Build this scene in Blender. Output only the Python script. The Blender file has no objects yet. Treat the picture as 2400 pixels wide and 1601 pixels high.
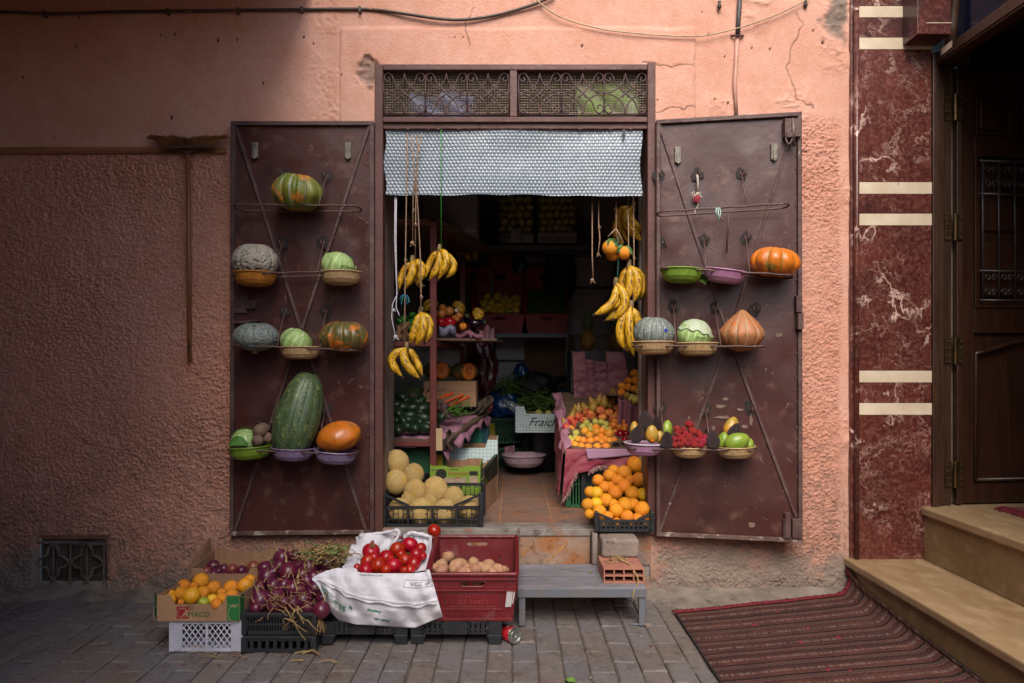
import bpy, math, random
import numpy as np
from mathutils import Vector as V, Matrix, Euler
random.seed(7); rs = np.random.RandomState(11)
S = bpy.context.scene; COL = S.collection; PI = math.pi
FOC, DIST, CX, CY, EYE = 1720.0, 4.0, 1200.0, 854.0, 1.25
def sc(y): return FOC/(DIST+y)
def W(px, py, y):            # point of the place at distance y behind the wall face
    s = sc(y); return V(((px-CX)/s, y, EYE-(py-CY)/s))
def R(d): return math.radians(d)
# ---------------------------------------------------------------- materials
MATS = {}
def lin(c):
    return tuple((x/12.92 if x <= .04045 else ((x+.055)/1.055)**2.4) for x in c)
def h(s):                     # '#rrggbb' -> linear
    return lin(tuple(int(s[i:i+2], 16)/255 for i in (1, 3, 5)))
class NT:
    def __init__(s, m): s.t = m.node_tree; s.n = s.t.nodes; s.l = s.t.links
    def new(s, k, **kw):
        n = s.n.new(k)
        for a, b in kw.items():
            if hasattr(n, a): setattr(n, a, b)
        return n
    def link(s, a, b): s.l.new(a, b)
    def noise(s, vec, scale, detail=3, rough=.55):
        n = s.new('ShaderNodeTexNoise'); n.inputs['Scale'].default_value = scale; n.inputs['Detail'].default_value = detail
        n.inputs['Roughness'].default_value = rough; s.link(vec, n.inputs['Vector']); return n.outputs['Fac']
    def ramp(s, fac, stops):
        r = s.new('ShaderNodeValToRGB'); e = r.color_ramp.elements
        while len(e) < len(stops): e.new(.5)
        for x, (p, c) in zip(e, stops): x.position = p; x.color = (*c[:3], 1) if not isinstance(c, float) else (c, c, c, 1)
        s.link(fac, r.inputs[0]); return r.outputs[0]
    def mix(s, fac, a, b, mode='MIX'):
        m = s.new('ShaderNodeMix'); m.data_type = 'RGBA'; m.blend_type = mode
        for v, i in ((fac, 0), (a, 6), (b, 7)):
            if isinstance(v, (int, float)): m.inputs[i].default_value = v
            elif isinstance(v, tuple): m.inputs[i].default_value = (*v[:3], 1)
            else: s.link(v, m.inputs[i])
        return m.outputs[2]
    def math(s, op, a, b=0.0):
        m = s.new('ShaderNodeMath'); m.operation = op
        for v, i in ((a, 0), (b, 1)):
            if isinstance(v, (int, float)): m.inputs[i].default_value = v
            else: s.link(v, m.inputs[i])
        return m.outputs[0]
def M(name, c1, c2=None, s=6, rough=.6, bump=0, bs=40, metal=0, rnd=.0, spots=None, spots2=None, stretch=None, sss=0, trans=0, coat=0, uv=False, det=4, lo=.35, hi=.65, hue=0, sw=.05, sa=1.0):
    """principled with noise mixed colours; spots=(colour, scale, threshold)"""
    if name in MATS: return MATS[name]
    m = bpy.data.materials.new(name); m.use_nodes = True; t = NT(m); P = t.n['Principled BSDF']
    tc = t.new('ShaderNodeTexCoord'); vec = tc.outputs['UV' if uv else 'Object']
    oi = t.new('ShaderNodeObjectInfo')
    ad = t.new('ShaderNodeVectorMath', operation='ADD'); mu = t.new('ShaderNodeMath', operation='MULTIPLY'); mu.inputs[1].default_value = 37.0
    t.link(oi.outputs['Random'], mu.inputs[0]); t.link(vec, ad.inputs[0]); t.link(mu.outputs[0], ad.inputs[1]); vec = ad.outputs[0]
    if stretch:
        mp = t.new('ShaderNodeMapping'); mp.inputs['Scale'].default_value = stretch; t.link(vec, mp.inputs[0]); vec = mp.outputs[0]
    if c2 is None: c2 = tuple(x*.72 for x in c1)
    col = t.mix(t.ramp(t.noise(vec, s, det), [(lo, 0.0), (hi, 1.0)]), c1, c2)
    for sp in (spots, spots2):
        if sp:
            f = t.ramp(t.noise(vec, sp[1], 5, .6), [(sp[2], 0.0), (min(1, sp[2]+sw), sa)])
            col = t.mix(f, col, sp[0])
    if rnd or hue:
        hs = t.new('ShaderNodeHueSaturation')
        a = t.new('ShaderNodeMapRange'); a.inputs[3].default_value = 1-rnd; a.inputs[4].default_value = 1+rnd*.6; t.link(oi.outputs['Random'], a.inputs[0])
        t.link(a.outputs[0], hs.inputs['Value'])
        if hue:
            b = t.new('ShaderNodeMapRange'); b.inputs[3].default_value = .5-hue; b.inputs[4].default_value = .5+hue
            f = t.math('FRACT', t.math('MULTIPLY', oi.outputs['Random'], 7.13)); t.link(f, b.inputs[0]); t.link(b.outputs[0], hs.inputs['Hue'])
        t.link(col, hs.inputs['Color']); col = hs.outputs[0]
    t.link(col, P.inputs['Base Color']); P.inputs['Metallic'].default_value = metal
    rr = t.ramp(t.noise(vec, s*2.3, 3), [(.3, max(0.0, rough-.09)), (.7, min(1.0, rough+.09))]); t.link(rr, P.inputs['Roughness'])
    if bump:
        b = t.new('ShaderNodeBump'); b.inputs['Strength'].default_value = min(1, bump); b.inputs['Distance'].default_value = .01*max(1, bump)
        t.link(t.noise(vec, bs, 4), b.inputs['Height']); t.link(b.outputs[0], P.inputs['Normal'])
    if sss: P.inputs['Subsurface Weight'].default_value = sss; P.inputs['Subsurface Radius'].default_value = (.01, .006, .003)
    if trans: P.inputs['Transmission Weight'].default_value = trans
    if coat: P.inputs['Coat Weight'].default_value = coat; P.inputs['Coat Roughness'].default_value = .15
    MATS[name] = m; return m
# ---------------------------------------------------------------- mesh building
class G:
    def __init__(s): s.v = []; s.f = []; s.uv = None
    def add(s, vs, fs):
        o = len(s.v); s.v += [tuple(a) for a in vs]; s.f += [tuple(i+o for i in f) for f in fs]; return s
    def box(s, x0, x1, y0, y1, z0, z1, m=None):
        vs = [V((x, y, z)) for z in (z0, z1) for y in (y0, y1) for x in (x0, x1)]
        if m is not None: vs = [m @ a for a in vs]
        return s.add(vs, [(0, 2, 3, 1), (4, 5, 7, 6), (0, 1, 5, 4), (2, 6, 7, 3), (0, 4, 6, 2), (1, 3, 7, 5)])
    def hexa(s, p):   # 8 points: bottom 4 (ccw), top 4
        return s.add(p, [(3, 2, 1, 0), (4, 5, 6, 7), (0, 1, 5, 4), (1, 2, 6, 5), (2, 3, 7, 6), (3, 0, 4, 7)])
    def bar(s, a, b, w, d, up=(0, 1, 0)):   # rectangular bar: w across, d along 'up'
        a = V(a); b = V(b); t = (b-a).normalized(); u = V(up); u = (u-t*u.dot(t)); u = u.normalized() if u.length > 1e-5 else t.orthogonal().normalized(); r = t.cross(u)
        q = [(-w/2, -d/2), (w/2, -d/2), (w/2, d/2), (-w/2, d/2)]
        return s.hexa([a+r*x+u*y for x, y in q]+[b+r*x+u*y for x, y in q])
    def tube(s, pts, r, n=6, closed=False, caps=True, twist=0):
        pts = [V(p) for p in pts]; k = len(pts)
        rr = r if isinstance(r, (list, tuple)) else [r]*k
        prev = None; rings = []
        for i, p in enumerate(pts):
            if closed: t = (pts[(i+1) % k]-pts[i-1])
            else: t = pts[min(i+1, k-1)]-pts[max(i-1, 0)]
            t = t.normalized() if t.length > 1e-9 else V((0, 0, 1))
            if prev is None: u = t.orthogonal().normalized()
            else:
                u = prev-t*prev.dot(t); u = u.normalized() if u.length > 1e-6 else t.orthogonal().normalized()
            prev = u; w = t.cross(u)
            rings.append([p+(u*math.cos(2*PI*j/n+twist*i)+w*math.sin(2*PI*j/n+twist*i))*rr[i] for j in range(n)])
        vs = [q for ring in rings for q in ring]; fs = []
        for i in range(k if closed else k-1):
            a = i*n; b = ((i+1) % k)*n
            for j in range(n): fs.append((a+j, a+(j+1) % n, b+(j+1) % n, b+j))
        if caps and not closed:
            fs.append(tuple(range(n-1, -1, -1))); fs.append(tuple(range((k-1)*n, k*n)))
        return s.add(vs, fs)
    def lathe(s, prof, n=32, m=None, fn=None, cap=True):   # prof [(r,z)], fn(r,theta,z)->(x,y,z)
        vs = []; fs = []
        for r, z in prof:
            for j in range(n):
                th = 2*PI*j/n
                p = V(fn(r, th, z)) if fn else V((r*math.cos(th), r*math.sin(th), z))
                vs.append(m @ p if m is not None else p)
        for i in range(len(prof)-1):
            for j in range(n): fs.append((i*n+j, i*n+(j+1) % n, (i+1)*n+(j+1) % n, (i+1)*n+j))
        if cap:
            if prof[0][0] > 1e-6: fs.append(tuple(range(n-1, -1, -1)))
            if prof[-1][0] > 1e-6: fs.append(tuple(range((len(prof)-1)*n, len(prof)*n)))
        return s.add(vs, fs)
    def sheet(s, nu, nv, fn, thick=0, uv=False):   # fn(u,v) -> point, 0..1
        o = len(s.v)
        vs = [V(fn(i/nu, j/nv)) for j in range(nv+1) for i in range(nu+1)]
        fs = [(j*(nu+1)+i, j*(nu+1)+i+1, (j+1)*(nu+1)+i+1, (j+1)*(nu+1)+i) for j in range(nv) for i in range(nu)]
        if uv: s.uv = (s.uv or []) + [(i/nu, j/nv) for j in range(nv+1) for i in range(nu+1)]
        return s.add(vs, fs)
    def build(s, name, mat, parent=None, smooth=False, bevel=0, solid=0, origin=None, sub=0, kind=None, ang=None):
        me = bpy.data.meshes.new(name)
        o = V((0, 0, 0)) if origin is None else V(origin)
        if parent is not None and origin is None: o = wloc(parent)
        me.from_pydata([(a[0]-o.x, a[1]-o.y, a[2]-o.z) for a in s.v], [], s.f)
        if s.uv:
            L = me.uv_layers.new(name='UVMap')
            idx = np.empty(len(me.loops), dtype=np.int32); me.loops.foreach_get('vertex_index', idx)
            L.data.foreach_set('uv', np.array(s.uv, dtype=np.float32)[idx].ravel())
        me.update()
        if mat: me.materials.append(mat)
        if smooth: me.polygons.foreach_set('use_smooth', [True]*len(me.polygons))
        ob = bpy.data.objects.new(name, me); COL.objects.link(ob)
        if parent is not None:
            ob.parent = parent
            ob.location = (o-wloc(parent)) if origin is not None else (0, 0, 0)
        else: ob.location = o
        if solid:
            d = ob.modifiers.new('t', 'SOLIDIFY'); d.thickness = solid; d.offset = 0
        if sub:
            d = ob.modifiers.new('s', 'SUBSURF'); d.levels = sub; d.render_levels = sub
        if bevel:
            d = ob.modifiers.new('b', 'BEVEL'); d.width = bevel; d.segments = 2; d.limit_method = 'ANGLE'; d.angle_limit = R(40)
        if kind: ob['kind'] = kind
        return ob
def wloc(o):
    p = V(o.location)
    while o.parent is not None: o = o.parent; p += V(o.location)
    return p
def tag(o, label, cat, group=None):
    o['label'] = label; o['category'] = cat; o['kind'] = 'thing'
    if group: o['group'] = group
    return o
def thing(name, label, cat, loc=(0, 0, 0), group=None, rot=None):
    o = bpy.data.objects.new(name, None); COL.objects.link(o); o.location = loc; o.empty_display_size = .05
    if rot: o.rotation_euler = rot
    return tag(o, label, cat, group)
def smooth_flat(ob): return ob
def lerp(a, b, t): return a+(b-a)*t
def polyat(P, t):      # point on polyline, t in 0..1 by index
    k = t*(len(P)-1); i = min(int(k), len(P)-2); f = k-i; f2 = f
    return tuple(lerp(P[i][c], P[i+1][c], f2) for c in range(len(P[0])))
def catmull(P, n=8):
    P = [V(p) for p in P]; out = []
    for i in range(len(P)-1):
        p0 = P[max(i-1, 0)]; p1 = P[i]; p2 = P[i+1]; p3 = P[min(i+2, len(P)-1)]
        for k in range(n):
            t = k/n; out.append(.5*((2*p1)+(p2-p0)*t+(2*p0-5*p1+4*p2-p3)*t*t+(3*p1-p0-3*p2+p3)*t**3))
    out.append(P[-1]); return out
_vn = {}
def vnoise(x, y, f, seed):   # value noise on arrays, 0..1
    x = np.asarray(x, dtype=float)*f+1000; y = np.asarray(y, dtype=float)*f+1000
    if seed not in _vn: _vn[seed] = np.random.RandomState(seed).rand(512, 512)
    T = _vn[seed]; xi = np.floor(x).astype(int); yi = np.floor(y).astype(int); u = x-xi; v = y-yi
    u = u*u*(3-2*u); v = v*v*(3-2*v); xi %= 512; yi %= 512; x1 = (xi+1) % 512; y1 = (yi+1) % 512
    return (T[xi, yi]*(1-u)+T[x1, yi]*u)*(1-v)+(T[xi, y1]*(1-u)+T[x1, y1]*u)*v
def worley(x, y, f, seed):   # distance to the nearest jittered grid point, and that point's random value
    x = np.asarray(x)*f+1000; y = np.asarray(y)*f+1000; xi = np.floor(x).astype(int); yi = np.floor(y).astype(int)
    T = np.random.RandomState(seed).rand(512, 512, 3); best = np.full(x.shape, 9.0); val = np.zeros(x.shape)
    for dx in (-1, 0, 1):
        for dy in (-1, 0, 1):
            q = T[(xi+dx) % 512, (yi+dy) % 512]; d = np.hypot(xi+dx+q[..., 0]-x, yi+dy+q[..., 1]-y); k = d < best; best[k] = d[k]; val[k] = q[..., 2][k]
    return best, val
def sstep(a, b, x):
    t = np.clip((x-a)/(b-a), 0, 1); return t*t*(3-2*t)
FONT = None
def lettering(txt, size, m4, mat, parent, name='lettering', shear=0, ext=.0008, sx=1.0, bold=0, align='CENTER'):
    c = bpy.data.curves.new(name, 'FONT'); c.body = txt; c.size = size; c.extrude = ext; c.shear = shear; c.align_x = align; c.align_y = 'CENTER'; c.offset = bold; c.resolution_u = 3
    t = bpy.data.objects.new('tmp', c); COL.objects.link(t)
    dg = bpy.context.evaluated_depsgraph_get(); me = bpy.data.meshes.new_from_object(t.evaluated_get(dg)); COL.objects.unlink(t); bpy.data.objects.remove(t)
    pl = wloc(parent) if parent is not None else V((0, 0, 0))
    for v in me.vertices:
        q = V((v.co.x*sx, v.co.y, v.co.z)); v.co = (m4(q) if callable(m4) else m4 @ q)-pl
    me.materials.clear(); me.materials.append(mat)
    ob = bpy.data.objects.new(name, me); COL.objects.link(ob)
    if parent is not None: ob.parent = parent
    return ob
def front(px, py, y, rz=0, rx=0):    # matrix for lettering facing the street, at pixel px,py on depth y
    return Matrix.Translation(W(px, py, y)) @ Matrix.Rotation(rz, 4, 'Z') @ Matrix.Rotation(PI/2+rx, 4, 'X')
ORD = ['first', 'second', 'third', 'fourth', 'fifth', 'sixth', 'seventh', 'eighth', 'ninth', 'tenth', 'eleventh', 'twelfth']
# ================================================================= camera, sky, sun
cam = bpy.data.cameras.new('camera'); co = bpy.data.objects.new('camera', cam); COL.objects.link(co)
co.location = (0, -DIST, EYE); co.rotation_euler = (PI/2, 0, 0); cam.lens = 36*FOC/2400; cam.sensor_width = 36
cam.shift_y = (CY-800.5)/2400; cam.clip_end = 200; cam.clip_start = .05; S.camera = co
wd = bpy.data.worlds.new('World'); S.world = wd; wd.use_nodes = True
wn = wd.node_tree; sky = wn.nodes.new('ShaderNodeTexSky'); sky.sky_type = 'NISHITA'; sky.sun_disc = False
SUN_EL, SUN_AZ = R(46), R(184)     # azimuth measured from +Y clockwise: behind the camera, a little to the right
sky.sun_elevation = SUN_EL; sky.sun_rotation = SUN_AZ; sky.dust_density = 2.5
wn.links.new(sky.outputs[0], wn.nodes['Background'].inputs[0]); wn.nodes['Background'].inputs[1].default_value = .125
sl = bpy.data.lights.new('sun', 'SUN'); sl.energy = 2.3; sl.angle = R(42); sl.color = (1, .92, .83)
so = bpy.data.objects.new('sun', sl); COL.objects.link(so); so.location = (0, -6, 9)
sd = V((math.sin(SUN_AZ)*math.cos(SUN_EL), math.cos(SUN_AZ)*math.cos(SUN_EL), math.sin(SUN_EL)))   # towards the sun
so.rotation_euler = sd.to_track_quat('Z', 'Y').to_euler()
S.view_settings.view_transform = 'Standard'; S.view_settings.look = 'None'; S.view_settings.exposure = .88; S.view_settings.gamma = 1
S.cycles.use_denoising = True; S.cycles.max_bounces = 8; S.cycles.diffuse_bounces = 5
# ================================================================= ground
mg = M('mortar', h('#6b5c4c'), h('#4c443c'), s=9, rough=.95, bump=.4, bs=120)
G().box(-14, 14, -9.5, 4, -.3, -.012).build('ground', mg, kind='structure')
def paving():
    g = G(); uvs = []
    w, l = .106, .205; gap = .0048
    nx0 = int(-4.2/w); nx1 = int(4.0/w)
    for i in range(nx0, nx1):
        off = (i % 2)*l/2
        for j in range(-30, 1):
            x0 = i*w+gap/2; x1 = x0+w-gap; y1 = -.10+off+(j)*l; y0 = y1-l+.008
            if y1 > -.03: y1 = -.03
            if y1-y0 < .03: continue
            r = random.Random(i*997+j); z = r.uniform(-.0035, .0035); tx = r.uniform(-.004, .004); ty = r.uniform(-.003, .003)
            x0 += r.uniform(-.0015, .0015); x1 += r.uniform(-.0015, .0015)
            c = .007
            lo = [(x0, y0, -.014), (x1, y0, -.014), (x1, y1, -.014), (x0, y1, -.014)]
            md = [(x0, y0, z-.004), (x1, y0, z-.004), (x1, y1, z-.004), (x0, y1, z-.004)]
            tp = [(x0+c, y0+c, z-tx-ty), (x1-c, y0+c, z+tx-ty), (x1-c, y1-c, z+tx+ty), (x0+c, y1-c, z-tx+ty)]
            fs = [(8, 9, 10, 11)]+[(a, b, b+4, a+4) for a, b in ((0, 1), (1, 2), (2, 3))]+[(3, 0, 4, 7)]+[(4, 5, 9, 8), (5, 6, 10, 9), (6, 7, 11, 10), (7, 4, 8, 11)]
            g.add(lo+md+tp, fs); uvs += [(r.random(), r.random())]*12
    g.uv = uvs
    return g
mp = bpy.data.materials.new('paver'); mp.use_nodes = True; t = NT(mp); P = t.n['Principled BSDF']
tc = t.new('ShaderNodeTexCoord'); ob_ = tc.outputs['Object']
sp_ = t.new('ShaderNodeSeparateXYZ'); t.link(tc.outputs['UV'], sp_.inputs[0])
c = t.ramp(sp_.outputs[0], [(0, h('#555459')), (.5, h('#615e60')), (1, h('#625953'))])
c = t.mix(t.ramp(t.noise(ob_, 3.2, 5), [(.4, 0.0), (.65, .75)]), c, h('#5a4a3f'))
c = t.mix(t.ramp(t.noise(ob_, 42, 6, .7), [(.35, 0.0), (.7, .45)]), c, h('#8a827c'))
c = t.mix(t.ramp(t.noise(ob_, 13, 6, .7), [(.55, 0.0), (.68, .7)]), c, h('#3c3735'))
t.link(c, P.inputs['Base Color']); P.inputs['Roughness'].default_value = .72
bp = t.new('ShaderNodeBump'); bp.inputs['Strength'].default_value = .5; bp.inputs['Distance'].default_value = .004
t.link(t.noise(ob_, 160, 5, .7), bp.inputs['Height']); t.link(bp.outputs[0], P.inputs['Normal'])
paving().build('pavement', mp, kind='structure')
# rough cement strip where wall and paving meet
def strip(u, v):
    X = lerp(-4.1, 1.86, u); e = .10+.05*float(vnoise(X, 3, 3.1, 5))+.03*float(vnoise(X, 7, 17, 6))
    if X > .7: e += .12*min(1, (X-.7)/.2)
    if -1.2 < X < .6: e -= .05
    y = lerp(.02, -e, v); z = lerp(.055, -.006, v**.7)+.012*float(vnoise(X, y, 22, 8))*(1-v)+.004*float(vnoise(X, y, 70, 9))
    return (X, y, z)
mcem = M('cement', h('#83796f'), h('#5f554d'), s=7, rough=.95, bump=.6, bs=90, spots=(h('#4a423c'), 16, .62))
gs = G(); gs.sheet(420, 14, strip); gs.build('cement_strip', mcem, smooth=True, kind='structure')
# ================================================================= shop front wall
def px2x(px): return (px-CX)/430.0
def py2z(py): return EYE-(py-CY)/430.0
DX0, DX1, DZ0, DZ1 = px2x(893), px2x(1522), .10, py2z(165)
VX0, VX1, VZ0, VZ1 = px2x(90), px2x(247), py2z(1372), py2z(1264)
def front_wall(parent):
    st = .0044
    xs = np.concatenate([np.arange(-4.2, -2.85, .05), np.arange(-2.85, 1.875, st)]); zs = np.concatenate([np.arange(-.05, 3.3, st), np.arange(3.3, 6.3, .1)])
    X, Z = np.meshgrid(xs, zs); nx, nz = len(xs), len(zs)
    px = CX+X*430; py = CY-(Z-EYE)*430
    wob = (vnoise(X, Z, 5, 21)-.5)*.06
    # roughcast zones
    left = sstep(-.68, -.72, X)*sstep(2.40, 2.375, Z+wob*.1)
    right = sstep(.76, .80, X)*sstep(2.60, 2.48, Z+wob)*sstep(1.80, 1.765, X+wob*.3)
    rough = np.clip(left+right, 0, 1)
    lump = sstep(.95, 1.05, X)*(1-right)*sstep(1.86, 1.83, X)
    n1 = vnoise(X+wob*.2, Z*1.1, 74, 1); n2 = vnoise(X, Z, 118, 2); n3 = vnoise(X, Z, 21, 3); n4 = vnoise(X, Z, 120, 4)
    wx = X+(n3-.5)*.012+(n2-.5)*.008; wz = Z+(vnoise(X, Z, 24, 5)-.5)*.012+(n1-.5)*.006
    d1, v1 = worley(wx, wz*1.1, 74, 61); d2, v2 = worley(wx+3.3, wz, 118, 62)
    lump1 = np.sqrt(np.clip(1-(d1/.60)**2, 0, 1))*sstep(.25, .75, v1*.6+n1*.5); lump2 = np.sqrt(np.clip(1-(d2/.62)**2, 0, 1))*sstep(.2, .8, v2)
    grain = np.clip(lump1*.7+lump2*.45, 0, 1)*sstep(.2, .5, n3+.25)*(.35+1.0*vnoise(X, Z, 2.6, 64))
    H = rough*(grain*(.0150-.005*right)+n3*.005+n4*.0035)
    rid = np.abs(vnoise(X, Z, 11, 12)-.5)*2; rid2 = np.abs(vnoise(X, Z, 27, 13)-.5)*2
    patch = sstep(.45, .7, vnoise(X, Z, 4.5, 14))
    H += lump*(vnoise(X, Z, 5, 15)*.012+patch*((1-rid)**3*.008+(1-rid2)**4*.005+vnoise(X, Z, 60, 16)*.004))
    smooth = 1-np.clip(rough+lump, 0, 1)
    H += smooth*(vnoise(X, Z, 2.2, 17)*.010+vnoise(X, Z, 9, 18)*.003+vnoise(X, Z, 70, 19)*.0009)
    mid = sstep(700, 760, px)*sstep(800, 790, px)*sstep(290, 280, py)
    H += mid*sstep(.4, .6, vnoise(X, Z, 9, 33))*vnoise(X, Z, 60, 20)*.006
    # re-plastered panel round the doorway with its edge lines
    e1 = (vnoise(Z, Z*0, 9, 23)-.5)*.008; e2 = (vnoise(X, X*0, 7, 24)-.5)*.01
    H += .008*sstep(px2x(800)-.006, px2x(800)+.002, X+e1)*sstep(px2x(1628)+.006, px2x(1628)-.003, X+e1)*sstep(py2z(70)+.02, py2z(70)-.01, Z+e2)*sstep(2.3, 2.4, Z)
    # broken plaster beside the frame corner
    d = np.hypot((px-868)/26, (py-175)/ (26+16*vnoise(X, Z, 12, 26)))
    brk = sstep(1.25, .7, d+(vnoise(X, Z, 40, 25)-.5)*.9)
    H -= brk*(.010+vnoise(X, Z, 55, 27)*.012)
    # pits and nail holes
    pit_tint = np.zeros_like(H)
    pr = np.random.RandomState(3)
    for k in range(38):
        cx, cz = pr.uniform(-2.8, 1.8), pr.uniform(2.42, 3.28)
        r = pr.uniform(.003, .007)*(1.6 if pr.rand() < .15 else 1)
        dd = np.hypot((X-cx), (Z-cz)*pr.uniform(.5, .9))
        k_ = sstep(r*1.4, r*.5, dd); H -= k_*.010; pit_tint = np.maximum(pit_tint, k_)
    # hairline cracks
    for pts in (((1500,152),(1570,160),(1625,158)), ((1540,268),(1580,258),(1625,250)), ((1845,180),(1850,120),(1880,60),(1870,30)), ((1850,180),(1870,235),(1905,255)), ((1100,110),(1090,60),(1108,20))):
        for (a, b), (c_, d_) in zip(pts[:-1], pts[1:]):
            jx = px+(vnoise(X, Z, 30, 28)-.5)*14; jy = py+(vnoise(X, Z, 30, 29)-.5)*14
            tt = np.clip(((jx-a)*(c_-a)+(jy-b)*(d_-b))/((c_-a)**2+(d_-b)**2), 0, 1)
            dd = np.hypot(jx-a-tt*(c_-a), jy-b-tt*(d_-b)); k_ = sstep(3.0, .8, dd); H -= k_*.004; pit_tint = np.maximum(pit_tint, k_*.55)
    # base swells outwards and is crumbled
    base = sstep(.30, .02, Z+(vnoise(X, Z, 4, 30)-.5)*.14); H += base*(.012+.02*vnoise(X, Z, 7, 31)+.012*vnoise(X, Z, 30, 32))
    lowd = sstep(1.15, .05, Z+(vnoise(X, Z, 2.4, 34)-.5)*.7+(vnoise(X, Z, 14, 35)-.5)*.35)
    peel = np.clip(sstep(.28, .10, Z+(vnoise(X, Z, 6, 36)-.5)*.25+(vnoise(X, Z, 28, 37)-.5)*.1), 0, 1)
    cr = sstep(1.70, 1.78, X+(vnoise(X, Z, 9, 38)-.5)*.12+(vnoise(X, Z, 33, 39)-.5)*.06)*sstep(2.95, 3.08, Z+(vnoise(X, Z, 12, 40)-.5)*.3)*sstep(1.83, 1.81, X)
    peel = np.maximum(peel, cr); peel = np.maximum(peel, brk*.75); H -= cr*.004
    bowl_edge = sstep(.03, .0, np.maximum(np.abs(X-(VX0+VX1)/2)-(VX1-VX0)/2, np.abs(Z-(VZ0+VZ1)/2)-(VZ1-VZ0)/2))
    H = H*(1-bowl_edge)-bowl_edge*.012
    Y = -H
    verts = np.stack([X, Y, Z], -1).reshape(-1, 3)
    idx = np.arange(nx*nz).reshape(nz, nx); q = np.stack([idx[:-1, :-1], idx[:-1, 1:], idx[1:, 1:], idx[1:, :-1]], -1).reshape(-1, 4)
    cxx = ((X[:-1, :-1]+X[1:, 1:])/2).ravel(); czz = ((Z[:-1, :-1]+Z[1:, 1:])/2).ravel()
    hole = ((cxx > DX0) & (cxx < DX1) & (czz > DZ0) & (czz < DZ1)) | ((cxx > VX0) & (cxx < VX1) & (czz > VZ0) & (czz < VZ1))
    q = q[~hole]
    me = bpy.data.meshes.new('front_wall'); me.vertices.add(len(verts)); me.vertices.foreach_set('co', verts.ravel().astype(np.float32))
    me.loops.add(len(q)*4); me.loops.foreach_set('vertex_index', q.ravel().astype(np.int32)); me.polygons.add(len(q))
    me.polygons.foreach_set('loop_start', (np.arange(len(q))*4).astype(np.int32)); me.polygons.foreach_set('loop_total', np.full(len(q), 4, dtype=np.int32))
    me.polygons.foreach_set('use_smooth', np.ones(len(q), dtype=bool)); me.update(calc_edges=True)
    for nm, a in (('dirt', np.clip(lowd, 0, 1)), ('peel', peel), ('pit', pit_tint), ('rough', rough), ('groove', rough*(1-grain))):
        at = me.attributes.new(nm, 'FLOAT', 'POINT'); at.data.foreach_set('value', a.ravel().astype(np.float32))
    ob = bpy.data.objects.new('front_wall', me); COL.objects.link(ob); ob.parent = parent; ob.location = -wloc(parent)
    m = bpy.data.materials.new('pink_stucco'); m.use_nodes = True; t = NT(m); P = t.n['Principled BSDF']
    o_ = t.new('ShaderNodeTexCoord').outputs['Object']
    def at(n): a = t.new('ShaderNodeAttribute'); a.attribute_name = n; return a.outputs['Fac']
    c = t.mix(t.ramp(t.noise(o_, 1.6, 5), [(.35, 0.0), (.65, 1.0)]), h('#d09c88'), h('#d8a896'))
    c = t.mix(t.ramp(t.noise(o_, 6, 6, .65), [(.42, 0.0), (.72, .55)]), c, h('#c98a6c'))
    c = t.mix(t.ramp(t.noise(o_, 23, 6, .7), [(.50, 0.0), (.75, .4)]), c, h('#e6bba9'))
    c = t.mix(t.math('MULTIPLY', at('rough'), .42), c, h('#bd8069'))
    c = t.mix(t.math('MULTIPLY', t.ramp(t.noise(o_, 34, 5, .7), [(.5, 0.0), (.6, 1.0)]), t.math('MULTIPLY', at('dirt'), .75)), c, h('#6f625a'))
    c = t.mix(t.math('MULTIPLY', at('dirt'), .42), c, h('#80675a'))
    c = t.mix(t.math('MULTIPLY', t.ramp(t.noise(o_, 75, 4, .7), [(.54, 0.0), (.66, .55)]), t.math('ADD', t.math('MULTIPLY', at('rough'), .8), .1)), c, h('#7a5546'))
    c = t.mix(at('peel'), c, t.mix(t.noise(o_, 30, 5), h('#6f6058'), h('#918277')))
    c = t.mix(t.math('MULTIPLY', at('pit'), .9), c, h('#2a2420'))  # pits, nail holes and cracks tinted near black
    c = t.mix(t.math('MULTIPLY', t.ramp(t.noise(o_, 2.1, 6, .7), [(.60, 0.0), (.70, 1.0)]), .35), c, h('#a86c4e'))
    t.link(c, P.inputs['Base Color']); P.inputs['Roughness'].default_value = .9; P.inputs['Specular IOR Level'].default_value = .25
    b = t.new('ShaderNodeBump'); b.inputs['Strength'].default_value = .8; b.inputs['Distance'].default_value = .008
    t.link(t.noise(o_, 130, 5, .7), b.inputs['Height']); t.link(b.outputs[0], P.inputs['Normal'])
    me.materials.append(m); return ob
shop = thing('shop_building', 'pink stucco shop building with a roughcast front and open doorway', 'building', (0, .3, 0))
front_wall(shop)
wood_dark = M('old_wood', h('#8d8078'), h('#5e5048'), s=5, rough=.8, bump=.4, bs=30, stretch=(9, 9, .8), spots=(h('#4a3a30'), 6, .66))
mplast = M('shop_plaster', h('#b5aea8'), h('#938a84'), s=3, rough=.9, bump=.2)
g = G(); TH = .356
g.box(-1.15, 1.15, 3.0, 3.1, 0, 3.2); g.box(-1.25, -1.15, .42, 3.1, 0, 3.2); g.box(1.15, 1.25, .42, 3.1, 0, 3.2)
g.box(-1.15, DX0-.01, .36, .42, 0, 3.2); g.box(DX1+.01, 1.15, .36, .42, 0, 3.2)
g.build('inner_wall', mplast, shop)
G().box(-1.25, 1.25, .0, 3.1, 3.2, 3.3).build('ceiling', M('dark_ceiling', h('#7a726c'), s=3, rough=.9), shop)
# front wall behind the frame: reveals of the doorway
g = G(); g.box(DX0-.06, DX0+.004, .012, .42, TH, 3.2); g.build('reveal', wood_dark, shop, bevel=.004)
g = G(); g.box(DX1-.004, DX1+.06, .012, .23, TH, 3.2); g.build('reveal', wood_dark, shop, bevel=.004)
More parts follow.
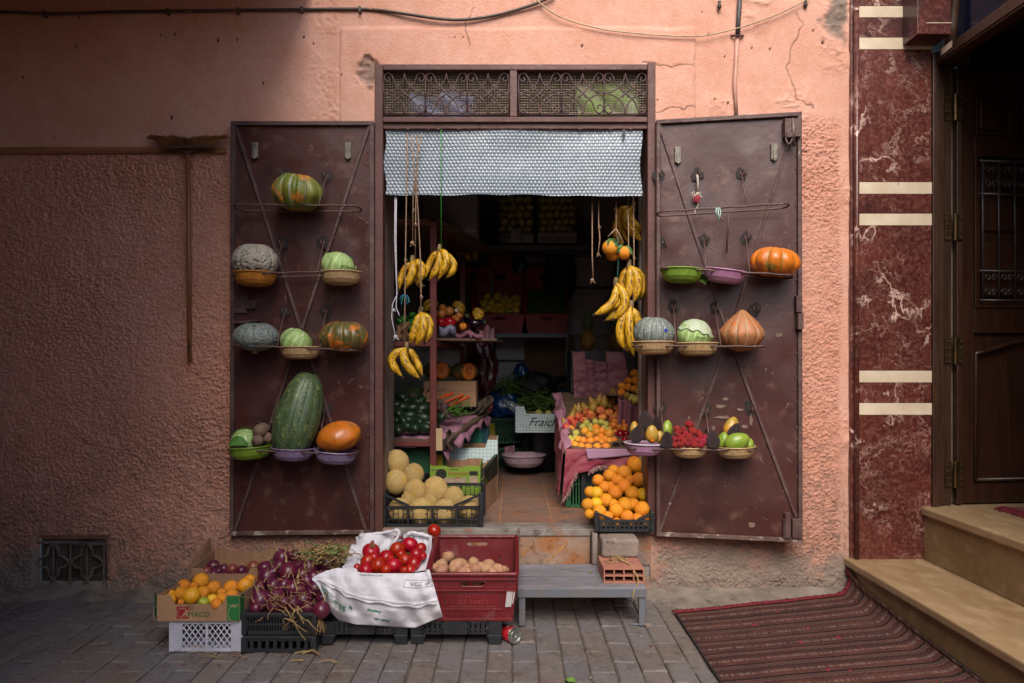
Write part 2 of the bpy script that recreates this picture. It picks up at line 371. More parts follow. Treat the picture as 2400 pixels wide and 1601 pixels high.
# floor of worn tiles
mt = bpy.data.materials.new('worn_tile'); mt.use_nodes = True; t = NT(mt); P = t.n['Principled BSDF']
o_ = t.new('ShaderNodeTexCoord').outputs['Object']
br = t.new('ShaderNodeTexBrick'); br.offset = 0; br.inputs['Scale'].default_value = 1; br.inputs['Brick Width'].default_value = .30; br.inputs['Row Height'].default_value = .30; br.inputs['Mortar Size'].default_value = .003
mpn = t.new('ShaderNodeMapping'); mpn.inputs['Location'].default_value = (.07, .02, 0); t.link(o_, mpn.inputs[0]); t.link(mpn.outputs[0], br.inputs['Vector'])
c = t.mix(t.ramp(t.noise(o_, 5, 6, .65), [(.38, 0.0), (.62, 1.0)]), h('#86614c'), h('#6c625c'))
c = t.mix(t.ramp(t.noise(o_, 60, 4), [(.45, 0.0), (.7, .6)]), c, h('#8d5230'))
c = t.mix(t.ramp(t.noise(o_, 11, 6, .7), [(.54, 0.0), (.62, .7)]), c, h('#4c423c'))
ws = t.new('ShaderNodeSeparateXYZ'); t.link(o_, ws.inputs[0])
c = t.mix(br.outputs['Fac'], c, h('#a8764e'))
t.link(c, P.inputs['Base Color']); P.inputs['Roughness'].default_value = .62
b = t.new('ShaderNodeBump'); b.inputs['Strength'].default_value = .3; b.inputs['Distance'].default_value = .003; t.link(t.noise(o_, 50, 4), b.inputs['Height']); t.link(b.outputs[0], P.inputs['Normal'])
G().box(-1.15, 1.15, .13, 3.0, TH-.1, TH).build('tile_floor', mt, shop)
g = G(); g.box(DX0+.002, DX1-.002, -.03, .13, TH-.037, TH+.003); g.build('threshold', M('threshold_cement', h('#8b847e'), h('#6a6058'), s=8, rough=.85, bump=.5, bs=60, spots=(h('#8a5c40'), 7, .56), spots2=(h('#4c443e'), 18, .58), sw=.15), shop, bevel=.006)
mr = M('rusty_tile', h('#9b7f6c'), h('#7a6a60'), s=5, rough=.7, bump=.4, bs=50, spots=(h('#9a6030'), 6.5, .44), spots2=(h('#6a3a20'), 22, .54), sw=.16, sa=.9)
g = G(); g.box(px2x(1214), px2x(1382), -.022, 0.02, .165, TH-.037); g.box(px2x(1384), px2x(1525), -.02, 0.02, .16, TH-.038); g.box(DX0, px2x(1212), -.02, .02, .12, TH-.038)
g.build('riser_tile', mr, shop, bevel=.003)
mb_ = M('tile_border', h('#b98a52'), h('#8a6236'), s=60, rough=.7)
g = G()
for a, b_ in (((1222, 1303), (1252, 1270)), ((1283, 1317), (1332, 1270))):
    A = W(*a, -.0235); B = W(*b_, -.0235); n = 9
    for k in range(n):
        q = A.lerp(B, (k+.2)/n); q2 = A.lerp(B, (k+.85)/n); g.bar(q, q2, .014, .002)
g.build('tile_pattern', mb_, shop)
g = G(); g.box(DX0-.01, DX1+.01, -.012, .02, -.02, .166); g.build('cement_patch', mcem, shop, bevel=.006)
# bottom-left vent grille
mvent = M('dusty_iron', h('#7d7266'), h('#54493f'), s=12, rough=.9, bump=.3)
g = G(); g.box(VX0-.02, VX1+.02, .05, .09, VZ0-.04, VZ1+.02)
gv = G()
vg = thing('wall_vent', 'small grey iron vent grille with two quatrefoils low in the wall', 'vent', W(168, 1372, .0))
def v2(px, py, o=.004): return W(px, py, o)
for k in range(30):
    x = lerp(VX0, VX1, (k+.5)/30); gv.box(x-.0016, x+.0016, .028, .030, VZ0-.01, VZ1)
for k in range(20):
    z = lerp(VZ0, VZ1, (k+.5)/20); gv.box(VX0, VX1, .0305, .0325, z-.0016, z+.0016)
gv.build('wire_mesh', mvent, vg)
G().box(VX0-.02, VX1+.02, .06, .09, VZ0-.03, VZ1+.02).build('shade_backing', M('vent_shade', h('#1a1613'), rough=.95), vg)  # near-black sheet stands in for the shade behind the mesh
gv = G()
gv.bar(v2(88, 1271), v2(247, 1276), .012, .012); gv.bar(v2(165, 1274), v2(164, 1370), .009, .01); gv.bar(v2(244, 1276), v2(244, 1372), .010, .012)
for cx_ in (125, 204):
    q = [(0, -46), (11, -33), (14, -17), (28, -10), (39, 0), (28, 11), (14, 14), (11, 30), (0, 42)]
    pts = [(cx_+a, 1318+b) for a, b in q]+[(cx_-a, 1318+b) for a, b in q[::-1][1:-1]]
    P3 = [v2(*p) for p in pts]
    for a, b_ in zip(P3, P3[1:]+P3[:1]): gv.bar(a, b_+(b_-a)*.06, .0095, .012)
    gv.bar(v2(cx_, 1274, .012), v2(cx_, 1360, .012), .008, .006); gv.bar(v2(cx_, 1360), v2(cx_-12, 1372), .008, .01); gv.bar(v2(cx_, 1360), v2(cx_+12, 1372), .008, .01)
gv.build('quatrefoil_bars', mvent, vg, bevel=.0015)
# ================================================================= unseen buildings closing the alley, passage walls added (give the light its shape)
mo = M('alley_stucco', h('#c9a08c'), h('#b58d78'), s=2, rough=.95, bump=.5, bs=50)
ob = G().box(-1.25, 9, -8.4, -8, -.02, 2.7).build('opposite_building', mo); tag(ob, 'plain pink stucco building across the alley facing the shop', 'building')
mo2_ = M('passage_bounce_stucco', h('#a04e22'), h('#8a421c'), s=2, rough=.95, bump=.5, bs=50); pas = thing('overhead_passage', 'covered passage house above the broom, with unseen walls added for shade', 'building', (-4, -3, 0))  # saturated orange chosen for its bounce onto the left wall
G().box(-8, -1.08, -7.4, -.02, 3.31, 5.0).build('ceiling', mo2_, pas); G().box(-8, -1.36, -7.4, -3.1, -.02, 3.305).build('wall', mo2_, pas); G().box(-8.4, -8.01, -7.4, -.02, -.02, 5.0).build('added_end_wall', mo2_, pas)  # pier and end wall added out of view to darken the left wall
# ================================================================= door frame with transom grille
paint = M('maroon_paint', h('#5c3731'), h('#4e2e29'), s=4, rough=.55, bump=.25, bs=35, spots=(h('#8b6a5e'), 22, .70), spots2=(h('#35201f'), 9, .66))
panelp = M('door_paint', h('#482622'), h('#3d1f1c'), s=2.2, rough=.40, bump=.35, bs=7, spots=(h('#6b4c40'), 13, .56), spots2=(h('#261514'), 3.2, .52), sw=.18, sa=.75, lo=.3, hi=.7, det=8)
rustp = M('worn_edge_paint', h('#44292b'), h('#5a4640'), s=9, rough=.6, bump=.4, bs=50, spots=(h('#8c7f76'), 26, .66))
fr = thing('door_frame', 'maroon steel door frame with a transom of wrought scrolls above', 'door frame', W(1206, 1245, 0))
def bx(g, x0, x1, y0, y1, d0, d1):   # pixel rectangle on the wall face, depth d0 (front) to d1
    a = W(x0, y0, d0); b = W(x1, y1, d0); g.box(a.x, b.x, d0, d1, b.z, a.z)
g = G(); bx(g, 878, 897, 150, 1250, -.03, .05); g.build('post', paint, fr, bevel=.004)
g = G(); bx(g, 1518, 1536.5, 146, 1254, -.03, .05); g.build('post', paint, fr, bevel=.004)
g = G(); bx(g, 897.5, 1517.5, 150, 164, -.03, .05); g.build('head_rail', paint, fr, bevel=.004)
g = G(); bx(g, 897.5, 1517.5, 274, 286, -.03, .05); bx(g, 897.5, 1517.5, 286, 302, -.012, .05); g.build('transom_bar', paint, fr, bevel=.003)
g = G(); bx(g, 1195, 1212, 164.5, 273.5, -.027, .05); g.build('mullion', paint, fr, bevel=.003)
mw = M('wire_mesh_metal', h('#b5a48c'), h('#94836e'), s=30, rough=.6)
for a, b_ in ((898, 1194), (1213, 1517)):
    pn = G(); n = 46
    for k in range(n):
        x = lerp(a, b_, (k+.5)/n); bx(pn, x-.5, x+.5, 164, 274, .028, .031)
    for k in range(18):
        y = lerp(165, 273, (k+.5)/18); bx(pn, a, b_, y-.5, y+.5, .024, .027)
    pn.build('wire_mesh', mw, fr)
iron = M('scroll_iron', h('#4f3436'), h('#3d2728'), s=20, rough=.5, bump=.2, spots=(h('#7a6054'), 40, .66))
def scroll(cx_, cy_, r, a0, a1, d=-.006, shrink=.35):
    n = 16; return [W(cx_+math.cos(lerp(a0, a1, k/n))*r*lerp(1, shrink, k/n), cy_-math.sin(lerp(a0, a1, k/n))*r*lerp(1, shrink, k/n), d) for k in range(n+1)]
for a, b_ in ((899, 1193), (1215, 1516)):
    g = G(); w = (b_-a)/3; y0, y1 = 168, 269
    for y in (y0, y1): g.bar(W(a, y, -.004), W(b_, y, -.004), .008, .008)
    for k in range(4):
        x = a+w*k; g.bar(W(x, y0-4, -.004), W(x, y1+4, -.004), .007, .007)
    ym = (y0+y1)/2
    for k in range(3):
        x0 = a+w*k; xc = x0+w/2
        for s_ in (1, -1):        # upper and lower halves
            Y = lambda v: ym-s_*v
            # scrolls curling at the outer corners
            for sx in (1, -1):
                X = lambda u: xc+sx*u
                pts = [W(X(0), Y(-2), -.008)]
                q = [(-9, -10), (6, 5), (18, 17), (24, 26), (27, 36), (32, 44), (38, 47), (45, 43), (47, 35), (42, 28), (36, 29), (34, 34), (38, 36)]
                q = [(u*w/98, v) for u, v in q]
                g.tube(catmull([W(X(u), Y(v), -.008) for u, v in q], 3), .0042, 5)
                q2 = [(0, 48), (-2, 36), (-8, 22), (-20, 10), (-34, 3), (-49, 0)]
                g.tube(catmull([W(X(-u*w/98*1.0), Y(v), -.010) for u, v in q2], 3), .0042, 5)
    g.build('scroll_grille', iron, fr, smooth=True)
# goods stored behind the transom
plb = M('blue_wrap', h('#5a6aa0'), h('#8a98c0'), s=14, rough=.3)
g = G(); g.sheet(16, 10, lambda u, v: W(lerp(960, 1110, u), lerp(276, 225+8*math.sin(u*7), v), .10+.03*math.sin(u*13+v*5))); ob = g.build('wrapped_pack', plb, smooth=True, solid=.05, origin=W(1035, 276, .22)); tag(ob, 'blue plastic wrapped pack behind the transom mesh', 'package')
mcb = M('printed_bag', h('#d0d4cc'), h('#8fc43c'), s=7, rough=.5, spots=(h('#c03a3a'), 9, .62))
g = G(); g.sheet(16, 10, lambda u, v: W(lerp(1352, 1492, u), lerp(276, 196-6*math.sin(u*9), v), .10+.03*math.sin(u*11+v*6))); ob = g.build('printed_bag', mcb, smooth=True, solid=.05, origin=W(1420, 276, .22)); tag(ob, 'white and green printed plastic bag behind the transom mesh', 'bag')
G().box(DX0-.05, DX1+.05, .12, .42, py2z(279)-.02, py2z(279)).build('lintel_ledge', wood_dark, shop)
G().box(DX0-.05, DX1+.05, .42, .46, py2z(279)-.02, 3.2).build('transom_back', M('dark_ceiling', h('#4a4340')), shop)
# ================================================================= bubble-wrap curtain
bm_ = bpy.data.materials.new('bubble_wrap'); bm_.use_nodes = True; t = NT(bm_); P = t.n['Principled BSDF']
P.inputs['Base Color'].default_value = (*h('#a9b3bb'), 1); P.inputs['Roughness'].default_value = .33; P.inputs['Specular IOR Level'].default_value = .7; P.inputs['Coat Weight'].default_value = .4
t.link(t.mix(t.ramp(t.noise(t.new('ShaderNodeTexCoord').outputs['Object'], 2.2, 5, .7), [(.42, 0.0), (.75, .55)]), h('#707e8b'), h('#62666a')), P.inputs['Base Color'])
def curtain():
    NXc, NZc = 560, 170
    u, v = np.meshgrid(np.linspace(0, 1, NXc), np.linspace(0, 1, NZc))
    xl = 902+3*np.sin(v*9); xr = 1503+3*np.sin(v*7+1)
    px = xl+(xr-xl)*u; top = 300+6*vnoise(u, u*0, 9, 50)*0+2; bot = 455+4*u+1.6*np.sin(u*9)+1.0*np.sin(u*31)
    py = top+(bot-top)*v
    X = (px-CX)/430.0; Z = EYE-(py-CY)/430.0
    p = .0212; row = np.round(Z/(p*.866)); xo = (row % 2)*.5*p
    dx = (X+xo)-np.round((X+xo)/p)*p; dz = Z-row*p*.866
    r = np.hypot(dx, dz)/(p*.47); bump = np.sqrt(np.clip(1-r*r, 0, 1))*.0030*(.75+.5*vnoise(np.round((X+xo)/p)*1.0, row, 1.0, 51))
    fold = .006*np.sin(u*11+v*1.3)+.01*(vnoise(u*1.5, v*.7, 4, 52)-.5)
    Y = .006+fold-bump
    vs = np.stack([X, Y, Z], -1).reshape(-1, 3); idx = np.arange(NXc*NZc).reshape(NZc, NXc)
    q = np.stack([idx[:-1, :-1], idx[1:, :-1], idx[1:, 1:], idx[:-1, 1:]], -1).reshape(-1, 4)
    me = bpy.data.meshes.new('bubble_curtain'); c0 = W(1203, 458, .0)
    me.from_pydata((vs-np.array(c0)).tolist(), [], q.tolist()); me.polygons.foreach_set('use_smooth', [True]*len(q)); me.materials.append(bm_)
    o = bpy.data.objects.new('bubble_curtain', me); COL.objects.link(o); o.location = c0
    tag(o, 'pale blue bubble wrap sheet hung across the top of the doorway', 'curtain')
    g = G(); a, b_ = W(1459, 303, -.02), W(1465, 324, -.02); g.box(a.x, b_.x, -.022, -.018, b_.z, a.z); tp = g.build('tape_strip', M('black_tape', h('#22252a'), rough=.5), o)
    g = G()
    for k in range(24):
        px = lerp(920, 1490, (k+.5)/24); q = W(px, 301+2*math.sin(k*2.2), -.006); g.tube([q+V((-.010, -.004, .004)), q+V((.0, -.008, -.006)), q+V((.012, -.004, .003))], .0022, 4)
    g.build('tie_wire', iron, o)['kind'] = 'stuff'
curtain()
# ================================================================= the two steel door leaves
dustp = M('dusty_edge_paint', h('#6a564e'), h('#4c3632'), s=14, rough=.8, bump=.4, bs=50, spots=(h('#9a8c82'), 18, .56))
class Leaf:
    def __init__(s, a, b): s.a = a; s.b = b      # plane y = a + b*X
    def P(s, px, py, off=0):
        a = s.a-off; k = (px-CX)/FOC; y = (a+s.b*k*DIST)/(1-s.b*k); return W(px, py, y)
    def y(s, X): return s.a+s.b*X
LL = Leaf(-.045, 0.0); rb = -.12/.78; RL = Leaf(-.045-rb*.78, rb)
smoke = M('burnt_weld', h('#1c1718'), h('#2a2021'), s=12, rough=.8)
rod = M('rusty_rod', h('#5a4038'), h('#44302c'), s=20, rough=.55, bump=.2, spots=(h('#7a6258'), 30, .62))
silver = M('latch_metal', h('#8a857c'), h('#6a655c'), s=20, rough=.4, metal=.6, spots=(h('#6a4630'), 22, .62))
mbolt = M('bolt_metal', h('#4a3434'), h('#6a5a55'), s=20, rough=.5)
def leaf(L, label, quad, braces, latches, hooks, side):
    base = L.P((quad[0][0]+quad[1][0])/2, quad[2][1], 0)
    t = thing('steel_door_leaf', label, 'door', base)
    (ax, ay), (bx_, by), (cx_, cy_), (dx, dy) = quad         # TL TR BR BL
    def plate(g, p, o0, o1):
        f = [L.P(*q, o1) for q in p]; bk = [V((q.x, q.y+(o1-o0), q.z)) for q in f]
        g.hexa([f[3], f[2], bk[2], bk[3], f[0], f[1], bk[1], bk[0]])
    # panel: gently dented sheet
    g = G()
    def pan(u, v):
        px = lerp(lerp(ax, bx_, u), lerp(dx, cx_, u), v); py = lerp(lerp(ay, by, u), lerp(dy, cy_, u), v)
        e = min(u, 1-u, v, 1-v); k = min(1, e*12)
        return L.P(px, py, .004+k*(.014*(float(vnoise(u*3, v*8, .9, 60+side))-.5)+.006*(float(vnoise(u*3, v*8, 2.6, 63+side))-.5)))
    g.sheet(30, 60, pan); g.f = [f[::-1] for f in g.f]; g.build('panel', panelp, t, smooth=True, solid=.003)
    g = G(); rr = random.Random(side*5)
    for k in range(46):
        u, v = rr.uniform(.08, .92), rr.uniform(.05, .97); px = lerp(ax, bx_, u); py = lerp(ay, dy, v); a_ = rr.uniform(-1.2, 1.2); L_ = rr.choice((3, 5, 8, 16)); w_ = rr.uniform(.5, 1.1)
        p_ = [(px, py), (px+math.sin(a_)*L_, py+math.cos(a_)*L_)]; n_ = (math.cos(a_)*w_, -math.sin(a_)*w_)
        g.add([L.P(p_[0][0]-n_[0], p_[0][1]-n_[1], .0118), L.P(p_[0][0]+n_[0], p_[0][1]+n_[1], .0118), L.P(p_[1][0]+n_[0]*.5, p_[1][1]+n_[1]*.5, .0118), L.P(p_[1][0]-n_[0]*.5, p_[1][1]-n_[1]*.5, .0118)], [(0, 3, 2, 1)])
    ob_ = g.build('scratches', M('scratch', h('#6e5a50'), h('#8a7a70'), s=30, rough=.7), t); ob_['kind'] = 'stuff'
    e = 9
    for nm, p in (('rim', [(ax, ay), (bx_, by), (bx_, by+e), (ax, ay+e)]), ('rim', [(dx, dy-e), (cx_, cy_-e), (cx_, cy_), (dx, dy)]), ('rim', [(ax, ay+e), (ax+e, ay+e), (dx+e, dy-e), (dx, dy-e)]), ('rim', [(bx_-e, by+e), (bx_, by+e), (cx_, cy_-e), (cx_-e, cy_-e)])):
        g = G(); plate(g, p, -.012, .026); g.build(nm, dustp if p[2][1] > 1200 and p[0][1] > 1200 else rustp, t, bevel=.002)
    # row of weld dots on the long rims
    g = G(); rr = random.Random(side)
    for k in range(34):
        v = (k+.6)/35; px = lerp(bx_, cx_, v)-14+rr.uniform(-1, 1); py = lerp(by, cy_, v)
        q = L.P(px, py, .006); s_ = rr.uniform(.0025, .005); g.box(q.x-s_, q.x+s_, q.y-s_, q.y+.006, q.z-s_*1.6, q.z+s_*1.6)
    g.build('weld_beads', rustp, t)
    for (p, q) in braces:
        g = G(); g.bar(L.P(*p, .012), L.P(*q, .012), .016, .012, up=(0, -1, 0)); g.build('brace', rustp, t, bevel=.002)
    for (p, hgt) in latches:
        g = G(); a = L.P(*p, .008); s_ = .017; g.box(a.x-s_, a.x+s_, a.y-.014, a.y+.004, a.z-.042, a.z+.042)
        g.box(a.x-.008, a.x+.008, a.y-.022, a.y-.012, a.z-.05, a.z+.012); o = g.build('latch', silver, t, bevel=.003)
        g = G(); rr = random.Random(int(p[0])); n = 18
        g.sheet(2, 2, lambda u, v: L.P(p[0]+(u-.5)*30, p[1]+(v-.5)*60, .0068)); 
    for p in hooks:
        a = L.P(*p, .006); g = G(); n = 20; rr = random.Random(int(p[0]*7+p[1])); vs = [a]
        for k in range(n):
            th = 2*PI*k/n; r = rr.uniform(.024, .040); vs.append(L.P(p[0]+math.cos(th)*r*440, p[1]+math.sin(th)*r*440*1.1, .0105))
        vs[0] = L.P(*p, .0105)
        g.add(vs, [(0, (k+1) % n+1, k+1) for k in range(n)]); gst = g
        g = G(); q0 = L.P(*p, .0); pts = [q0+V((0, -.008, .01)), q0+V((0, -.035, .012)), q0+V((0, -.05, .0)), q0+V((0, -.045, -.014)), q0+V((0, -.03, -.012))]
        g.tube(catmull(pts, 4), .0045, 6); g.box(q0.x-.012, q0.x+.012, q0.y-.014, q0.y, q0.z-.006, q0.z+.012); hk_ = g.build('hook', rod, t, smooth=False); gst.build('weld_stain', smoke, hk_)
    return t
ll = leaf(LL, 'maroon steel door leaf folded back beside the broom', [(541, 284), (876, 284), (876, 1252), (538, 1256)],
     [((552, 294), (858, 1244)), ((867, 292), (550, 1246))], [((598, 353), 0), ((816, 354), 0)],
     [(765, 414), (668, 412), (662, 570), (758, 570), (668, 730), (764, 730), (655, 956), (762, 960)], 1)
g = G()
for (x0, x1, y0, y1, d) in ((545, 578, 693, 734, .02), (577, 597, 704, 724, .03)):
    a = LL.P(x0, y0, d); b_ = LL.P(x1, y1, d); g.box(a.x, b_.x, a.y, a.y+d-.004, b_.z, a.z)
g.lathe([(.012, 0), (.012, .012), (.004, .014)], 14, Matrix.Translation(LL.P(558, 713, .02)) @ Matrix.Rotation(PI/2, 4, 'X')); g.build('lock', rustp, ll, bevel=.002)
g = G(); a = LL.P(541, 752, .03); b_ = LL.P(584, 758, .03); g.box(a.x, b_.x, a.y, a.y+.02, b_.z, a.z); g.bar(LL.P(560, 755, .022), LL.P(612, 750, .022), .012, .012); g.build('bolt', rustp, ll, bevel=.002)
rl = leaf(RL, 'maroon steel door leaf folded back beside the marble pilaster', [(1539, 281), (1879, 262), (1881, 1272), (1539, 1257)],
     [((1545, 292), (1708, 790)), ((1708, 790), (1866, 1212)), ((1848, 335), (1708, 790)), ((1708, 790), (1546, 1246))], [((1588, 364), 0), ((1813, 357), 0)],
     [(1634, 410), (1738, 408), (1650, 562), (1748, 558), (1578, 720), (1675, 722), (1770, 724), (1548, 957), (1653, 962), (1757, 958), (1544, 414), (1556, 570)], 2)
g = G()
for (x0, x1, y0, y1, d) in ((1838, 1878, 279, 320, .045), (1843, 1860, 310, 322, .06)):
    a = RL.P(x0, y0, d); b_ = RL.P(x1, y1, d); g.box(a.x, b_.x, b_.y, b_.y+d-.004, b_.z, a.z)
g.build('bolt_housing', rustp, rl, bevel=.003)
g = G(); g.tube([RL.P(1859, 278, .055), RL.P(1861, 342, .055)], .0085, 8); g.tube(catmull([RL.P(1842, 318, .05), RL.P(1843, 330, .055), RL.P(1850, 338, .055), RL.P(1857, 326, .055)], 4), .005, 6); g.build('bolt', mbolt, rl, smooth=True)
g = G()
for (x0, x1, y0, y1, d) in ((1840, 1854, 1203, 1262, .04), (1857, 1878, 1216, 1262, .035), (1836, 1846, 1216, 1262, .03)):
    a = RL.P(x0, y0, d); b_ = RL.P(x1, y1, d); g.box(a.x, b_.x, b_.y, b_.y+d-.004, b_.z, a.z)
g.build('bolt_housing', rustp, rl, bevel=.003)
g = G()
for (x0, x1, y0, y1, d) in ((1866, 1881, 693, 732, .035), (1870, 1884, 735, 772, .05)):
    a = RL.P(x0, y0, d); b_ = RL.P(x1, y1, d); g.box(a.x, b_.x, b_.y, b_.y+d-.004, b_.z, a.z)
g.build('lock', rustp, rl, bevel=.003)
# peeled and scuffed spots of the right leaf (wear)
g = G(); rr = random.Random(5)
for (px, py, w, hh) in ((1700, 935, 13, 6), (1690, 952, 26, 8), (1695, 978, 40, 7), (1735, 960, 18, 5), (1760, 985, 9, 22), (1746, 1000, 16, 8), (1672, 1003, 8, 8), (1762, 1230, 16, 10), (1825, 785, 16, 10), (1700, 1140, 10, 2), (1615, 980, 4, 8), (1640, 975, 5, 10)):
    n = 12; c_ = RL.P(px, py, .0125); vs = [c_]+[RL.P(px+math.cos(2*PI*k/n)*w*rr.uniform(.55, 1.1)*.6, py+math.sin(2*PI*k/n)*hh*rr.uniform(.55, 1.1)*.7, .0125) for k in range(n)]
    g.add(vs, [(0, (k+1) % n+1, k+1) for k in range(n)])
g.build('peeled_paint', M('bare_primer', h('#6b5448'), h('#7a675c'), s=20, rough=.8), rl)
# ================================================================= hoop racks hanging on the leaves
def rack(L, label, p0, p1, half, tilt_hooks, off=.125, wav=0):
    """elongated rod hoop; p0,p1 pixel ends of the front rod"""
    A = L.P(*p0, off); B = L.P(*p1, off); t = thing('rod_rack', label, 'rack', (A+B)/2, 'rod racks welded for the doors')
    d = (B-A); n = 14; pts = []
    u = d.normalized(); w = V((0, 0, 1)).cross(u).normalized()
    if w.y > 0: w = -w
    for k in range(13): pts.append(A.lerp(B, .05+.9*k/12)+w*half+V((0, 0, .002*math.sin(k*2.1))))
    for k in range(1, 8): a = PI/2-PI*k/8; pts.append(A.lerp(B, .95)+u*(math.cos(a)*d.length*.05)+w*(math.sin(a)*half))
    for k in range(13): pts.append(B.lerp(A, .05+.9*k/12)-w*half)
    for k in range(1, 8): a = PI/2-PI*k/8; pts.append(A.lerp(B, .05)-u*(math.cos(a)*d.length*.05)-w*(math.sin(a)*half))
    G().tube(pts, .0052, 6, closed=True).build('hoop', rod, t, smooth=True)
    for hk, q in tilt_hooks:
        a = L.P(*hk, .045); f = (L.P(q[0], q[1], off)-A).dot(u)/d.length; b_ = A.lerp(B, f)+w*half*.8
        G().tube([a+V((0, 0, .006)), a.lerp(b_, .5)+V((0, -.004, 0)), b_], .0042, 6).build('hanger', rod, t, smooth=True)
    return t, A, B
rack(LL, 'rod rack under the striped green pumpkin, topmost on its leaf', (552, 487), (846, 489), .075, [((765, 414), (754, 487))])
rack(LL, 'rod rack holding the orange bowl and a beige cabbage bowl', (550, 647), (838, 640), .085, [((662, 570), (652, 645)), ((758, 570), (752, 643))])
rack(LL, 'rod rack between the squat grey pumpkin and mottled pumpkin', (552, 810), (846, 822), .085, [((668, 730), (658, 812)), ((764, 730), (758, 818))])
rack(LL, 'rod rack under the tall marrow and two purple bowls', (540, 1050), (838, 1060), .085, [((655, 956), (647, 1052)), ((762, 960), (752, 1056))])
rack(RL, 'empty rod rack with a pale tie knotted round its middle', (1540, 502), (1848, 482), .06, [((1738, 408), (1746, 488))])
rack(RL, 'rod rack with the lime and pink bowls and ribbed pumpkin', (1548, 632), (1856, 650), .085, [((1650, 562), (1650, 638)), ((1748, 558), (1752, 644))])
rack(RL, 'rod rack with the grey pumpkin, split cabbage and cone pumpkin', (1482, 812), (1792, 813), .085, [((1578, 720), (1582, 810)), ((1675, 722), (1686, 808))])
rack(RL, 'rod rack carrying the strawberry, mango and avocado bowls', (1468, 1048), (1775, 1051), .085, [((1548, 957), (1558, 1046)), ((1653, 962), (1662, 1046))])
g = G(); a = RL.P(1640, 505, .10); g.tube([RL.P(1708, 500, .10), RL.P(1703, 592, .05)], .0045, 6); ob = g.build('loose_rod', rod, smooth=True, origin=RL.P(1708, 500, .1)); tag(ob, 'short rod dangling from the empty rack with the pale tie', 'rod')
mtie = M('pale_tie', h('#b9d2cc'), h('#7ea79c'), s=40, rough=.6)
g = G(); q = RL.P(1682, 493, .19)
for k in range(3): g.tube([q+V((.008*(k-1), -.006, .012)), q+V((.012*(k-1), -.012, -.01)), q+V((.004*(k-1), -.008, -.03-.012*k))], .0035, 5)
ob = g.build('plastic_tie', mtie, smooth=True, origin=q); tag(ob, 'pale green plastic tie knotted on the empty rod rack', 'tie')
string = M('white_string', h('#c9bfb2'), h('#a3978a'), s=60, rough=.9)
g = G(); q = [RL.P(1634, 410, .05), RL.P(1636, 430, .03), RL.P(1635, 450, .03)]; g.tube(q, .006, 6)
for k in range(9):
    a = rs.uniform(-1, 1); g.tube([RL.P(1635, 450, .03), RL.P(1635+a*9, 455+6*abs(a), .045), RL.P(1635+a*14, 462+rs.uniform(-14, 6), .04)], .0022, 5)
g.tube(catmull([RL.P(1634, 455, .03), RL.P(1637, 478, .03), RL.P(1629, 495, .05), RL.P(1632, 505, .06), RL.P(1643, 503, .06)], 4), .0022, 5)
stq = thing('knotted_string', 'white string with a frayed red tuft tied to a door hook', 'string', RL.P(1634, 410, .05))
g.build('cord', string, stq, smooth=True)
g = G()
for k in range(26):
    a = rs.uniform(-1, 1); g.tube([RL.P(1634, 454, .03), RL.P(1634+a*8, 463, .045), RL.P(1634+a*8, 466+rs.uniform(0, 9), .04)], .0022, 4)
g.build('red_tuft', M('red_thread', h('#a33240'), h('#7a2432'), s=50, rough=.9), stq)
# ================================================================= cables, conduit, plank, broom
mcable = M('black_cable', h('#3a3230'), h('#57463c'), s=20, rough=.5, spots=(h('#9a6e58'), 12, .60))
pts = [(-300, 30), (0, 28), (120, 32), (300, 27), (480, 25), (640, 23), (800, 21), (880, 23), (960, 34), (1030, 44), (1090, 46), (1160, 36), (1220, 20), (1262, 6), (1300, -12)]
cb = thing('black_cable', 'black cable drooping along the top of the wall', 'cable', W(640, 23, -.02))
G().tube(catmull([W(x, y, -.022-.006*math.sin(x*.02)) for x, y in pts], 5), .0085, 7).build('wire', mcable, cb, smooth=True)
for x, y in ((103, 32), (393, 27), (557, 25), (707, 22), (843, 22)):
    q = W(x, y, -.026); G().box(q.x-.008, q.x+.008, -.034, -.004, q.z-.016, q.z+.016).build('clip', mcable, cb, bevel=.003)
mcr = M('cream_cable', h('#bda78b'), h('#a08a70'), s=20, rough=.5)
pts = [(1245, -14), (1262, 4), (1310, 38), (1400, 66), (1500, 79), (1600, 85), (1660, 82), (1750, 60), (1830, 30), (1885, 2), (1900, -12)]
ob = G().tube(catmull([W(x, y, -.03) for x, y in pts], 6), .0038, 7).build('cream_cable', mcr, smooth=True, origin=W(1600, 85, -.03)); tag(ob, 'thin cream cable sagging across the top of the wall', 'cable')
cd = thing('wall_conduit', 'vertical conduit painted half dark and half pink above the door', 'conduit', W(1726, 268, -.02))
G().tube([W(1735, -20, -.018), W(1731, 40, -.018), W(1729, 84, -.018)], .0125, 9).build('dark_sleeve', M('dark_sleeve', h('#4a4644'), h('#383433'), s=20, rough=.5), cd, smooth=True)
G().tube([W(1728, 84, -.018), W(1725, 150, -.016), W(1722, 200, -.016), W(1726, 276, -.016)], .0105, 9).build('pipe', M('painted_pipe', h('#c89a88'), h('#a8806f'), s=12, rough=.6, spots=(h('#4e4644'), 12, .62)), cd, smooth=True)
G().tube([W(1713, 84, -.012), W(1728, 84, -.036), W(1742, 84, -.012)], .006, 6).build('clamp', rod, cd)
g = G()
for px, py in ((1686, 12), (1888, 8)): g.lathe([(.008, -.02), (.012, -.008), (.006, .008), (.010, .02)], 10, Matrix.Translation(W(px, py, -.018)))
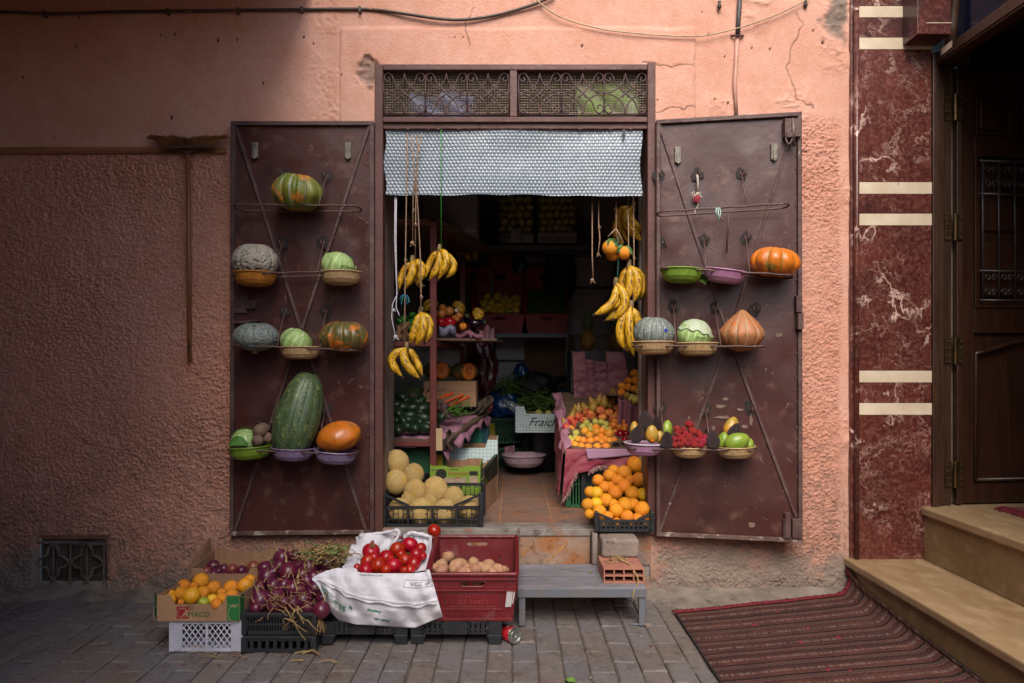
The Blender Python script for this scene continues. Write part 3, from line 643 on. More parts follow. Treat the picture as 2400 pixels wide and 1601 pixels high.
for px, py, k in ((1686, 12, 0), (1888, 8, 1)):
    o = thing('cable_anchor', ['small dark porcelain anchor above the conduit clamp', 'small dark porcelain anchor where the cream cable ends'][k], 'anchor', W(px, py, -.018))
    G().lathe([(.008, -.02), (.012, -.008), (.006, .008), (.010, .02)], 10, Matrix.Translation(W(px, py, -.02))).build('insulator', mcable, o, smooth=True); G().tube([W(px, py, .0), W(px, py-5, -.02)], .004, 6).build('pin', rod, o)
mpl = M('batten_wood', h('#a06c46'), h('#7a4e30'), s=4, rough=.75, bump=.4, bs=40, stretch=(.6, 6, 9), spots=(h('#4a3020'), 8, .66))
g = G(); a = W(-900, 346, -.025); b_ = W(531, 361, -.025); g.hexa([W(-900, 363, -.03), W(531, 359, -.03), W(531, 359, .0), W(-900, 363, .0), W(-900, 346, -.03), W(531, 344, -.03), W(531, 344, .0), W(-900, 346, .0)])
ob = g.build('wall_batten', mpl, bevel=.003, origin=W(200, 361, -.02)); tag(ob, 'long brown wooden batten fixed along the wall at broom height', 'batten')
bm2 = thing('broom', 'wooden push broom hung upside down from the wall batten', 'broom', W(440, 850, -.05))
G().tube([W(441, 352, -.06), W(443, 600, -.055), W(444, 849, -.03)], [.0125, .0125, .011], 10).build('handle', M('broom_wood', h('#8c5c34'), h('#6e4426'), s=5, rough=.6, stretch=(6, 6, .7), spots=(h('#4a2c18'), 9, .64)), bm2, smooth=True)
g = G(); g.hexa([W(380, 349, -.09), W(503, 347, -.09), W(503, 347, -.035), W(380, 349, -.035), W(378, 342, -.09), W(504, 340, -.09), W(504, 340, -.035), W(378, 342, -.035)])
g.bar(W(425, 350, -.06), W(441, 360, -.06), .02, .03); g.bar(W(458, 349, -.06), W(441, 360, -.06), .02, .03); g.build('head_block', M('broom_block', h('#4a3228'), h('#38251e'), s=8, rough=.7), bm2, bevel=.003)
g = G(); rr = random.Random(9)
for k in range(900):
    u = rr.random(); px0 = lerp(382, 500, u); y0 = rr.uniform(-.085, -.04); s_ = (u-.5)*2
    L_ = 20+9*abs(s_); fan = s_*abs(s_)*38*rr.uniform(.45, 1.1)+rr.uniform(-5, 5); L_ *= rr.uniform(.8, 1.15)
    g.tube([W(px0, 342, y0), W(px0+fan*.55, 342-L_*.62, y0+rr.uniform(-.006, .006)), W(px0+fan, 342-L_*(.8 if abs(s_) > .6 else 1)+rr.uniform(-2, 3)+4*(1-abs(s_)), y0+rr.uniform(-.01, .01))], [.0026, .0024, .0016], 3, caps=False)
g.build('bristles', M('broom_straw', h('#94602c'), h('#5c3418'), s=9, rough=.9), bm2)
# ================================================================= marble entrance on the right
mm = bpy.data.materials.new('red_marble'); mm.use_nodes = True; t = NT(mm); P = t.n['Principled BSDF']
o_ = t.new('ShaderNodeTexCoord').outputs['Object']
wv = t.new('ShaderNodeTexNoise'); wv.inputs['Scale'].default_value = 2.2; wv.inputs['Detail'].default_value = 6; t.link(o_, wv.inputs['Vector'])
ws = t.new('ShaderNodeVectorMath', operation='MULTIPLY_ADD'); t.link(wv.outputs['Color'], ws.inputs[0]); ws.inputs[1].default_value = (.35, .35, .35); t.link(o_, ws.inputs[2]); wp = ws.outputs[0]
c = t.mix(t.ramp(t.noise(wp, 3.2, 6, .6), [(.35, 0.0), (.65, 1.0)]), h('#3c1815'), h('#55221c'))
c = t.mix(t.ramp(t.noise(o_, 46, 8, .8), [(.46, 0.0), (.68, .75)]), c, h('#84594d'))
c = t.mix(t.ramp(t.noise(o_, 70, 4, .7), [(.62, 0.0), (.70, .6)]), c, h('#a88678'))
c = t.mix(t.ramp(t.noise(o_, 9, 8, .78), [(.55, 0.0), (.70, .5)]), c, h('#8d5a50'))
c = t.mix(t.ramp(t.noise(wp, 2.8, 5, .6), [(.55, 0.0), (.66, .75)]), c, h('#331a1c'))
f = t.noise(wp, 2.4, 7, .62); f = t.math('ABSOLUTE', t.math('SUBTRACT', f, .5))
gate = t.ramp(t.noise(o_, 2.6, 3), [(.50, 0.0), (.60, 1.0)])
c = t.mix(t.math('MULTIPLY', t.ramp(f, [(.0, .9), (.006, .6), (.013, 0.0)]), gate), c, h('#d9bcae'))
f2 = t.math('ABSOLUTE', t.math('SUBTRACT', t.noise(wp, 6.5, 6, .68), .5)); g2 = t.ramp(t.noise(o_, 3.7, 3), [(.48, 0.0), (.58, 1.0)])
c = t.mix(t.math('MULTIPLY', t.ramp(f2, [(.0, .55), (.007, .25), (.015, 0.0)]), g2), c, h('#c9a99c'))
t.link(c, P.inputs['Base Color']); P.inputs['Roughness'].default_value = .3; P.inputs['Specular IOR Level'].default_value = .5
cream = M('cream_marble', h('#d0c2ab'), h('#bfae95'), s=6, rough=.4, spots=(h('#97845f'), 14, .68))
tan = M('tan_marble', h('#9c8566'), h('#846a49'), s=2.2, rough=.42, bump=.06, bs=30, spots=(h('#b9a283'), 16, .48), spots2=(h('#7d6240'), 22, .52), sw=.25, sa=.55, det=8, lo=.25, hi=.75, stretch=(1, .45, 1))
tan2 = M('tan_marble_riser', h('#87704f'), h('#6e5839'), s=2.5, rough=.5, bump=.08, spots=(h('#a58c66'), 14, .48), spots2=(h('#5c4629'), 7, .54), sw=.22, sa=.65, det=8, lo=.25, hi=.75)
ent = thing('marble_entrance', 'house entrance clad in red marble with cream stripes', 'entrance', (2.1, -.02, .2))
X0, X1 = px2x(2004), px2x(2172); YF = -.045
g = G(); zt = 3.45; cuts = []
stripes = [(24, 50), (97, 124), (432, 459), (505, 532), (869, 896), (944, 971)]
z = .2; segs = []
for a, b_ in sorted(stripes, reverse=True):
    segs.append((z, py2z(b_)-.0008)); z = py2z(a)+.0008
segs.append((z, zt))
for k, (a, b_) in enumerate(segs):
    g = G(); g.box(X0, X1, YF, .25, a, b_); g.build('marble_slab', mm, ent, bevel=.0015)
for a, b_ in stripes:
    g = G(); g.box(X0, X1+.002, YF-.001, .25, py2z(b_), py2z(a)); g.build('cream_stripe', cream, ent, bevel=.0015)
g = G(); g.box(px2x(1988), X0-.001, -.03, .25, .2, zt); g.build('edge_strip', mm, ent, bevel=.004)
g = G(); g.tube([V((px2x(1999), -.045, .2)), V((px2x(1999), -.045, zt))], .013, 12); g.build('corner_bead', mm, ent, smooth=True)
g = G(); xa = 2.105; g.box(xa, 2.28, -.19, YF-.001, 2.965, 3.8); g.build('arch_stone', mm, ent, bevel=.003)
g = G()
g.box(2.15, 2.2805, -.1925, -.1895, 3.02, 3.024)
g.build('arch_joint', cream, ent)
# wall above and beside the doorway, running towards the street
g = G(); g.box(2.30, 2.48, -3.0, -1.45, -.02, 4.2); g.box(2.30, 2.48, -1.45, -.19, 3.75, 4.2); g.build('side_wall', mo, ent)
# steps
st_ = thing('marble_steps', 'two worn tan marble steps climbing to the wooden door', 'steps', (2.2, -.6, 0))
YS = -2.6
G().box(px2x(1975)+.022, 2.6, YS+.02, -.0, -.05, .158).build('riser', tan2, st_)
G().box(px2x(1975), px2x(2147)+.02, YS, .0, .159, .2).build('tread', tan, st_, bevel=.008)
G().box(px2x(2147)+.018, 2.9, YS+.02, -.048, .2005, .438).build('riser', tan2, st_)
G().box(px2x(2147), 4.3, YS, -.048, .439, .483).build('tread', tan, st_, bevel=.008)
G().box(X1+.004, 4.3, -.047, .9, .40, .4825).build('tread', tan, st_)
# door surround and leaf
wd_ = M('dark_wood', h('#3f281b'), h('#2e1c12'), s=3, rough=.42, bump=.12, bs=30, stretch=(9, 9, .7), spots=(h('#4d2f1f'), 6, .62), spots2=(h('#6a4a34'), 30, .72))
wd2 = M('door_wood', h('#3a2318'), h('#2c190f'), s=3, rough=.36, bump=.1, bs=30, stretch=(9, 9, .7), spots=(h('#48281a'), 5, .62), spots2=(h('#6a4a38'), 34, .74))
brass = M('brass_hinge', h('#5e4a2c'), h('#44341f'), s=14, rough=.4, metal=.8, spots=(h('#3a2a1c'), 20, .6))
jb = thing('entrance_door_frame', 'dark wooden door frame with fanlight beside the red marble', 'door frame', (2.3, -.02, .483))
g = G(); x = X1+.003
g.box(x, x+.035, -.055, .06, .483, 2.93); g.build('stile', wd_, jb, bevel=.004)
g = G(); g.box(x+.036, x+.075, -.035, .06, .483, 2.90); g.build('stile', wd_, jb, bevel=.006)
g = G(); g.box(x+.076, x+.118, -.022, .05, .483, 2.89); g.build('stile', wd_, jb, bevel=.003)
g = G(); g.box(x+.150, x+.178, -.02, .05, .49, 2.87); g.build('stile', wd_, jb, bevel=.003)
g = G(); g.box(x+.1185, x+.1495, .02, .05, .49, 2.87); g.build('gap_strip', M('gap_strip', h('#6e6250'), h('#54483a'), s=9, rough=.6), jb)
g = G(); g.hexa([V((2.285, -1.45, 2.84)), V((2.285, -.056, 2.86)), V((2.36, -.056, 2.86)), V((2.36, -1.45, 2.84)), V((2.285, -1.45, 2.93)), V((2.285, -.056, 2.925)), V((2.36, -.056, 2.925)), V((2.36, -1.45, 2.93))]); g.build('transom_rail', wd_, jb, bevel=.006)
g = G(); g.hexa([V((2.275, -1.45, 2.85)), V((2.275, -.08, 2.87)), V((2.2845, -.08, 2.87)), V((2.2845, -1.45, 2.85)), V((2.275, -1.45, 2.865)), V((2.275, -.08, 2.885)), V((2.2845, -.08, 2.885)), V((2.2845, -1.45, 2.865))]); g.build('transom_bead', wd_, jb)
g = G(); g.box(2.33, 2.335, -1.45, -.06, 2.94, 3.75); g.build('fanlight_glass', M('blue_glass', h('#1c2438'), h('#141a2a'), s=3, rough=.08), jb)
pts = [V((2.315, -.10-.10*math.sin(a*.5), 2.93+.8*math.sin(a*PI/2/10*10/10))) for a in (0,)]
g = G(); ar = []
for k in range(13):
    a = PI/2*k/12; ar.append(V((2.315, -.13-.65*(1-math.cos(a)), 2.93+.75*math.sin(a))))
g.tube(ar, .035, 8); g.build('arch_frame', wd_, jb, smooth=True)
G().bar(V((2.315, -.62, 2.93)), V((2.315, -.42, 3.6)), .04, .03, up=(1, 0, 0)).build('glazing_bar', wd_, jb)
g = G(); q = V((2.2735, -.16, 2.905)); G().add([q+V((0, -.05, -.014)), q+V((0, .05, -.018)), q+V((0, .05, .016)), q+V((0, -.05, .02))], [(0, 1, 2, 3)]).build('paper_label', M('paper', h('#cbb9a6'), rough=.7), jb)
for zy in (256, 535, 823, 1110):
    zc = py2z(zy); gsc = G(); g = G(); g.box(x+.078, x+.117, -.028, -.0215, zc-.07, zc+.07); g.box(x+.151, x+.178, -.027, -.0205, zc-.07, zc+.07); g.tube([V((x+.134, -.03, zc-.072)), V((x+.134, -.03, zc+.072))], .011, 8)
    for k in range(4):
        for xx in (x+.088, x+.106, x+.166): gsc.box(xx-.003, xx+.003, -.031, -.027, zc-.056+k*.037-.003, zc-.056+k*.037+.003)
    gsc.build('screws', mbolt, g.build('hinge', brass, jb))['kind'] = 'stuff'
# leaf, opened inwards and slightly away
dl = thing('wooden_door_leaf', 'dark panelled wooden door with an iron grille standing open', 'door', (x+.18, .0, .49))
dl_rot = R(6)
def DP(u, y, z): return V((x+.182+u*math.cos(dl_rot)-y*math.sin(dl_rot), .0+u*math.sin(dl_rot)+y*math.cos(dl_rot), z))
def dbox(g, u0, u1, y0, y1, z0, z1): g.hexa([DP(u0, y0, z0), DP(u1, y0, z0), DP(u1, y1, z0), DP(u0, y1, z0), DP(u0, y0, z1), DP(u1, y0, z1), DP(u1, y1, z1), DP(u0, y1, z1)])
g = G(); dbox(g, .0, .82, .02, .045, .492, 2.86)
dbox(g, 0, .08, 0, .02, .492, 2.86); dbox(g, .74, .82, 0, .02, .492, 2.86); dbox(g, .08, .74, 0, .02, .492, .60); dbox(g, .08, .74, 0, .02, 1.42, 1.56); dbox(g, .08, .74, 0, .02, 2.40, 2.50); dbox(g, .08, .74, 0, .02, 2.74, 2.86); dbox(g, .30, .36, 0.001, .02, 2.50, 2.74)
g.build('leaf', wd2, dl, bevel=.004)
for (u0, u1, z0, z1) in ((.10, .28, 2.52, 2.72), (.38, .56, 2.52, 2.72)):
    g = G(); dbox(g, u0+.02, u1-.02, .004, .02, z0+.02, z1-.02); rp_ = g.build('raised_panel', wd2, dl, bevel=.012)
    g = G(); dbox(g, u0-.015, u0, -.006, .001, z0-.015, z1+.015); dbox(g, u1, u1+.015, -.006, .001, z0-.015, z1+.015); dbox(g, u0, u1, -.006, .001, z0-.015, z0); dbox(g, u0, u1, -.006, .001, z1, z1+.015); g.build('moulding', wd2, rp_, bevel=.003)
g = G(); dbox(g, .08, .095, -.008, .001, 1.56, 2.40); dbox(g, .095, .74, -.008, .001, 2.385, 2.40); dbox(g, .095, .74, -.008, .001, 1.56, 1.575); dbox(g, .725, .74, -.008, .001, 1.575, 2.385); g.build('moulding', wd2, dl, bevel=.003)
pts = [DP(.085, -.004, .62), DP(.085, -.004, 1.30)]+[DP(lerp(.085, .735, k/14), -.004, 1.31+.07*abs(math.sin(PI*k/14))**1.5) for k in range(15)]+[DP(.735, -.004, 1.30), DP(.735, -.004, .62)]
g = G(); g.tube(pts+[pts[0]], .011, 6); g.build('moulding', wd2, dl, smooth=True)
for u0 in (.13, .44):
    g = G(); dbox(g, u0, u0+.22, .006, .02, 1.62, 1.92); dbox(g, u0, u0+.22, .006, .02, 1.98, 2.34); g.build('raised_panel', wd2, dl, bevel=.01)
g = G(); bl = M('black_iron', h('#4a4340'), h('#332e2c'), s=20, rough=.35, metal=.3)
for k in range(7):
    u = .12+k*.095; g.tube([DP(u, -.012, 1.60), DP(u, -.012, 2.36)], .006, 6)
for zz in (1.60, 1.76, 2.18, 2.36): g.tube([DP(.10, -.012, zz), DP(.72, -.012, zz)], .006, 6)
for k in range(6):
    for zc, sg in ((2.27, 1), (1.68, -1)):
        for s_ in (1, -1):
            uc = .12+(k+.5)*.095
            for dz in (.04, -.04):
                g.tube([DP(uc+s_*(.005+.02*(1-j/9)*math.cos(j*.75)+.012), -.016, zc+dz*1.0+.026*(1-j/11)*math.sin(j*.75)) for j in range(10)], .0042, 5)
g.build('iron_grille', bl, dl, smooth=True)
# hall behind the door
g = G(); g.box(2.49, 4.4, .9, 1.0, .4, 3.4); g.box(4.3, 4.4, -2.6, .9, .4, 3.4); g.box(2.36, 4.4, -2.6, 1.0, 3.25, 3.35); g.box(2.30, 4.4, -2.7, -2.601, .4, 3.4); g.box(x+.18, x+.3, .1, .9, .48, 3.3)
g.build('hall_walls', M('hall_plaster', h('#6a5c50'), h('#54483e'), s=3, rough=.9), ent)
# small rug on the landing
mr2 = M('pink_rug', h('#8d4a44'), h('#6a3a38'), s=14, rough=.95, stretch=(20, 1, 1), spots=(h('#3a2a2c'), 8, .6))
rg = thing('landing_rug', 'pinkish woven rug with red fringe on the top step', 'rug', (2.9, -.3, .486))
g = G(); g.sheet(20, 10, lambda u, v: V((lerp(2.62, 3.9, u), lerp(-.95, -.12, v)-.10*(1-u)*0, .489+.004*float(vnoise(u*4, v*4, 2, 70))))); g.build('cloth', mr2, rg, smooth=True, solid=.006)
g = G(); rr = random.Random(3)
for k in range(150):
    y = lerp(-.95, -.13, k/149); a = rr.uniform(-.4, .4); g.tube([V((2.625, y, .494)), V((2.59, y+a*.03, .494+rr.uniform(0, .006))), V((2.555+rr.uniform(-.02, .015), y+a*.06, .488))], .004, 4, caps=False)
g.build('fringe', M('red_wool', h('#741824'), h('#56121c'), s=30, rough=.95), rg)
# ================================================================= kilim on the paving
mk = bpy.data.materials.new('kilim'); mk.use_nodes = True; t = NT(mk); P = t.n['Principled BSDF']
uv = t.new('ShaderNodeTexCoord').outputs['UV']; sp_ = t.new('ShaderNodeSeparateXYZ'); t.link(uv, sp_.inputs[0]); U_, V_ = sp_.outputs[0], sp_.outputs[1]
zig = t.math('MULTIPLY', t.math('ABSOLUTE', t.math('SUBTRACT', t.math('FRACT', t.math('MULTIPLY', U_, 30)), .5)), .010)
vv = t.math('ADD', V_, t.math('MULTIPLY', t.noise(uv, 12, 3), .004)); vz = t.math('ADD', vv, zig)
c = t.mix(t.ramp(t.noise(uv, 9, 4), [(.4, 0.0), (.65, 1.0)]), h('#54352f'), h('#452b27'))
bands = t.new('ShaderNodeTexNoise'); bands.inputs['Scale'].default_value = 1; cv = t.new('ShaderNodeCombineXYZ'); t.link(t.math('MULTIPLY', vv, 26), cv.inputs[1]); t.link(cv.outputs[0], bands.inputs['Vector']); bands.inputs['Detail'].default_value = 2
c = t.mix(t.ramp(bands.outputs['Fac'], [(.50, 0.0), (.54, .8)]), c, h('#3d2826'))
s1 = t.math('FRACT', t.math('MULTIPLY', vv, 15)); c = t.mix(t.ramp(s1, [(.0, 0.0), (.02, 1.0), (.09, 1.0), (.11, 0.0)]), c, h('#221a1c'))
s2 = t.math('FRACT', t.math('MULTIPLY', vz, 15)); c = t.mix(t.ramp(s2, [(.30, 0.0), (.31, .5), (.35, .5), (.36, 0.0)]), c, h('#665a52'))
c = t.mix(t.ramp(s2, [(.42, 0.0), (.43, .75), (.47, .75), (.48, 0.0)]), c, h('#1e181a'))
c = t.mix(t.ramp(t.math('FRACT', t.math('MULTIPLY', vz, 15)), [(.18, 0.0), (.19, .7), (.22, .7), (.23, 0.0)]), c, h('#64524a'))
cb_ = t.new('ShaderNodeCombineXYZ'); t.link(t.math('MULTIPLY', U_, 220), cb_.inputs[0]); t.link(t.math('MULTIPLY', vv, 15), cb_.inputs[1])
hat = t.math('MULTIPLY', t.ramp(t.noise(cb_.outputs[0], 1, 1), [(.48, 0.0), (.55, 1.0)]), t.ramp(s1, [(.62, 0.0), (.64, .55), (.78, .55), (.80, 0.0)]))
c = t.mix(hat, c, h('#80706a'))
c = t.mix(t.ramp(t.noise(uv, 60, 5, .8), [(.45, 0.0), (.75, .45)]), c, h('#2e2020'))
c = t.mix(t.ramp(t.noise(uv, 26, 2), [(.70, 0.0), (.72, .8)]), c, h('#8d2430'))
t.link(c, P.inputs['Base Color']); P.inputs['Roughness'].default_value = .95; P.inputs['Specular IOR Level'].default_value = .15
b = t.new('ShaderNodeBump'); b.inputs['Strength'].default_value = .5; b.inputs['Distance'].default_value = .004; t.link(t.noise(uv, 320, 2), b.inputs['Height']); t.link(b.outputs[0], P.inputs['Normal'])
kl = thing('kilim', 'dark red striped kilim with red fringe lying against the marble steps', 'rug', (1.3, -.9, .01))
XR = px2x(1975)+.020
def kil(u, v):
    X = lerp(.81, XR, min(1, u*1.04)); yt = lerp(-.355, -.10, u)+.05*max(0, u-.9)/.1; y = lerp(yt, -2.3+.12*u, v)
    z = .009+.004*float(vnoise(u*6, v*9, 1.2, 71))
    c_ = max(0, (u-.80)/.20); z += (max(0, (u-.86)/.14)**2)*.09*max(0, 1-v*1.6); X -= .012*c_*c_+.015*math.sin(v*9)*c_*0
    z += .022*(max(0, u-.2)/.8)*math.exp(-v*11)
    X = min(X, XR-.004-.05*v*(u > .95)*0)
    if v < .05 and u > .9: z += (u-.9)*.25*(1-v/.05)
    return V((X, y, z))
g = G(); g.sheet(60, 90, kil, uv=True); g.build('weave', mk, kl, smooth=True, solid=.006)
g = G(); rr = random.Random(4)
for k in range(330):
    u = k/329; p = kil(u, 0.001); a = rr.uniform(-1, 1)
    g.tube([p+V((0, -.004, .004)), p+V((a*.006, .014, .007+rr.uniform(0, .006))), p+V((a*.014, .022+rr.uniform(0, .016), .0+rr.uniform(0, .005)))], .0035, 4, caps=False)
g.build('fringe', M('red_wool', h('#8d1c2a')), kl)
g = G()
g.tube([kil(.985, k/80)+V((.006, 0, .003)) for k in range(81)], .006, 5); g.build('selvedge', M('black_wool', h('#1e191b'), rough=.95), kl); g = G(); g.tube([kil(.006, k/80)+V((-.003, 0, .001)) for k in range(81)], .0045, 5)
g.build('selvedge', M('black_wool', h('#1e191b'), rough=.95), kl)
# ================================================================= fruit and vegetable shapes (unit size)
def blob(n=22, m=16, sx=1, sy=1, sz=1, rib=0, ribn=0, ribk=3, dt=0, db=0, dw=.3, tip=0, btip=0, tw=.25, pear=0, pz=.2, noise=0, nf=2.2, seed=0, uv=False, sq=1):
    g = G(); vs = []; uvs = []
    for j in range(m+1):
        ph = -PI/2+PI*j/m
        for i in range(n+1):
            th = 2*PI*i/n-PI/2
            c = max(0.0, math.cos(ph)); z = math.sin(ph); r = 1.0
            if sq != 1: c = abs(c)**sq
            if rib: r *= 1-rib*(1-abs(math.sin(ribn*th/2)))**ribk*(c**.6)
            x, y = c*math.cos(th)*r, c*math.sin(th)*r; zz = z*(1-(1-r)*.35)
            rho = math.hypot(x, y)
            if dt and z > 0: zz -= dt*math.exp(-(rho/dw)**2)
            if db and z < 0: zz += db*math.exp(-(rho/dw)**2)
            if tip and z > 0: zz += tip*math.exp(-(rho/tw)**2)
            if btip and z < 0: zz -= btip*math.exp(-(rho/tw)**2)
            if pear:
                k = max(0, min(1, (zz+1-pz)/1.6)); k = k*k*(3-2*k); x *= 1-pear*k; y *= 1-pear*k
            if noise:
                f = 1+noise*((float(vnoise(x*1.3+z*.7, y*1.3-z*.9, nf, 80+seed))-.5)*2)
                x *= f; y *= f; zz *= f
            vs.append((x*sx, y*sy, zz*sz)); uvs.append((i/n, j/m))
    fs = [(j*(n+1)+i, j*(n+1)+i+1, (j+1)*(n+1)+i+1, (j+1)*(n+1)+i) for j in range(m) for i in range(n)]
    g.add(vs, fs)
    if uv: g.uv = uvs
    return g
def mesh(name, *pairs, smooth=True):
    me = bpy.data.meshes.new(name); v = []; f = []; mi = []; uv = []
    for k, (g, mat) in enumerate(pairs):
        o = len(v); v += g.v; f += [tuple(i+o for i in q) for q in g.f]; mi += [k]*len(g.f); me.materials.append(mat)
        uv += g.uv if g.uv else [(0, 0)]*len(g.v)
    me.from_pydata(v, [], f); me.polygons.foreach_set('material_index', mi)
    if any(g.uv for g, _ in pairs):
        L = me.uv_layers.new(name='UVMap'); idx = np.empty(len(me.loops), dtype=np.int32); me.loops.foreach_get('vertex_index', idx)
        L.data.foreach_set('uv', np.array(uv, dtype=np.float32)[idx].ravel())
    if smooth: me.polygons.foreach_set('use_smooth', [True]*len(f))
    me.update(); return me
PROTO = {}
def kind(name, me, *children): PROTO[name] = (me, children)    # children: (part name, mesh)
def put(k, loc, size, label, cat=None, group=None, rot=(0, 0, 0), s=(1, 1, 1), name=None):
    me, ch = PROTO[k]; me = me if not isinstance(me, list) else me[int(abs(loc[0]*7919+loc[2]*104729)) % len(me)]
    o = bpy.data.objects.new(name or k, me); COL.objects.link(o); o.location = loc; o.rotation_euler = rot; o.scale = tuple(size*x for x in s)
    cn = (cat or k).replace('_', ' '); tag(o, label, cn, group)
    for nm, cm in ch:
        c = bpy.data.objects.new(nm, cm); COL.objects.link(c); c.parent = o
    return o
def putpx(k, px, py, y, rpx, label, **kw): return put(k, W(px, py, y), rpx/sc(y), label, **kw)
fr_spec = dict(rough=.42, bs=70)
stem_m = M('dry_stem', h('#8a7a52'), h('#5c4c30'), s=14, rough=.85)
green_m = M('leaf_green', h('#4c7a34'), h('#35592a'), s=8, rough=.55)
dot = M('stem_dot', h('#3a3418'), h('#5a5024'), s=14, rough=.8)
def dotg(z, r=.10, dz=.02): return G().lathe([(0.001, z+dz), (r*.6, z+dz*.8), (r, z-.02)], 8, cap=False)
mor = M('orange_peel', h('#e5921e'), h('#da8414'), s=2.2, rough=.45, bump=.5, bs=26, rnd=.14, hue=.008, spots=(h('#c07818'), 9, .70))
mor2 = M('ripe_yellow_orange', h('#e8a018'), h('#cfa020'), s=1.6, rough=.42, bump=.25, bs=26, rnd=.12, hue=.02, spots=(h('#8f8a2a'), 2.4, .62), spots2=(h('#7a5218'), 14, .72))
mog = M('green_orange', h('#b9b03a'), h('#6f8a2c'), s=1.6, rough=.42, bump=.2, bs=26)
kind('orange', mesh('orange', (blob(20, 14, sz=.97, dt=.03, noise=.015), mor), (dotg(.93, .085), dot)))
kind('yellow_orange', mesh('yellow_orange', (blob(20, 14, sz=1.03, tip=.03, noise=.02), mor2), (dotg(1.03, .07), dot)))
kind('green_orange', mesh('green_orange', (blob(18, 12), mog)))
mto = M('tomato_red', h('#a81d0e'), h('#96170b'), s=1.5, rough=.3, rnd=.16, spots=(h('#b8481a'), 1.3, .62), hue=.01)
cal = G()
for k in range(6):
    a = 2*PI*k/6+.2; cal.add([(.05*math.cos(a+1.2), .05*math.sin(a+1.2), .86), (.05*math.cos(a-1.2), .05*math.sin(a-1.2), .86), (.42*math.cos(a), .42*math.sin(a), .90+.04*(k % 2)), (.26*math.cos(a+.12), .26*math.sin(a+.12), .93), (.26*math.cos(a-.12), .26*math.sin(a-.12), .93)], [(0, 3, 4, 1), (3, 2, 4)])
cal.tube([(0, 0, .84), (.03, 0, 1.05)], .035, 5)
kind('tomato', mesh('tomato', (blob(24, 16, sz=.86, rib=.05, ribn=6, dt=.16, dw=.28), mto)), ('calyx', mesh('calyx', (cal, green_m), smooth=False)))
kind('plain_tomato', mesh('plain_tomato', (blob(24, 16, sz=.9, rib=.03, ribn=5, db=.04), mto)))
mme = M('melon_net', h('#dcc080'), h('#d6b066'), s=1.4, rough=.75, bump=1.5, bs=15, rnd=.08, spots=(h('#b99a60'), 15, .50), spots2=(h('#d9b14a'), 1.2, .60))
stn = G().tube([(0, 0, 1.0), (.02, .01, 1.07)], [.06, .045], 7); stn.lathe([(.11, .985), (.06, 1.02), (.0, 1.02)], 9, cap=False)
kind('melon', mesh('melon', (blob(28, 20, sz=1.1, noise=.012), mme)), ('stem', mesh('stem', (stn, stem_m))))
mpo = M('potato_skin', h('#b48a6a'), h('#a07455'), s=2.4, rough=.75, bump=.2, bs=30, rnd=.10, hue=.012, spots=(h('#6e4c38'), 11, .69), spots2=(h('#b87f74'), 1.6, .58))
mpo2 = M('earthy_potato', h('#7c6552'), h('#6a5444'), s=2.4, rough=.85, bump=.3, bs=30, rnd=.08, spots=(h('#4a382c'), 9, .66))
kind('potato', [mesh('potato', (blob(18, 14, sx=1.25, sy=.9, sz=.85, noise=.10, seed=q), mpo)) for q in range(4)])
kind('earthy_potato', [mesh('earthy_potato', (blob(18, 14, sx=1.15, sy=.9, sz=.9, noise=.07, seed=q), mpo2)) for q in range(2)])
# red onion: bulb, roots, dry stalk
mon = M('red_onion_skin', h('#4c1229'), h('#60203a'), s=1.3, rough=.33, rnd=.18, stretch=(3.2, 3.2, .5), spots=(h('#96607a'), 2.6, .68), spots2=(h('#3a0c20'), 2.2, .60), hue=.01)
mon2 = M('brown_onion_skin', h('#7a2c2c'), h('#8d4a3e'), s=1.6, rough=.3, rnd=.15, stretch=(3, 3, .5), spots=(h('#a86a5c'), 3, .62), hue=.015)
mroot = M('onion_root', h('#ab8a5e'), h('#8a6a44'), s=20, rough=.95, rnd=.1)
mstalk = M('dry_stalk', h('#8d744c'), h('#a89468'), s=5, rough=.9, spots=(h('#6c5a36'), 8, .6))
def roots(seed, n=26, L=1.3):
    r = random.Random(seed); g = G()
    for k in range(n):
        a = r.uniform(0, 2*PI); q = r.uniform(.2, 1.0); pts = [(0, 0, -.93)]
        x, y, z = math.cos(a)*.08, math.sin(a)*.08, -.98; dx, dy, dz = math.cos(a)*q*.22, math.sin(a)*q*.22, -.16
        for s_ in range(6):
            x += dx*L*.6+r.uniform(-.07, .07); y += dy*L*.6+r.uniform(-.07, .07); z += dz*L*.75; dx *= .85; dy *= .85; pts.append((x, y, z))
        g.tube(pts, [.032, .03, .027, .024, .021, .017, .011], 4, caps=False)
    g.lathe([(.17, -.93), (.12, -1.02), (0, -1.03)], 8, cap=False); return g
def stalk(seed, L=1.4):
    r = random.Random(seed); g = G(); pts = [(0, 0, .9)]; x = y = 0; z = .9
    for s_ in range(6): x += r.uniform(-.16, .16); y += r.uniform(-.16, .16); z += L/6; pts.append((x, y, z))
    g.tube(pts, [.20, .13, .09, .08, .07, .06, .03], 6); return g
onb = blob(28, 18, sz=.95, tip=.30, tw=.22, btip=.06, rib=.012, ribn=14)
kind('red_onion', mesh('red_onion', (onb, mon)), ('roots', mesh('roots', (roots(1), mroot), smooth=False)), ('stalk', mesh('stalk', (stalk(1), mstalk))))
kind('hairy_red_onion', mesh('hairy_red_onion', (onb, mon)), ('roots', mesh('roots', (roots(2, 44, 1.9), mroot), smooth=False)), ('stalk', mesh('stalk', (stalk(2), mstalk))))
kind('boxed_onion', [mesh('boxed_onion', (onb, mon2)), mesh('boxed_onion', (onb, mon))], ('roots', mesh('roots', (roots(3, 12, .35), mroot), smooth=False)))
mye = M('onion_gold', h('#b9763a'), h('#a0602c'), s=1.6, rough=.35, rnd=.1, stretch=(3, 3, .5))
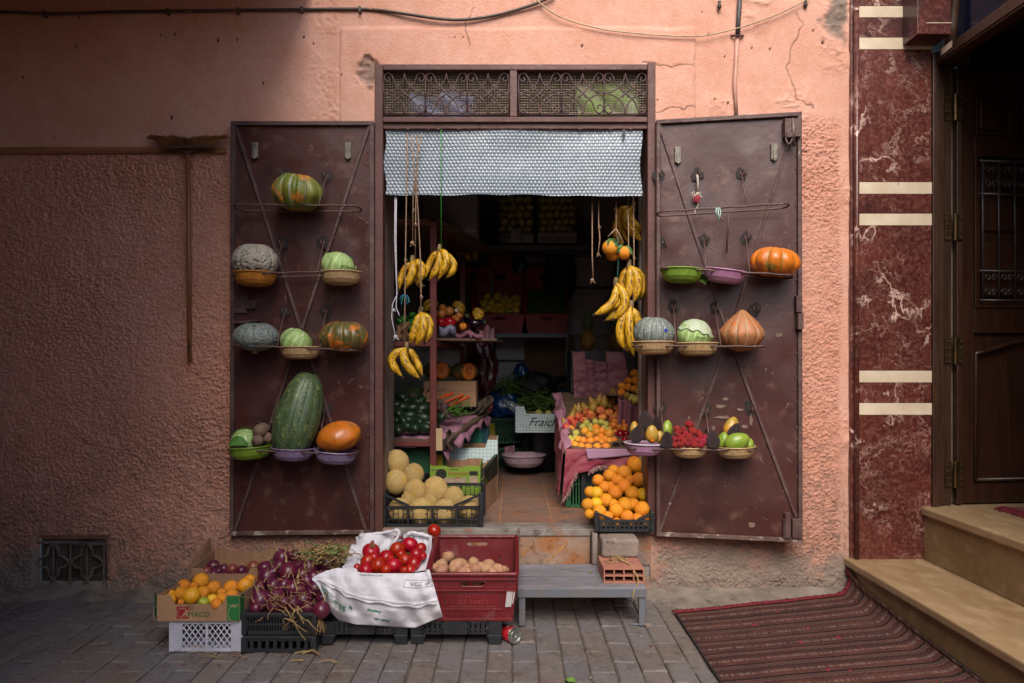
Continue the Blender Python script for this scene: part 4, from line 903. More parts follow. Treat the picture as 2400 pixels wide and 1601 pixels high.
kind('golden_onion', mesh('golden_onion', (onb, mye)))
kind('garlic', mesh('garlic', (blob(18, 12, rib=.1, ribn=8, tip=.5, sz=.8), M('garlic_skin', h('#c9b9aa'), h('#a08f86'), s=3, rough=.6))))
map_ = M('apricot_skin', h('#f0a030'), h('#e88e22'), s=1.3, rough=.55, rnd=.08, hue=.012, spots=(h('#d8602a'), 1.4, .66), sss=.1)
kind('apricot', mesh('apricot', (blob(18, 13, sx=.97, sz=1.03, rib=.09, ribn=1, ribk=9, dt=.08, dw=.22), map_)))
mgu = M('guava_skin', h('#c9c060'), h('#b0a844'), s=1.6, rough=.5, rnd=.1, spots=(h('#7a7430'), 8, .66))
kind('guava', mesh('guava', (blob(16, 12, dt=.05, noise=.02), mgu), (dotg(.95, .1), dot)))
mpe = M('peach_skin', h('#b23a2a'), h('#d98a3e'), s=1.1, rough=.8, rnd=.14, hue=.015, lo=.42, hi=.6, spots=(h('#6e1c20'), 1.3, .62))
kind('peach', mesh('peach', (blob(20, 14, rib=.08, ribn=1, ribk=9, dt=.12, tip=0, btip=.05), mpe)))
kind('kiwi', mesh('kiwi', (blob(16, 12, sz=1.15), M('kiwi_skin', h('#6a5644'), h('#55432f'), s=5, rough=.95, bump=.4))))
mkm = M('medlar_skin', h('#d9801c'), h('#b8601a'), s=2, rough=.45, rnd=.12)
kind('medlar', mesh('medlar', (blob(14, 10, noise=.03), mkm), (dotg(.95, .2), dot)))
mpl_ = M('plum_skin', h('#8d0e1a'), h('#7a0a18'), s=1.5, rough=.12, rnd=.1)
kind('plum', mesh('plum', (blob(18, 13, sz=1.05, rib=.03, ribn=1, ribk=8), mpl_)))
mav = M('avocado_skin', h('#3a2e30'), h('#4a3c3e'), s=5, rough=.34, bump=2.5, bs=11, rnd=.2, spots=(h('#5c4a4a'), 11, .56))
avb = blob(26, 20, pear=.42, pz=.7, sz=1.35, noise=.02)
kind('avocado', mesh('avocado', (avb, mav)), ('stem', mesh('stem', (G().tube([(0, 0, 1.30), (.02, 0, 1.40)], .07, 6), stem_m))))
mma = M('mango_green', h('#6a8a2a'), h('#8a9a38'), s=1.1, rough=.35, rnd=.08, spots=(h('#a08a3a'), 1.6, .66), hue=.01)
mmy = M('mango_yellow', h('#c08a34'), h('#98883a'), s=1.1, rough=.4, rnd=.08, spots=(h('#b0602a'), 1.3, .62), spots2=(h('#5c4a20'), 18, .68))
mgb = blob(24, 18, sx=.95, sy=.8, sz=1.25, pear=.15, pz=.4, noise=.03)
kind('green_mango', mesh('green_mango', (mgb, mma)), ('stem', mesh('stem', (G().tube([(0, 0, 1.2), (0, 0, 1.28)], .05, 6), stem_m))))
kind('yellow_mango', mesh('yellow_mango', (mgb, mmy)), ('stem', mesh('stem', (G().tube([(0, 0, 1.2), (0, 0, 1.28)], .05, 6), stem_m))))
mst = M('strawberry_red', h('#951018'), h('#800c14'), s=2, rough=.28, bump=.6, bs=14, rnd=.2, spots=(h('#b8703c'), 14, .66), hue=.008)
cs = G()
for k in range(7):
    a = 2*PI*k/7; cs.add([(0, 0, .92), (.30*math.cos(a-.25), .30*math.sin(a-.25), .95), (.62*math.cos(a), .62*math.sin(a), .92+.1*(k % 2)), (.30*math.cos(a+.25), .30*math.sin(a+.25), .95)], [(0, 1, 2, 3)])
kind('strawberry', mesh('strawberry', (blob(16, 14, pear=-.0, sz=1.2, btip=.25, tw=.6, dt=.1), mst)), ('calyx', mesh('calyx', (cs, green_m), smooth=False)))
mpr = M('pear_skin', h('#b08a3a'), h('#94702c'), s=2.2, rough=.55, rnd=.1, spots=(h('#6a4c20'), 6, .62))
kind('pear', mesh('pear', (blob(20, 18, pear=.62, pz=.55, sz=1.45, noise=.02), mpr)), ('stem', mesh('stem', (G().tube([(0, 0, 1.38), (.05, .02, 1.62), (.14, .03, 1.85)], [.05, .04, .05], 6), dot))))
mal = M('apple_skin', h('#cfc168'), h('#bfae50'), s=1.4, rough=.35, rnd=.1, spots=(h('#8a7a34'), 6, .66))
kind('apple', mesh('apple', (blob(18, 13, sz=.9, dt=.28, dw=.3, db=.1), mal), (G().tube([(0, 0, .6), (.03, 0, .85)], .035, 5), dot)))
mle = M('lemon_skin', h('#dcb634'), h('#c4a030'), s=1.8, rough=.4, bump=.2, bs=22, rnd=.12)
kind('lemon', mesh('lemon', (blob(18, 13, sz=1.15, tip=.15, btip=.08, tw=.2), mle)))
kind('green_lemon', mesh('green_lemon', (blob(18, 13, sz=1.15, tip=.15, btip=.08, tw=.2), mog)))
mgp = M('green_pepper', h('#2c6a1c'), h('#3f7f26'), s=1.5, rough=.15, rnd=.15)
mrp = M('red_pepper', h('#a00a1e'), h('#860818'), s=1.5, rough=.10)
pst = G().tube([(0, 0, .7), (.04, .02, 1.0), (.14, .03, 1.15)], [.13, .09, .10], 7)
ppb = blob(24, 16, rib=.2, ribn=4, ribk=2, dt=.35, dw=.35, db=.25, sz=1.05, sq=.8)
kind('green_pepper', mesh('green_pepper', (ppb, mgp)), ('stem', mesh('stem', (pst, green_m))))
kind('red_pepper', mesh('red_pepper', (ppb, mrp)), ('stem', mesh('stem', (pst, green_m))))
meg = M('aubergine_skin', h('#17101a'), h('#211624'), s=2, rough=.08)
kind('aubergine', mesh('aubergine', (blob(22, 18, pear=.3, pz=.4, sz=1.9), meg)), ('calyx', mesh('calyx', (G().lathe([(.55, 1.55), (.4, 1.85), (.1, 1.95), (.08, 2.3)], 9), green_m))))
mzu = M('dark_cucurbit', h('#1c2e1c'), h('#223824'), s=2.0, rough=.38, rnd=.15, spots=(h('#3f6a22'), 1.5, .66))
zst = G(); zst.tube([(0, 0, 1.55), (.06, .03, 1.75), (.24, .08, 1.9), (.42, .16, 1.88)], [.09, .065, .05, .055], 6)
kind('dark_squash', mesh('dark_squash', (blob(20, 18, sz=1.62, pear=.12, pz=.8), mzu)), ('stem', mesh('stem', (zst, M('pale_stem', h('#8d8668'), h('#6f694c'), s=9, rough=.7)))))
mbe = M('beet_skin', h('#4a3438'), h('#5c4640'), s=3, rough=.85, bump=.5, bs=14, spots=(h('#35262a'), 5, .6))
kind('beetroot', mesh('beetroot', (blob(20, 14, btip=.5, tw=.3, noise=.06), mbe)), ('stalk', mesh('stalk', (G().tube([(0, 0, .9), (.1, 0, 1.5), (.3, .1, 2.3), (.6, .15, 3.0)], [.12, .09, .07, .05], 5).tube([(0, 0, .9), (-.1, .1, 1.5), (-.1, .2, 2.2), (-.3, .3, 2.9)], [.12, .09, .07, .05], 5), M('beet_stalk', h('#5a2432'), h('#4a3a2c'), s=6, rough=.6)))))
mca = M('carrot_skin', h('#c9541c'), h('#b04414'), s=3, rough=.55, rnd=.1, stretch=(1, 1, 4), spots=(h('#8a3812'), 9, .64))
kind('carrot', mesh('carrot', (G().lathe([(0, -1), (.05, -.9), (.11, -.4), (.16, .3), (.19, .8), (.17, .95), (.07, 1.0), (0, .98)], 12), mca)))
# ---------------------------------------------------------------- pumpkins, marrow, cabbage
def warty(n=150, m=100, pts=420, amp=.055, sx=1, sz=.86, rib=.05, ribn=10, seed=1, dt=.12, grow=1):
    r = np.random.RandomState(seed); P = r.normal(size=(pts, 3)); P /= np.linalg.norm(P, axis=1)[:, None]; sizes = r.uniform(.55, 1.25, pts)
    ph = np.linspace(-PI/2, PI/2, m+1); th = np.linspace(0, 2*PI, n+1)-PI/2; TH, PH = np.meshgrid(th, ph)
    D = np.stack([np.cos(PH)*np.cos(TH), np.cos(PH)*np.sin(TH), np.sin(PH)], -1).reshape(-1, 3)
    d = np.sqrt(np.maximum(0, 2-2*D@P.T))*(math.sqrt(pts)/3.55)/sizes
    dm = np.clip(d.min(1), 0, 1); bump = np.sqrt(np.clip(1-dm**2, 0, 1))
    R_ = (1-rib*(1-np.abs(np.sin(ribn*TH/2)))**3*np.maximum(0, np.cos(PH))**.6).ravel()+amp*bump
    rho = np.hypot(D[:, 0], D[:, 1]); v = D*R_[:, None]*np.array([sx, sx, sz]); v[:, 2] -= np.where(D[:, 2] > 0, dt*np.exp(-(rho/.3)**2), 0)
    g = G(); g.add(v.tolist(), [(j*(n+1)+i, j*(n+1)+i+1, (j+1)*(n+1)+i+1, (j+1)*(n+1)+i) for j in range(m) for i in range(n)]); return g
pstem = G().tube([(0, 0, .72), (.03, .02, .9), (.10, .04, 1.05)], [.16, .11, .12], 8)
def ribmat(name, a, b, crease, s=2.2, n=10, rough=.4, spots=None, spots2=None, bump=.15, bs=22):
    m = M(name, a, b, s=s, rough=rough, bump=bump, bs=bs, spots=spots, spots2=spots2, stretch=None)
    if crease:
        t = NT(m); P = t.n['Principled BSDF']; src = P.inputs['Base Color'].links[0].from_socket
        uv = t.new('ShaderNodeTexCoord').outputs['UV']; sp_ = t.new('ShaderNodeSeparateXYZ'); t.link(uv, sp_.inputs[0])
        th = t.math('MULTIPLY', sp_.outputs[0], n); f = t.math('ABSOLUTE', t.math('SUBTRACT', t.math('FRACT', t.math('ADD', th, .5+n*(-.25))), .5))
        f = t.math('ADD', f, t.math('MULTIPLY', t.math('SUBTRACT', t.noise(t.new('ShaderNodeTexCoord').outputs['Object'], 7, 4), .5), .12))
        c = t.mix(t.ramp(f, [(.02, .85), (.09, 0.0)]), src, crease); t.link(c, P.inputs['Base Color'])
    return m
mgpu = ribmat('green_pumpkin', h('#5c6a26'), h('#74742c'), h('#8c9680'), n=10, spots=(h('#b5742a'), 1.25, .53), spots2=(h('#3c5224'), 4, .60))
kind('green_pumpkin', mesh('pumpkin', (blob(90, 40, sz=.77, rib=.20, ribn=11, ribk=2.6, dt=.22, db=.28, uv=True, noise=.04), mgpu)))
mopu = ribmat('orange_pumpkin', h('#c8701c'), h('#b5601a'), h('#7a6a34'), n=10, spots=(h('#7d6a2c'), 1.3, .60), spots2=(h('#8a5a22'), 9, .64), rough=.36)
kind('orange_pumpkin', mesh('pumpkin', (blob(90, 40, sz=.66, rib=.17, ribn=10, ribk=2.6, dt=.2, db=.2, uv=True, noise=.03), mopu)))
mgo = ribmat('mottled_pumpkin', h('#4c4a28'), h('#5a5530'), h('#8a6a3a'), n=14, spots=(h('#b5661e'), 1.6, .51), spots2=(h('#a8642a'), 7, .60), rough=.3)
kind('mottled_pumpkin', mesh('pumpkin', (blob(100, 40, sz=.70, rib=.10, ribn=14, ribk=2.5, dt=.15, db=.2, uv=True, noise=.03), mgo)))
mgw = M('warty_grey', h('#a39c8e'), h('#8f887a'), s=3, rough=.6, bump=.2, bs=25, spots=(h('#b09468'), 4, .66), spots2=(h('#6e685c'), 6, .66))
kind('warty_pumpkin', mesh('pumpkin', (warty(amp=.085, pts=800, n=200, m=130, sz=.9, rib=.08, ribn=8), mgw)))
mgg = M('bumpy_grey_green', h('#66706c'), h('#7a827c'), s=3, rough=.5, bump=.4, bs=20, spots=(h('#9a9a8e'), 11, .58), spots2=(h('#4a5450'), 3, .60))
kind('bumpy_pumpkin', mesh('pumpkin', (warty(pts=800, amp=.05, sz=.66, rib=.05, ribn=12, seed=2), mgg)), ('stem', mesh('stem', (G().tube([(0, 0, -.5), (-.05, -.1, -.66), (-.06, -.14, -.78)], [.14, .13, .15], 8), M('tan_stem', h('#a87a4c'), h('#8a6038'), s=9)))))
mgr = ribmat('grey_pumpkin', h('#6a736e'), h('#59635e'), h('#9aa09a'), n=16, spots=(h('#a3a69c'), 13, .56), spots2=(h('#7a6a50'), 2.2, .66), rough=.5, bump=.4)
kind('grey_pumpkin', mesh('pumpkin', (blob(100, 40, sz=.84, rib=.07, ribn=16, ribk=2.5, dt=.12, db=.2, uv=True, noise=.02), mgr)), ('sticker', mesh('sticker', (G().lathe([(0, 0), (.085, 0)], 14, Matrix.Translation((.40, -.905, .22)) @ Matrix.Rotation(R(24), 4, 'Z') @ Matrix.Rotation(R(78), 4, 'X'), cap=False), M('blue_sticker', h('#1c34b8'), h('#1a2ea0'), rough=.3)), smooth=False)))
mcone = ribmat('cone_pumpkin', h('#a8663a'), h('#8f6a48'), h('#9a8a70'), n=12, spots=(h('#b5602a'), 2.2, .56), spots2=(h('#5a3c22'), 5, .63), rough=.45, bump=.3)
kind('cone_pumpkin', mesh('pumpkin', (blob(90, 44, sz=.93, pear=.62, pz=.72, rib=.07, ribn=12, ribk=2.5, uv=True, noise=.04), mcone)), ('stem', mesh('stem', (G().lathe([(.18, .86), (.14, .93), (0, .935)], 10, cap=False), stem_m))))
mos = M('smooth_orange_squash', h('#c06a18'), h('#a8601c'), s=1.2, rough=.35, spots=(h('#55562a'), 1.15, .60), spots2=(h('#7a4418'), 9, .70))
kind('orange_squash', mesh('squash', (blob(40, 26, sx=1, sy=.85, sz=.66, pear=.0, noise=.05), mos)))
mmw = ribmat('marrow_skin', h('#34472f'), h('#43573a'), h('#566a4c'), n=14, s=3, spots=(h('#6a7a44'), 3.6, .58), spots2=(h('#a0a04c'), 17, .60), rough=.42)
kind('marrow', mesh('marrow', (blob(90, 50, sz=1.78, rib=.035, ribn=14, ribk=2, pear=.16, pz=.6, uv=True, noise=.02, sq=.62), mmw)))
# cabbage
mcab = bpy.data.materials.new('cabbage_leaf'); mcab.use_nodes = True; t = NT(mcab); P = t.n['Principled BSDF']
tc = t.new('ShaderNodeTexCoord'); o_ = tc.outputs['Object']; sp_ = t.new('ShaderNodeSeparateXYZ'); t.link(tc.outputs['UV'], sp_.inputs[0])
nz = t.math('MULTIPLY', t.math('SUBTRACT', t.noise(o_, 4, 3), .5), .12)
fu = t.math('ABSOLUTE', t.math('SUBTRACT', t.math('FRACT', t.math('ADD', t.math('MULTIPLY', sp_.outputs[0], 5), nz)), .5))
sv = t.math('FRACT', t.math('ADD', t.math('SUBTRACT', t.math('MULTIPLY', sp_.outputs[1], 11), t.math('MULTIPLY', fu, 7)), nz))
c = t.mix(t.ramp(t.noise(o_, 2.2, 4), [(.35, 0.0), (.65, 1.0)]), h('#7c9f4c'), h('#98b868'))
c = t.mix(t.ramp(sv, [(.0, .95), (.16, 0.0), (.90, 0.0), (1.0, .95)]), c, h('#d5e3b4')); c = t.mix(t.ramp(fu, [(.0, 1.0), (.07, 0.0)]), c, h('#e2ecc8'))
c = t.mix(t.ramp(t.noise(o_, 13, 5), [(.55, 0.0), (.75, .4)]), c, h('#6a8a3a'))
t.link(c, P.inputs['Base Color']); P.inputs['Roughness'].default_value = .42
b = t.new('ShaderNodeBump'); b.inputs['Strength'].default_value = .35; b.inputs['Distance'].default_value = .02; t.link(t.ramp(sv, [(.0, 1.0), (.15, 0.0), (.9, 0.0), (1.0, 1.0)]), b.inputs['Height']); t.link(b.outputs[0], P.inputs['Normal'])
def shell(th0, th1, ph0, ph1, r0, seed, curl=.0, n=24, m=16):
    g = G(); uvs = []
    def f(u, v):
        wob = .12*math.sin(u*9+seed)+.05*math.sin(u*23+seed*2)
        th = lerp(th0, th1, u); ph = lerp(ph0, ph1+wob*.35, v); e = max(0, v-.8)/.2
        r = r0+curl*e*e+.012*math.sin(u*11+v*7+seed)+.03*max(0, abs(u-.5)-.42)/.08
        return V((math.cos(ph)*math.cos(th)*r, math.cos(ph)*math.sin(th)*r, math.sin(ph)*r*.88))
    g.sheet(n, m, f, uv=True); return g
def cabbage(seed, flap=False):
    gs_ = [blob(40, 26, sz=.88, noise=.03, uv=True, seed=seed % 5)]
    gs_ += [shell(-2.7, -1.0, -1.3, .85, 1.03, seed, .06), shell(-1.75, .1, -1.3, .30, 1.07, seed+2, .09), shell(.2, 1.9, -1.3, .8, 1.04, seed+3, .06), shell(2.0, 3.9, -1.3, .6, 1.05, seed+4, .08)]
    return gs_
def merge(gs_):
    o = G(); o.uv = []
    for g in gs_: o.add(g.v, g.f); o.uv += g.uv
    return o
kind('cabbage', [mesh('cabbage', (merge(cabbage(q)), mcab)) for q in (1, 4)])
mflap = M('grey_leaf', h('#9aa88c'), h('#aab59c'), s=3, rough=.5, bump=.2, spots=(h('#8a9a70'), 4, .62), spots2=(h('#7a5a44'), 9, .74))
fl = G()
def ff(u, v):
    th = lerp(-PI*1.05, .05, u); ph = lerp(1.5, .18+.34*math.sin((u-.1)*4.2)+.06*math.sin(u*31), v); e = max(0, v-.85)/.15
    r = 1.07+.05*e; return V((math.cos(ph)*math.cos(th)*r, math.cos(ph)*math.sin(th)*r, math.sin(ph)*r*.92))
fl.sheet(40, 20, ff)
kind('flap_cabbage', mesh('cabbage', (merge(cabbage(2)), mcab)), ('outer_leaf', mesh('outer_leaf', (fl, mflap))))
# ---------------------------------------------------------------- colander bowls
def bowlmesh(mat):
    n = 120; g = G(); prof = [(.50, -.60), (.72, -.52), (.86, -.36), (.93, -.16), (.955, -.05), (1.0, -.04), (1.02, -.01), (1.0, .02), (.955, .01), (.93, -.04), (.90, -.16), (.83, -.34), (.70, -.49), (.48, -.565)]
    prof2 = []
    for a, b_ in zip(prof[:-1], prof[1:]): prof2 += [a, ((a[0]+b_[0])/2, (a[1]+b_[1])/2)]
    prof2.append(prof[-1])
    def fn(r, th, z):
        k = 1-.018*(math.cos(th*60) < 0)*(-.5 < z < -.06); return (r*k*math.cos(th), r*k*math.sin(th), z)
    g.lathe(prof2, n, None, fn, cap=True); return mesh('bowl', (g, mat), smooth=False)
BOWLS = {'orange': ('#b5772a', '#9c6626'), 'beige': ('#b89a72', '#a58860'), 'lime': ('#7a9a34', '#6a882c'), 'purple': ('#877495', '#786686'), 'pink': ('#b07c9e', '#a07090'), 'lilac': ('#b084a4', '#a07896')}
WR_ = mesh('rim', (G().tube([(1.0*math.cos(2*PI*k/64), 1.0*math.sin(2*PI*k/64), .005) for k in range(64)], .038, 6, closed=True), M('white_rim', h('#c9c4cc'), h('#b0aab4'), s=9, rough=.4)))
for k_, (a, b_) in BOWLS.items(): kind(k_+'_bowl', bowlmesh(M(k_+'_plastic', h(a), h(b_), s=5, rough=.4, spots=(tuple(x*.75 for x in h(b_)), 9, .68), sss=.15)), *([('rim', WR_)] if k_ == 'lilac' else []))
# ================================================================= goods on the left leaf
YL = -.185
def on(L, k, px, py, rpx, label, off=.13, **kw):
    p = L.P(px, py, off); return put(k, p, rpx/sc(p.y), label, **kw)
BW = 'colander bowls on the door racks'
def bowl(L, c, px, py, r, label, rot=(0, 0, 0), off=.13): return on(L, c+'_bowl', px, py, r, label, off=off, cat='bowl', group=BW, name='colander_bowl', rot=rot)
on(LL, 'green_pumpkin', 697, 452, 59, 'green and orange ribbed pumpkin alone on the top rack', cat='pumpkin', rot=(R(4), R(3), .3))
bowl(LL, 'orange', 598, 640, 51, 'orange colander bowl holding the knobbly grey pumpkin')
on(LL, 'warty_pumpkin', 598, 612, 49, 'grey pumpkin covered in knobbly warts in the orange bowl', cat='pumpkin', s=(1, 1, .9), rot=(.1, 0, .4))
bowl(LL, 'beige', 799, 638, 49, 'beige colander bowl with the round cabbage, level with the orange bowl')
on(LL, 'cabbage', 792, 624, 38, 'pale green cabbage in the beige bowl beside the doorway, upper of two', cat='cabbage', rot=(.35, .2, .6), s=(1, 1, .98))
on(LL, 'bumpy_pumpkin', 600, 789, 50, 'squat grey green bumpy pumpkin with its stalk pointing down', cat='pumpkin', rot=(.12, 0, .2))
bowl(LL, 'beige', 704, 813, 48, 'beige colander bowl holding the small cabbage between two pumpkins')
on(LL, 'cabbage', 694, 803, 36, 'small green cabbage in the beige bowl between two pumpkins', cat='cabbage', rot=(.5, -.3, 2.2), off=.14)
on(LL, 'mottled_pumpkin', 806, 790, 57, 'shiny dark pumpkin mottled with orange beside the doorway', cat='pumpkin', rot=(.05, -.03, .8))
bowl(LL, 'lime', 587, 1046, 50, 'lime green bowl holding a cabbage and four potatoes', rot=(0, -.06, 0))
on(LL, 'cabbage', 574, 1034, 31, 'pale cabbage lying with potatoes in the lime bowl', cat='cabbage', rot=(.5, -.5, 1), off=.13)
g = G(); g.sheet(10, 8, lambda u, v: LL.P(lerp(536, 580, u), 1042-18*abs(math.sin(PI*u))**.7*v-2*v+3*(1-v), .22-.03*v)); ob = g.build('cabbage_leaf', M('dark_leaf', h('#3a6a24'), h('#4c7a30'), s=6, rough=.5), smooth=True, solid=.002, origin=LL.P(555, 1044, .2)); tag(ob, 'dark green loose leaf over the edge of the lime bowl', 'leaf')
for px, py, r, lb, o_ in ((609, 1011, 18, 'top potato of the four in the lime bowl', .16), (617, 1004, 14, 'potato half hidden at the back of the lime bowl', .10), (627, 1026, 14, 'potato nearest the marrow in the lime bowl', .14), (604, 1033, 15, 'lowest potato resting on the lime bowl rim', .20)):
    on(LL, 'earthy_potato', px, py, r, lb, off=o_, cat='potato', group='potatoes in the lime bowl', rot=(px, .2, py*.3), name='potato')
bowl(LL, 'purple', 687, 1049, 50, 'purple colander bowl under the tall green marrow', rot=(0, .04, 0))
on(LL, 'marrow', 700, 972, 54, 'tall dark green speckled marrow standing in a purple bowl', cat='marrow', rot=(R(-4), R(15), .2), s=(1, 1, 1.03))
bowl(LL, 'purple', 788, 1057, 50, 'purple colander bowl under the smooth orange squash', rot=(0, .08, 0))
on(LL, 'orange_squash', 794, 1024, 53, 'smooth orange squash tilted in a purple bowl', cat='squash', rot=(.1, R(-14), .1), s=(1, 1, 1.0))
# ================================================================= goods on the right leaf
bowl(RL, 'lime', 1598, 632, 50, 'empty lime green colander bowl beside the pink one', rot=(0, .05, 0))
bowl(RL, 'pink', 1700, 633, 51, 'empty bright pink colander bowl tipped on its rack', rot=(.1, .13, 0))
g = G()
def lf(u, v):
    w = abs(math.sin(PI*min(1, v*1.02+.02)))**.6; return RL.P(1632+22*v+(u-.5)*40*w, 640+32*v-4*abs(u-.5)*8*(v)+math.sin(u*9)*2, .10+.02*math.sin(u*6))
g.sheet(14, 12, lf); ob = g.build('cabbage_leaf', M('dull_leaf', h('#6a8a44'), h('#5a7a3a'), s=5, rough=.5), smooth=True, solid=.002, origin=RL.P(1650, 645, .1)); tag(ob, 'limp green leaf hanging between the lime and pink bowls', 'leaf')
on(RL, 'orange_pumpkin', 1816, 615, 60, 'bright orange deeply ribbed pumpkin beside the pink bowl', cat='pumpkin', rot=(.08, .06, .35), s=(1, .9, .93))
bowl(RL, 'beige', 1532, 801, 50, 'beige colander bowl holding the grey pumpkin with blue sticker')
on(RL, 'grey_pumpkin', 1532, 781, 48, 'grey pumpkin with a round blue sticker in a beige bowl', cat='pumpkin', rot=(.1, .05, 0))
bowl(RL, 'beige', 1634, 804, 50, 'beige colander bowl holding the cabbage with a grey leaf')
on(RL, 'flap_cabbage', 1627, 786, 38, 'cabbage wrapped in a torn grey outer leaf', cat='cabbage', rot=(.35, .25, .1), off=.14, s=(1, 1, 1.05))
on(RL, 'cone_pumpkin', 1738, 776, 52, 'tall cone shaped brown pumpkin beside the wrapped cabbage', cat='pumpkin', rot=(.05, 0, .5))
bowl(RL, 'lilac', 1509, 1039, 46, 'lilac white rimmed bowl of avocados and mangoes', rot=(0, .03, 0))
bowl(RL, 'beige', 1616, 1047, 42, 'beige colander bowl heaped with strawberries')
bowl(RL, 'beige', 1724, 1046, 46, 'beige colander bowl heaped with green mangoes', rot=(0, -.03, 0))
AV = 'avocados on the strawberry rack'; MG = 'mangoes on the strawberry rack'
for px, py, r, rot, o_, lb in ((1494, 1017, 16.5, (.1, .3, 0), .21, 'pebbly black avocado leaning in front in the lilac bowl'), (1512, 985, 17, (-.3, .2, .4), .15, 'black avocado topmost on the lilac bowl'), (1537, 993, 13, (.2, 0, 1), .06, 'dull avocado at the back between lilac and strawberry bowls'), (1563, 1033, 16, (0, 0, 2), .20, 'glossy purple black avocado wedged between lilac and strawberry bowls'), (1671, 1032, 17, (.05, .02, 3), .20, 'large black avocado wedged between strawberries and green mangoes'), (1658, 1018, 11, (0, .1, 1), .09, 'small avocado behind the one wedged beside the strawberries'), (1722, 1013, 16.5, (-.1, .35, 0), .12, 'purplish avocado lying on the green mangoes')):
    on(RL, 'avocado', px, py, r, lb, off=o_, group=AV, rot=rot)
for k, px, py, r, rot, o_, lb in (('yellow_mango', 1528, 1018, 17.5, (.15, -.1, .3), .19, 'yellow mango with a red sticker in the lilac bowl'), ('yellow_mango', 1487, 1005, 14, (0, .25, 1.5), .12, 'reddish mango behind the avocado at the lilac bowl edge'), ('green_mango', 1563, 1006, 17, (.1, .1, 1), .08, 'green mango behind the glossy wedged avocado'), ('yellow_mango', 1546, 1025, 12, (0, 0, 0), .15, 'orange mango mostly hidden beside the glossy avocado'), ('yellow_mango', 1714, 1004, 22, (.1, .3, .6), .07, 'large yellow mango at the back of the mango bowl'), ('green_mango', 1727, 1036, 24, (.2, 1.2, .1), .19, 'biggest green mango lying in front of the mango bowl'), ('green_mango', 1694, 1034, 17, (.1, -.2, 2), .14, 'pale green mango beside the strawberries'), ('green_mango', 1757, 1042, 12, (0, .5, 1), .15, 'small yellowish green mango at the outer bowl rim')):
    o = on(RL, k, px, py, r, lb, off=o_, cat='mango', group=MG, rot=rot, name='mango')
    if 'sticker' in lb:
        q = V(o.location)+V((-.004, -r/sc(o.location.y)*.80, -r/sc(o.location.y)*.62)); g = G(); g.lathe([(0, .0), (.0105, .0), (.0105, .002)], 12, Matrix.Translation(q) @ Matrix.Rotation(R(108), 4, 'X'), cap=False)
        s_ = g.build('sticker', M('red_sticker', h('#c8301c'), h('#d8a020'), s=160, rough=.3), None, origin=q); s_.parent = o; s_.location = (0, 0, 0); s_.matrix_parent_inverse = Matrix.LocRotScale(o.location, o.rotation_euler, o.scale).inverted() @ Matrix.Translation(q)
SB = [(1586, 1005, 9), (1601, 1009, 9), (1616, 995, 10.5), (1624, 1011, 10), (1596, 1027, 10.5), (1614, 1026, 9.5), (1641, 1021, 9.5), (1579, 1030, 10), (1589, 1016, 8.5), (1607, 1018, 8), (1634, 1014, 8.5), (1594, 1042, 9), (1612, 1042, 9), (1627, 1043, 9), (1631, 1033, 8.5), (1648, 1036, 10), (1654, 1028, 8.5), (1642, 1044, 8), (1581, 1043, 8), (1604, 1036, 8), (1622, 1034, 8), (1639, 1032, 8)]
rr = random.Random(8)
def rows(items, tol):
    """group (px,py,..) items into rows by py, front row first; yields (row index, place from the left, item)"""
    it = sorted(items, key=lambda q: -q[1]); R_ = []; cur = []; 
    for q in it:
        if cur and cur[0][1]-q[1] > tol: R_.append(cur); cur = []
        cur.append(q)
    if cur: R_.append(cur)
    for i, r_ in enumerate(R_):
        for j, q in enumerate(sorted(r_, key=lambda q: q[0])): yield i, j, len(r_), i == len(R_)-1, q
def rowname(i, last): return 'front row' if i == 0 else ('top row' if last else ORD[i]+' row up')
def place(j, n):
    if n == 1: return 'lone'
    if j == 0: return 'leftmost'
    if j == n-1: return 'rightmost'
    if n == 3: return 'middle'
    return ORD[j]+' from left'
def pile(k, items, yfun, noun, where, group, tol=14, cat=None, rot=None, name=None, adj='', s=(1, 1, 1)):
    for i, j, n, last, q in rows(items, tol):
        px, py, r = q[:3]; kk = q[3] if len(q) > 3 else k; y = yfun(px, py)
        lab = f"{place(j, n)} {noun} in the {rowname(i, last)} {where}"
        ro = rot() if rot else (rr.uniform(-.9, .9)+1.0, rr.uniform(-.9, .9), rr.uniform(0, 6))
        ss = (1, 1, q[4]) if len(q) > 4 and not isinstance(q[4], tuple) else s
        o = putpx(kk, px, py, y, r, lab, cat=cat or k, group=group, rot=ro, name=name or k, s=ss)
        if len(lab.split()) > 16: print('LONG', lab)
pile('strawberry', SB, lambda px, py: RL.y(px2x(px))-.13-.05*(py-1020)/25-.02, 'strawberry', 'of the strawberry bowl', 'strawberries in the beige bowl', 9, s=(.9, .9, .9), rot=lambda: (rr.uniform(1.3, 3.4), rr.uniform(-.7, .7), rr.uniform(0, 6)))
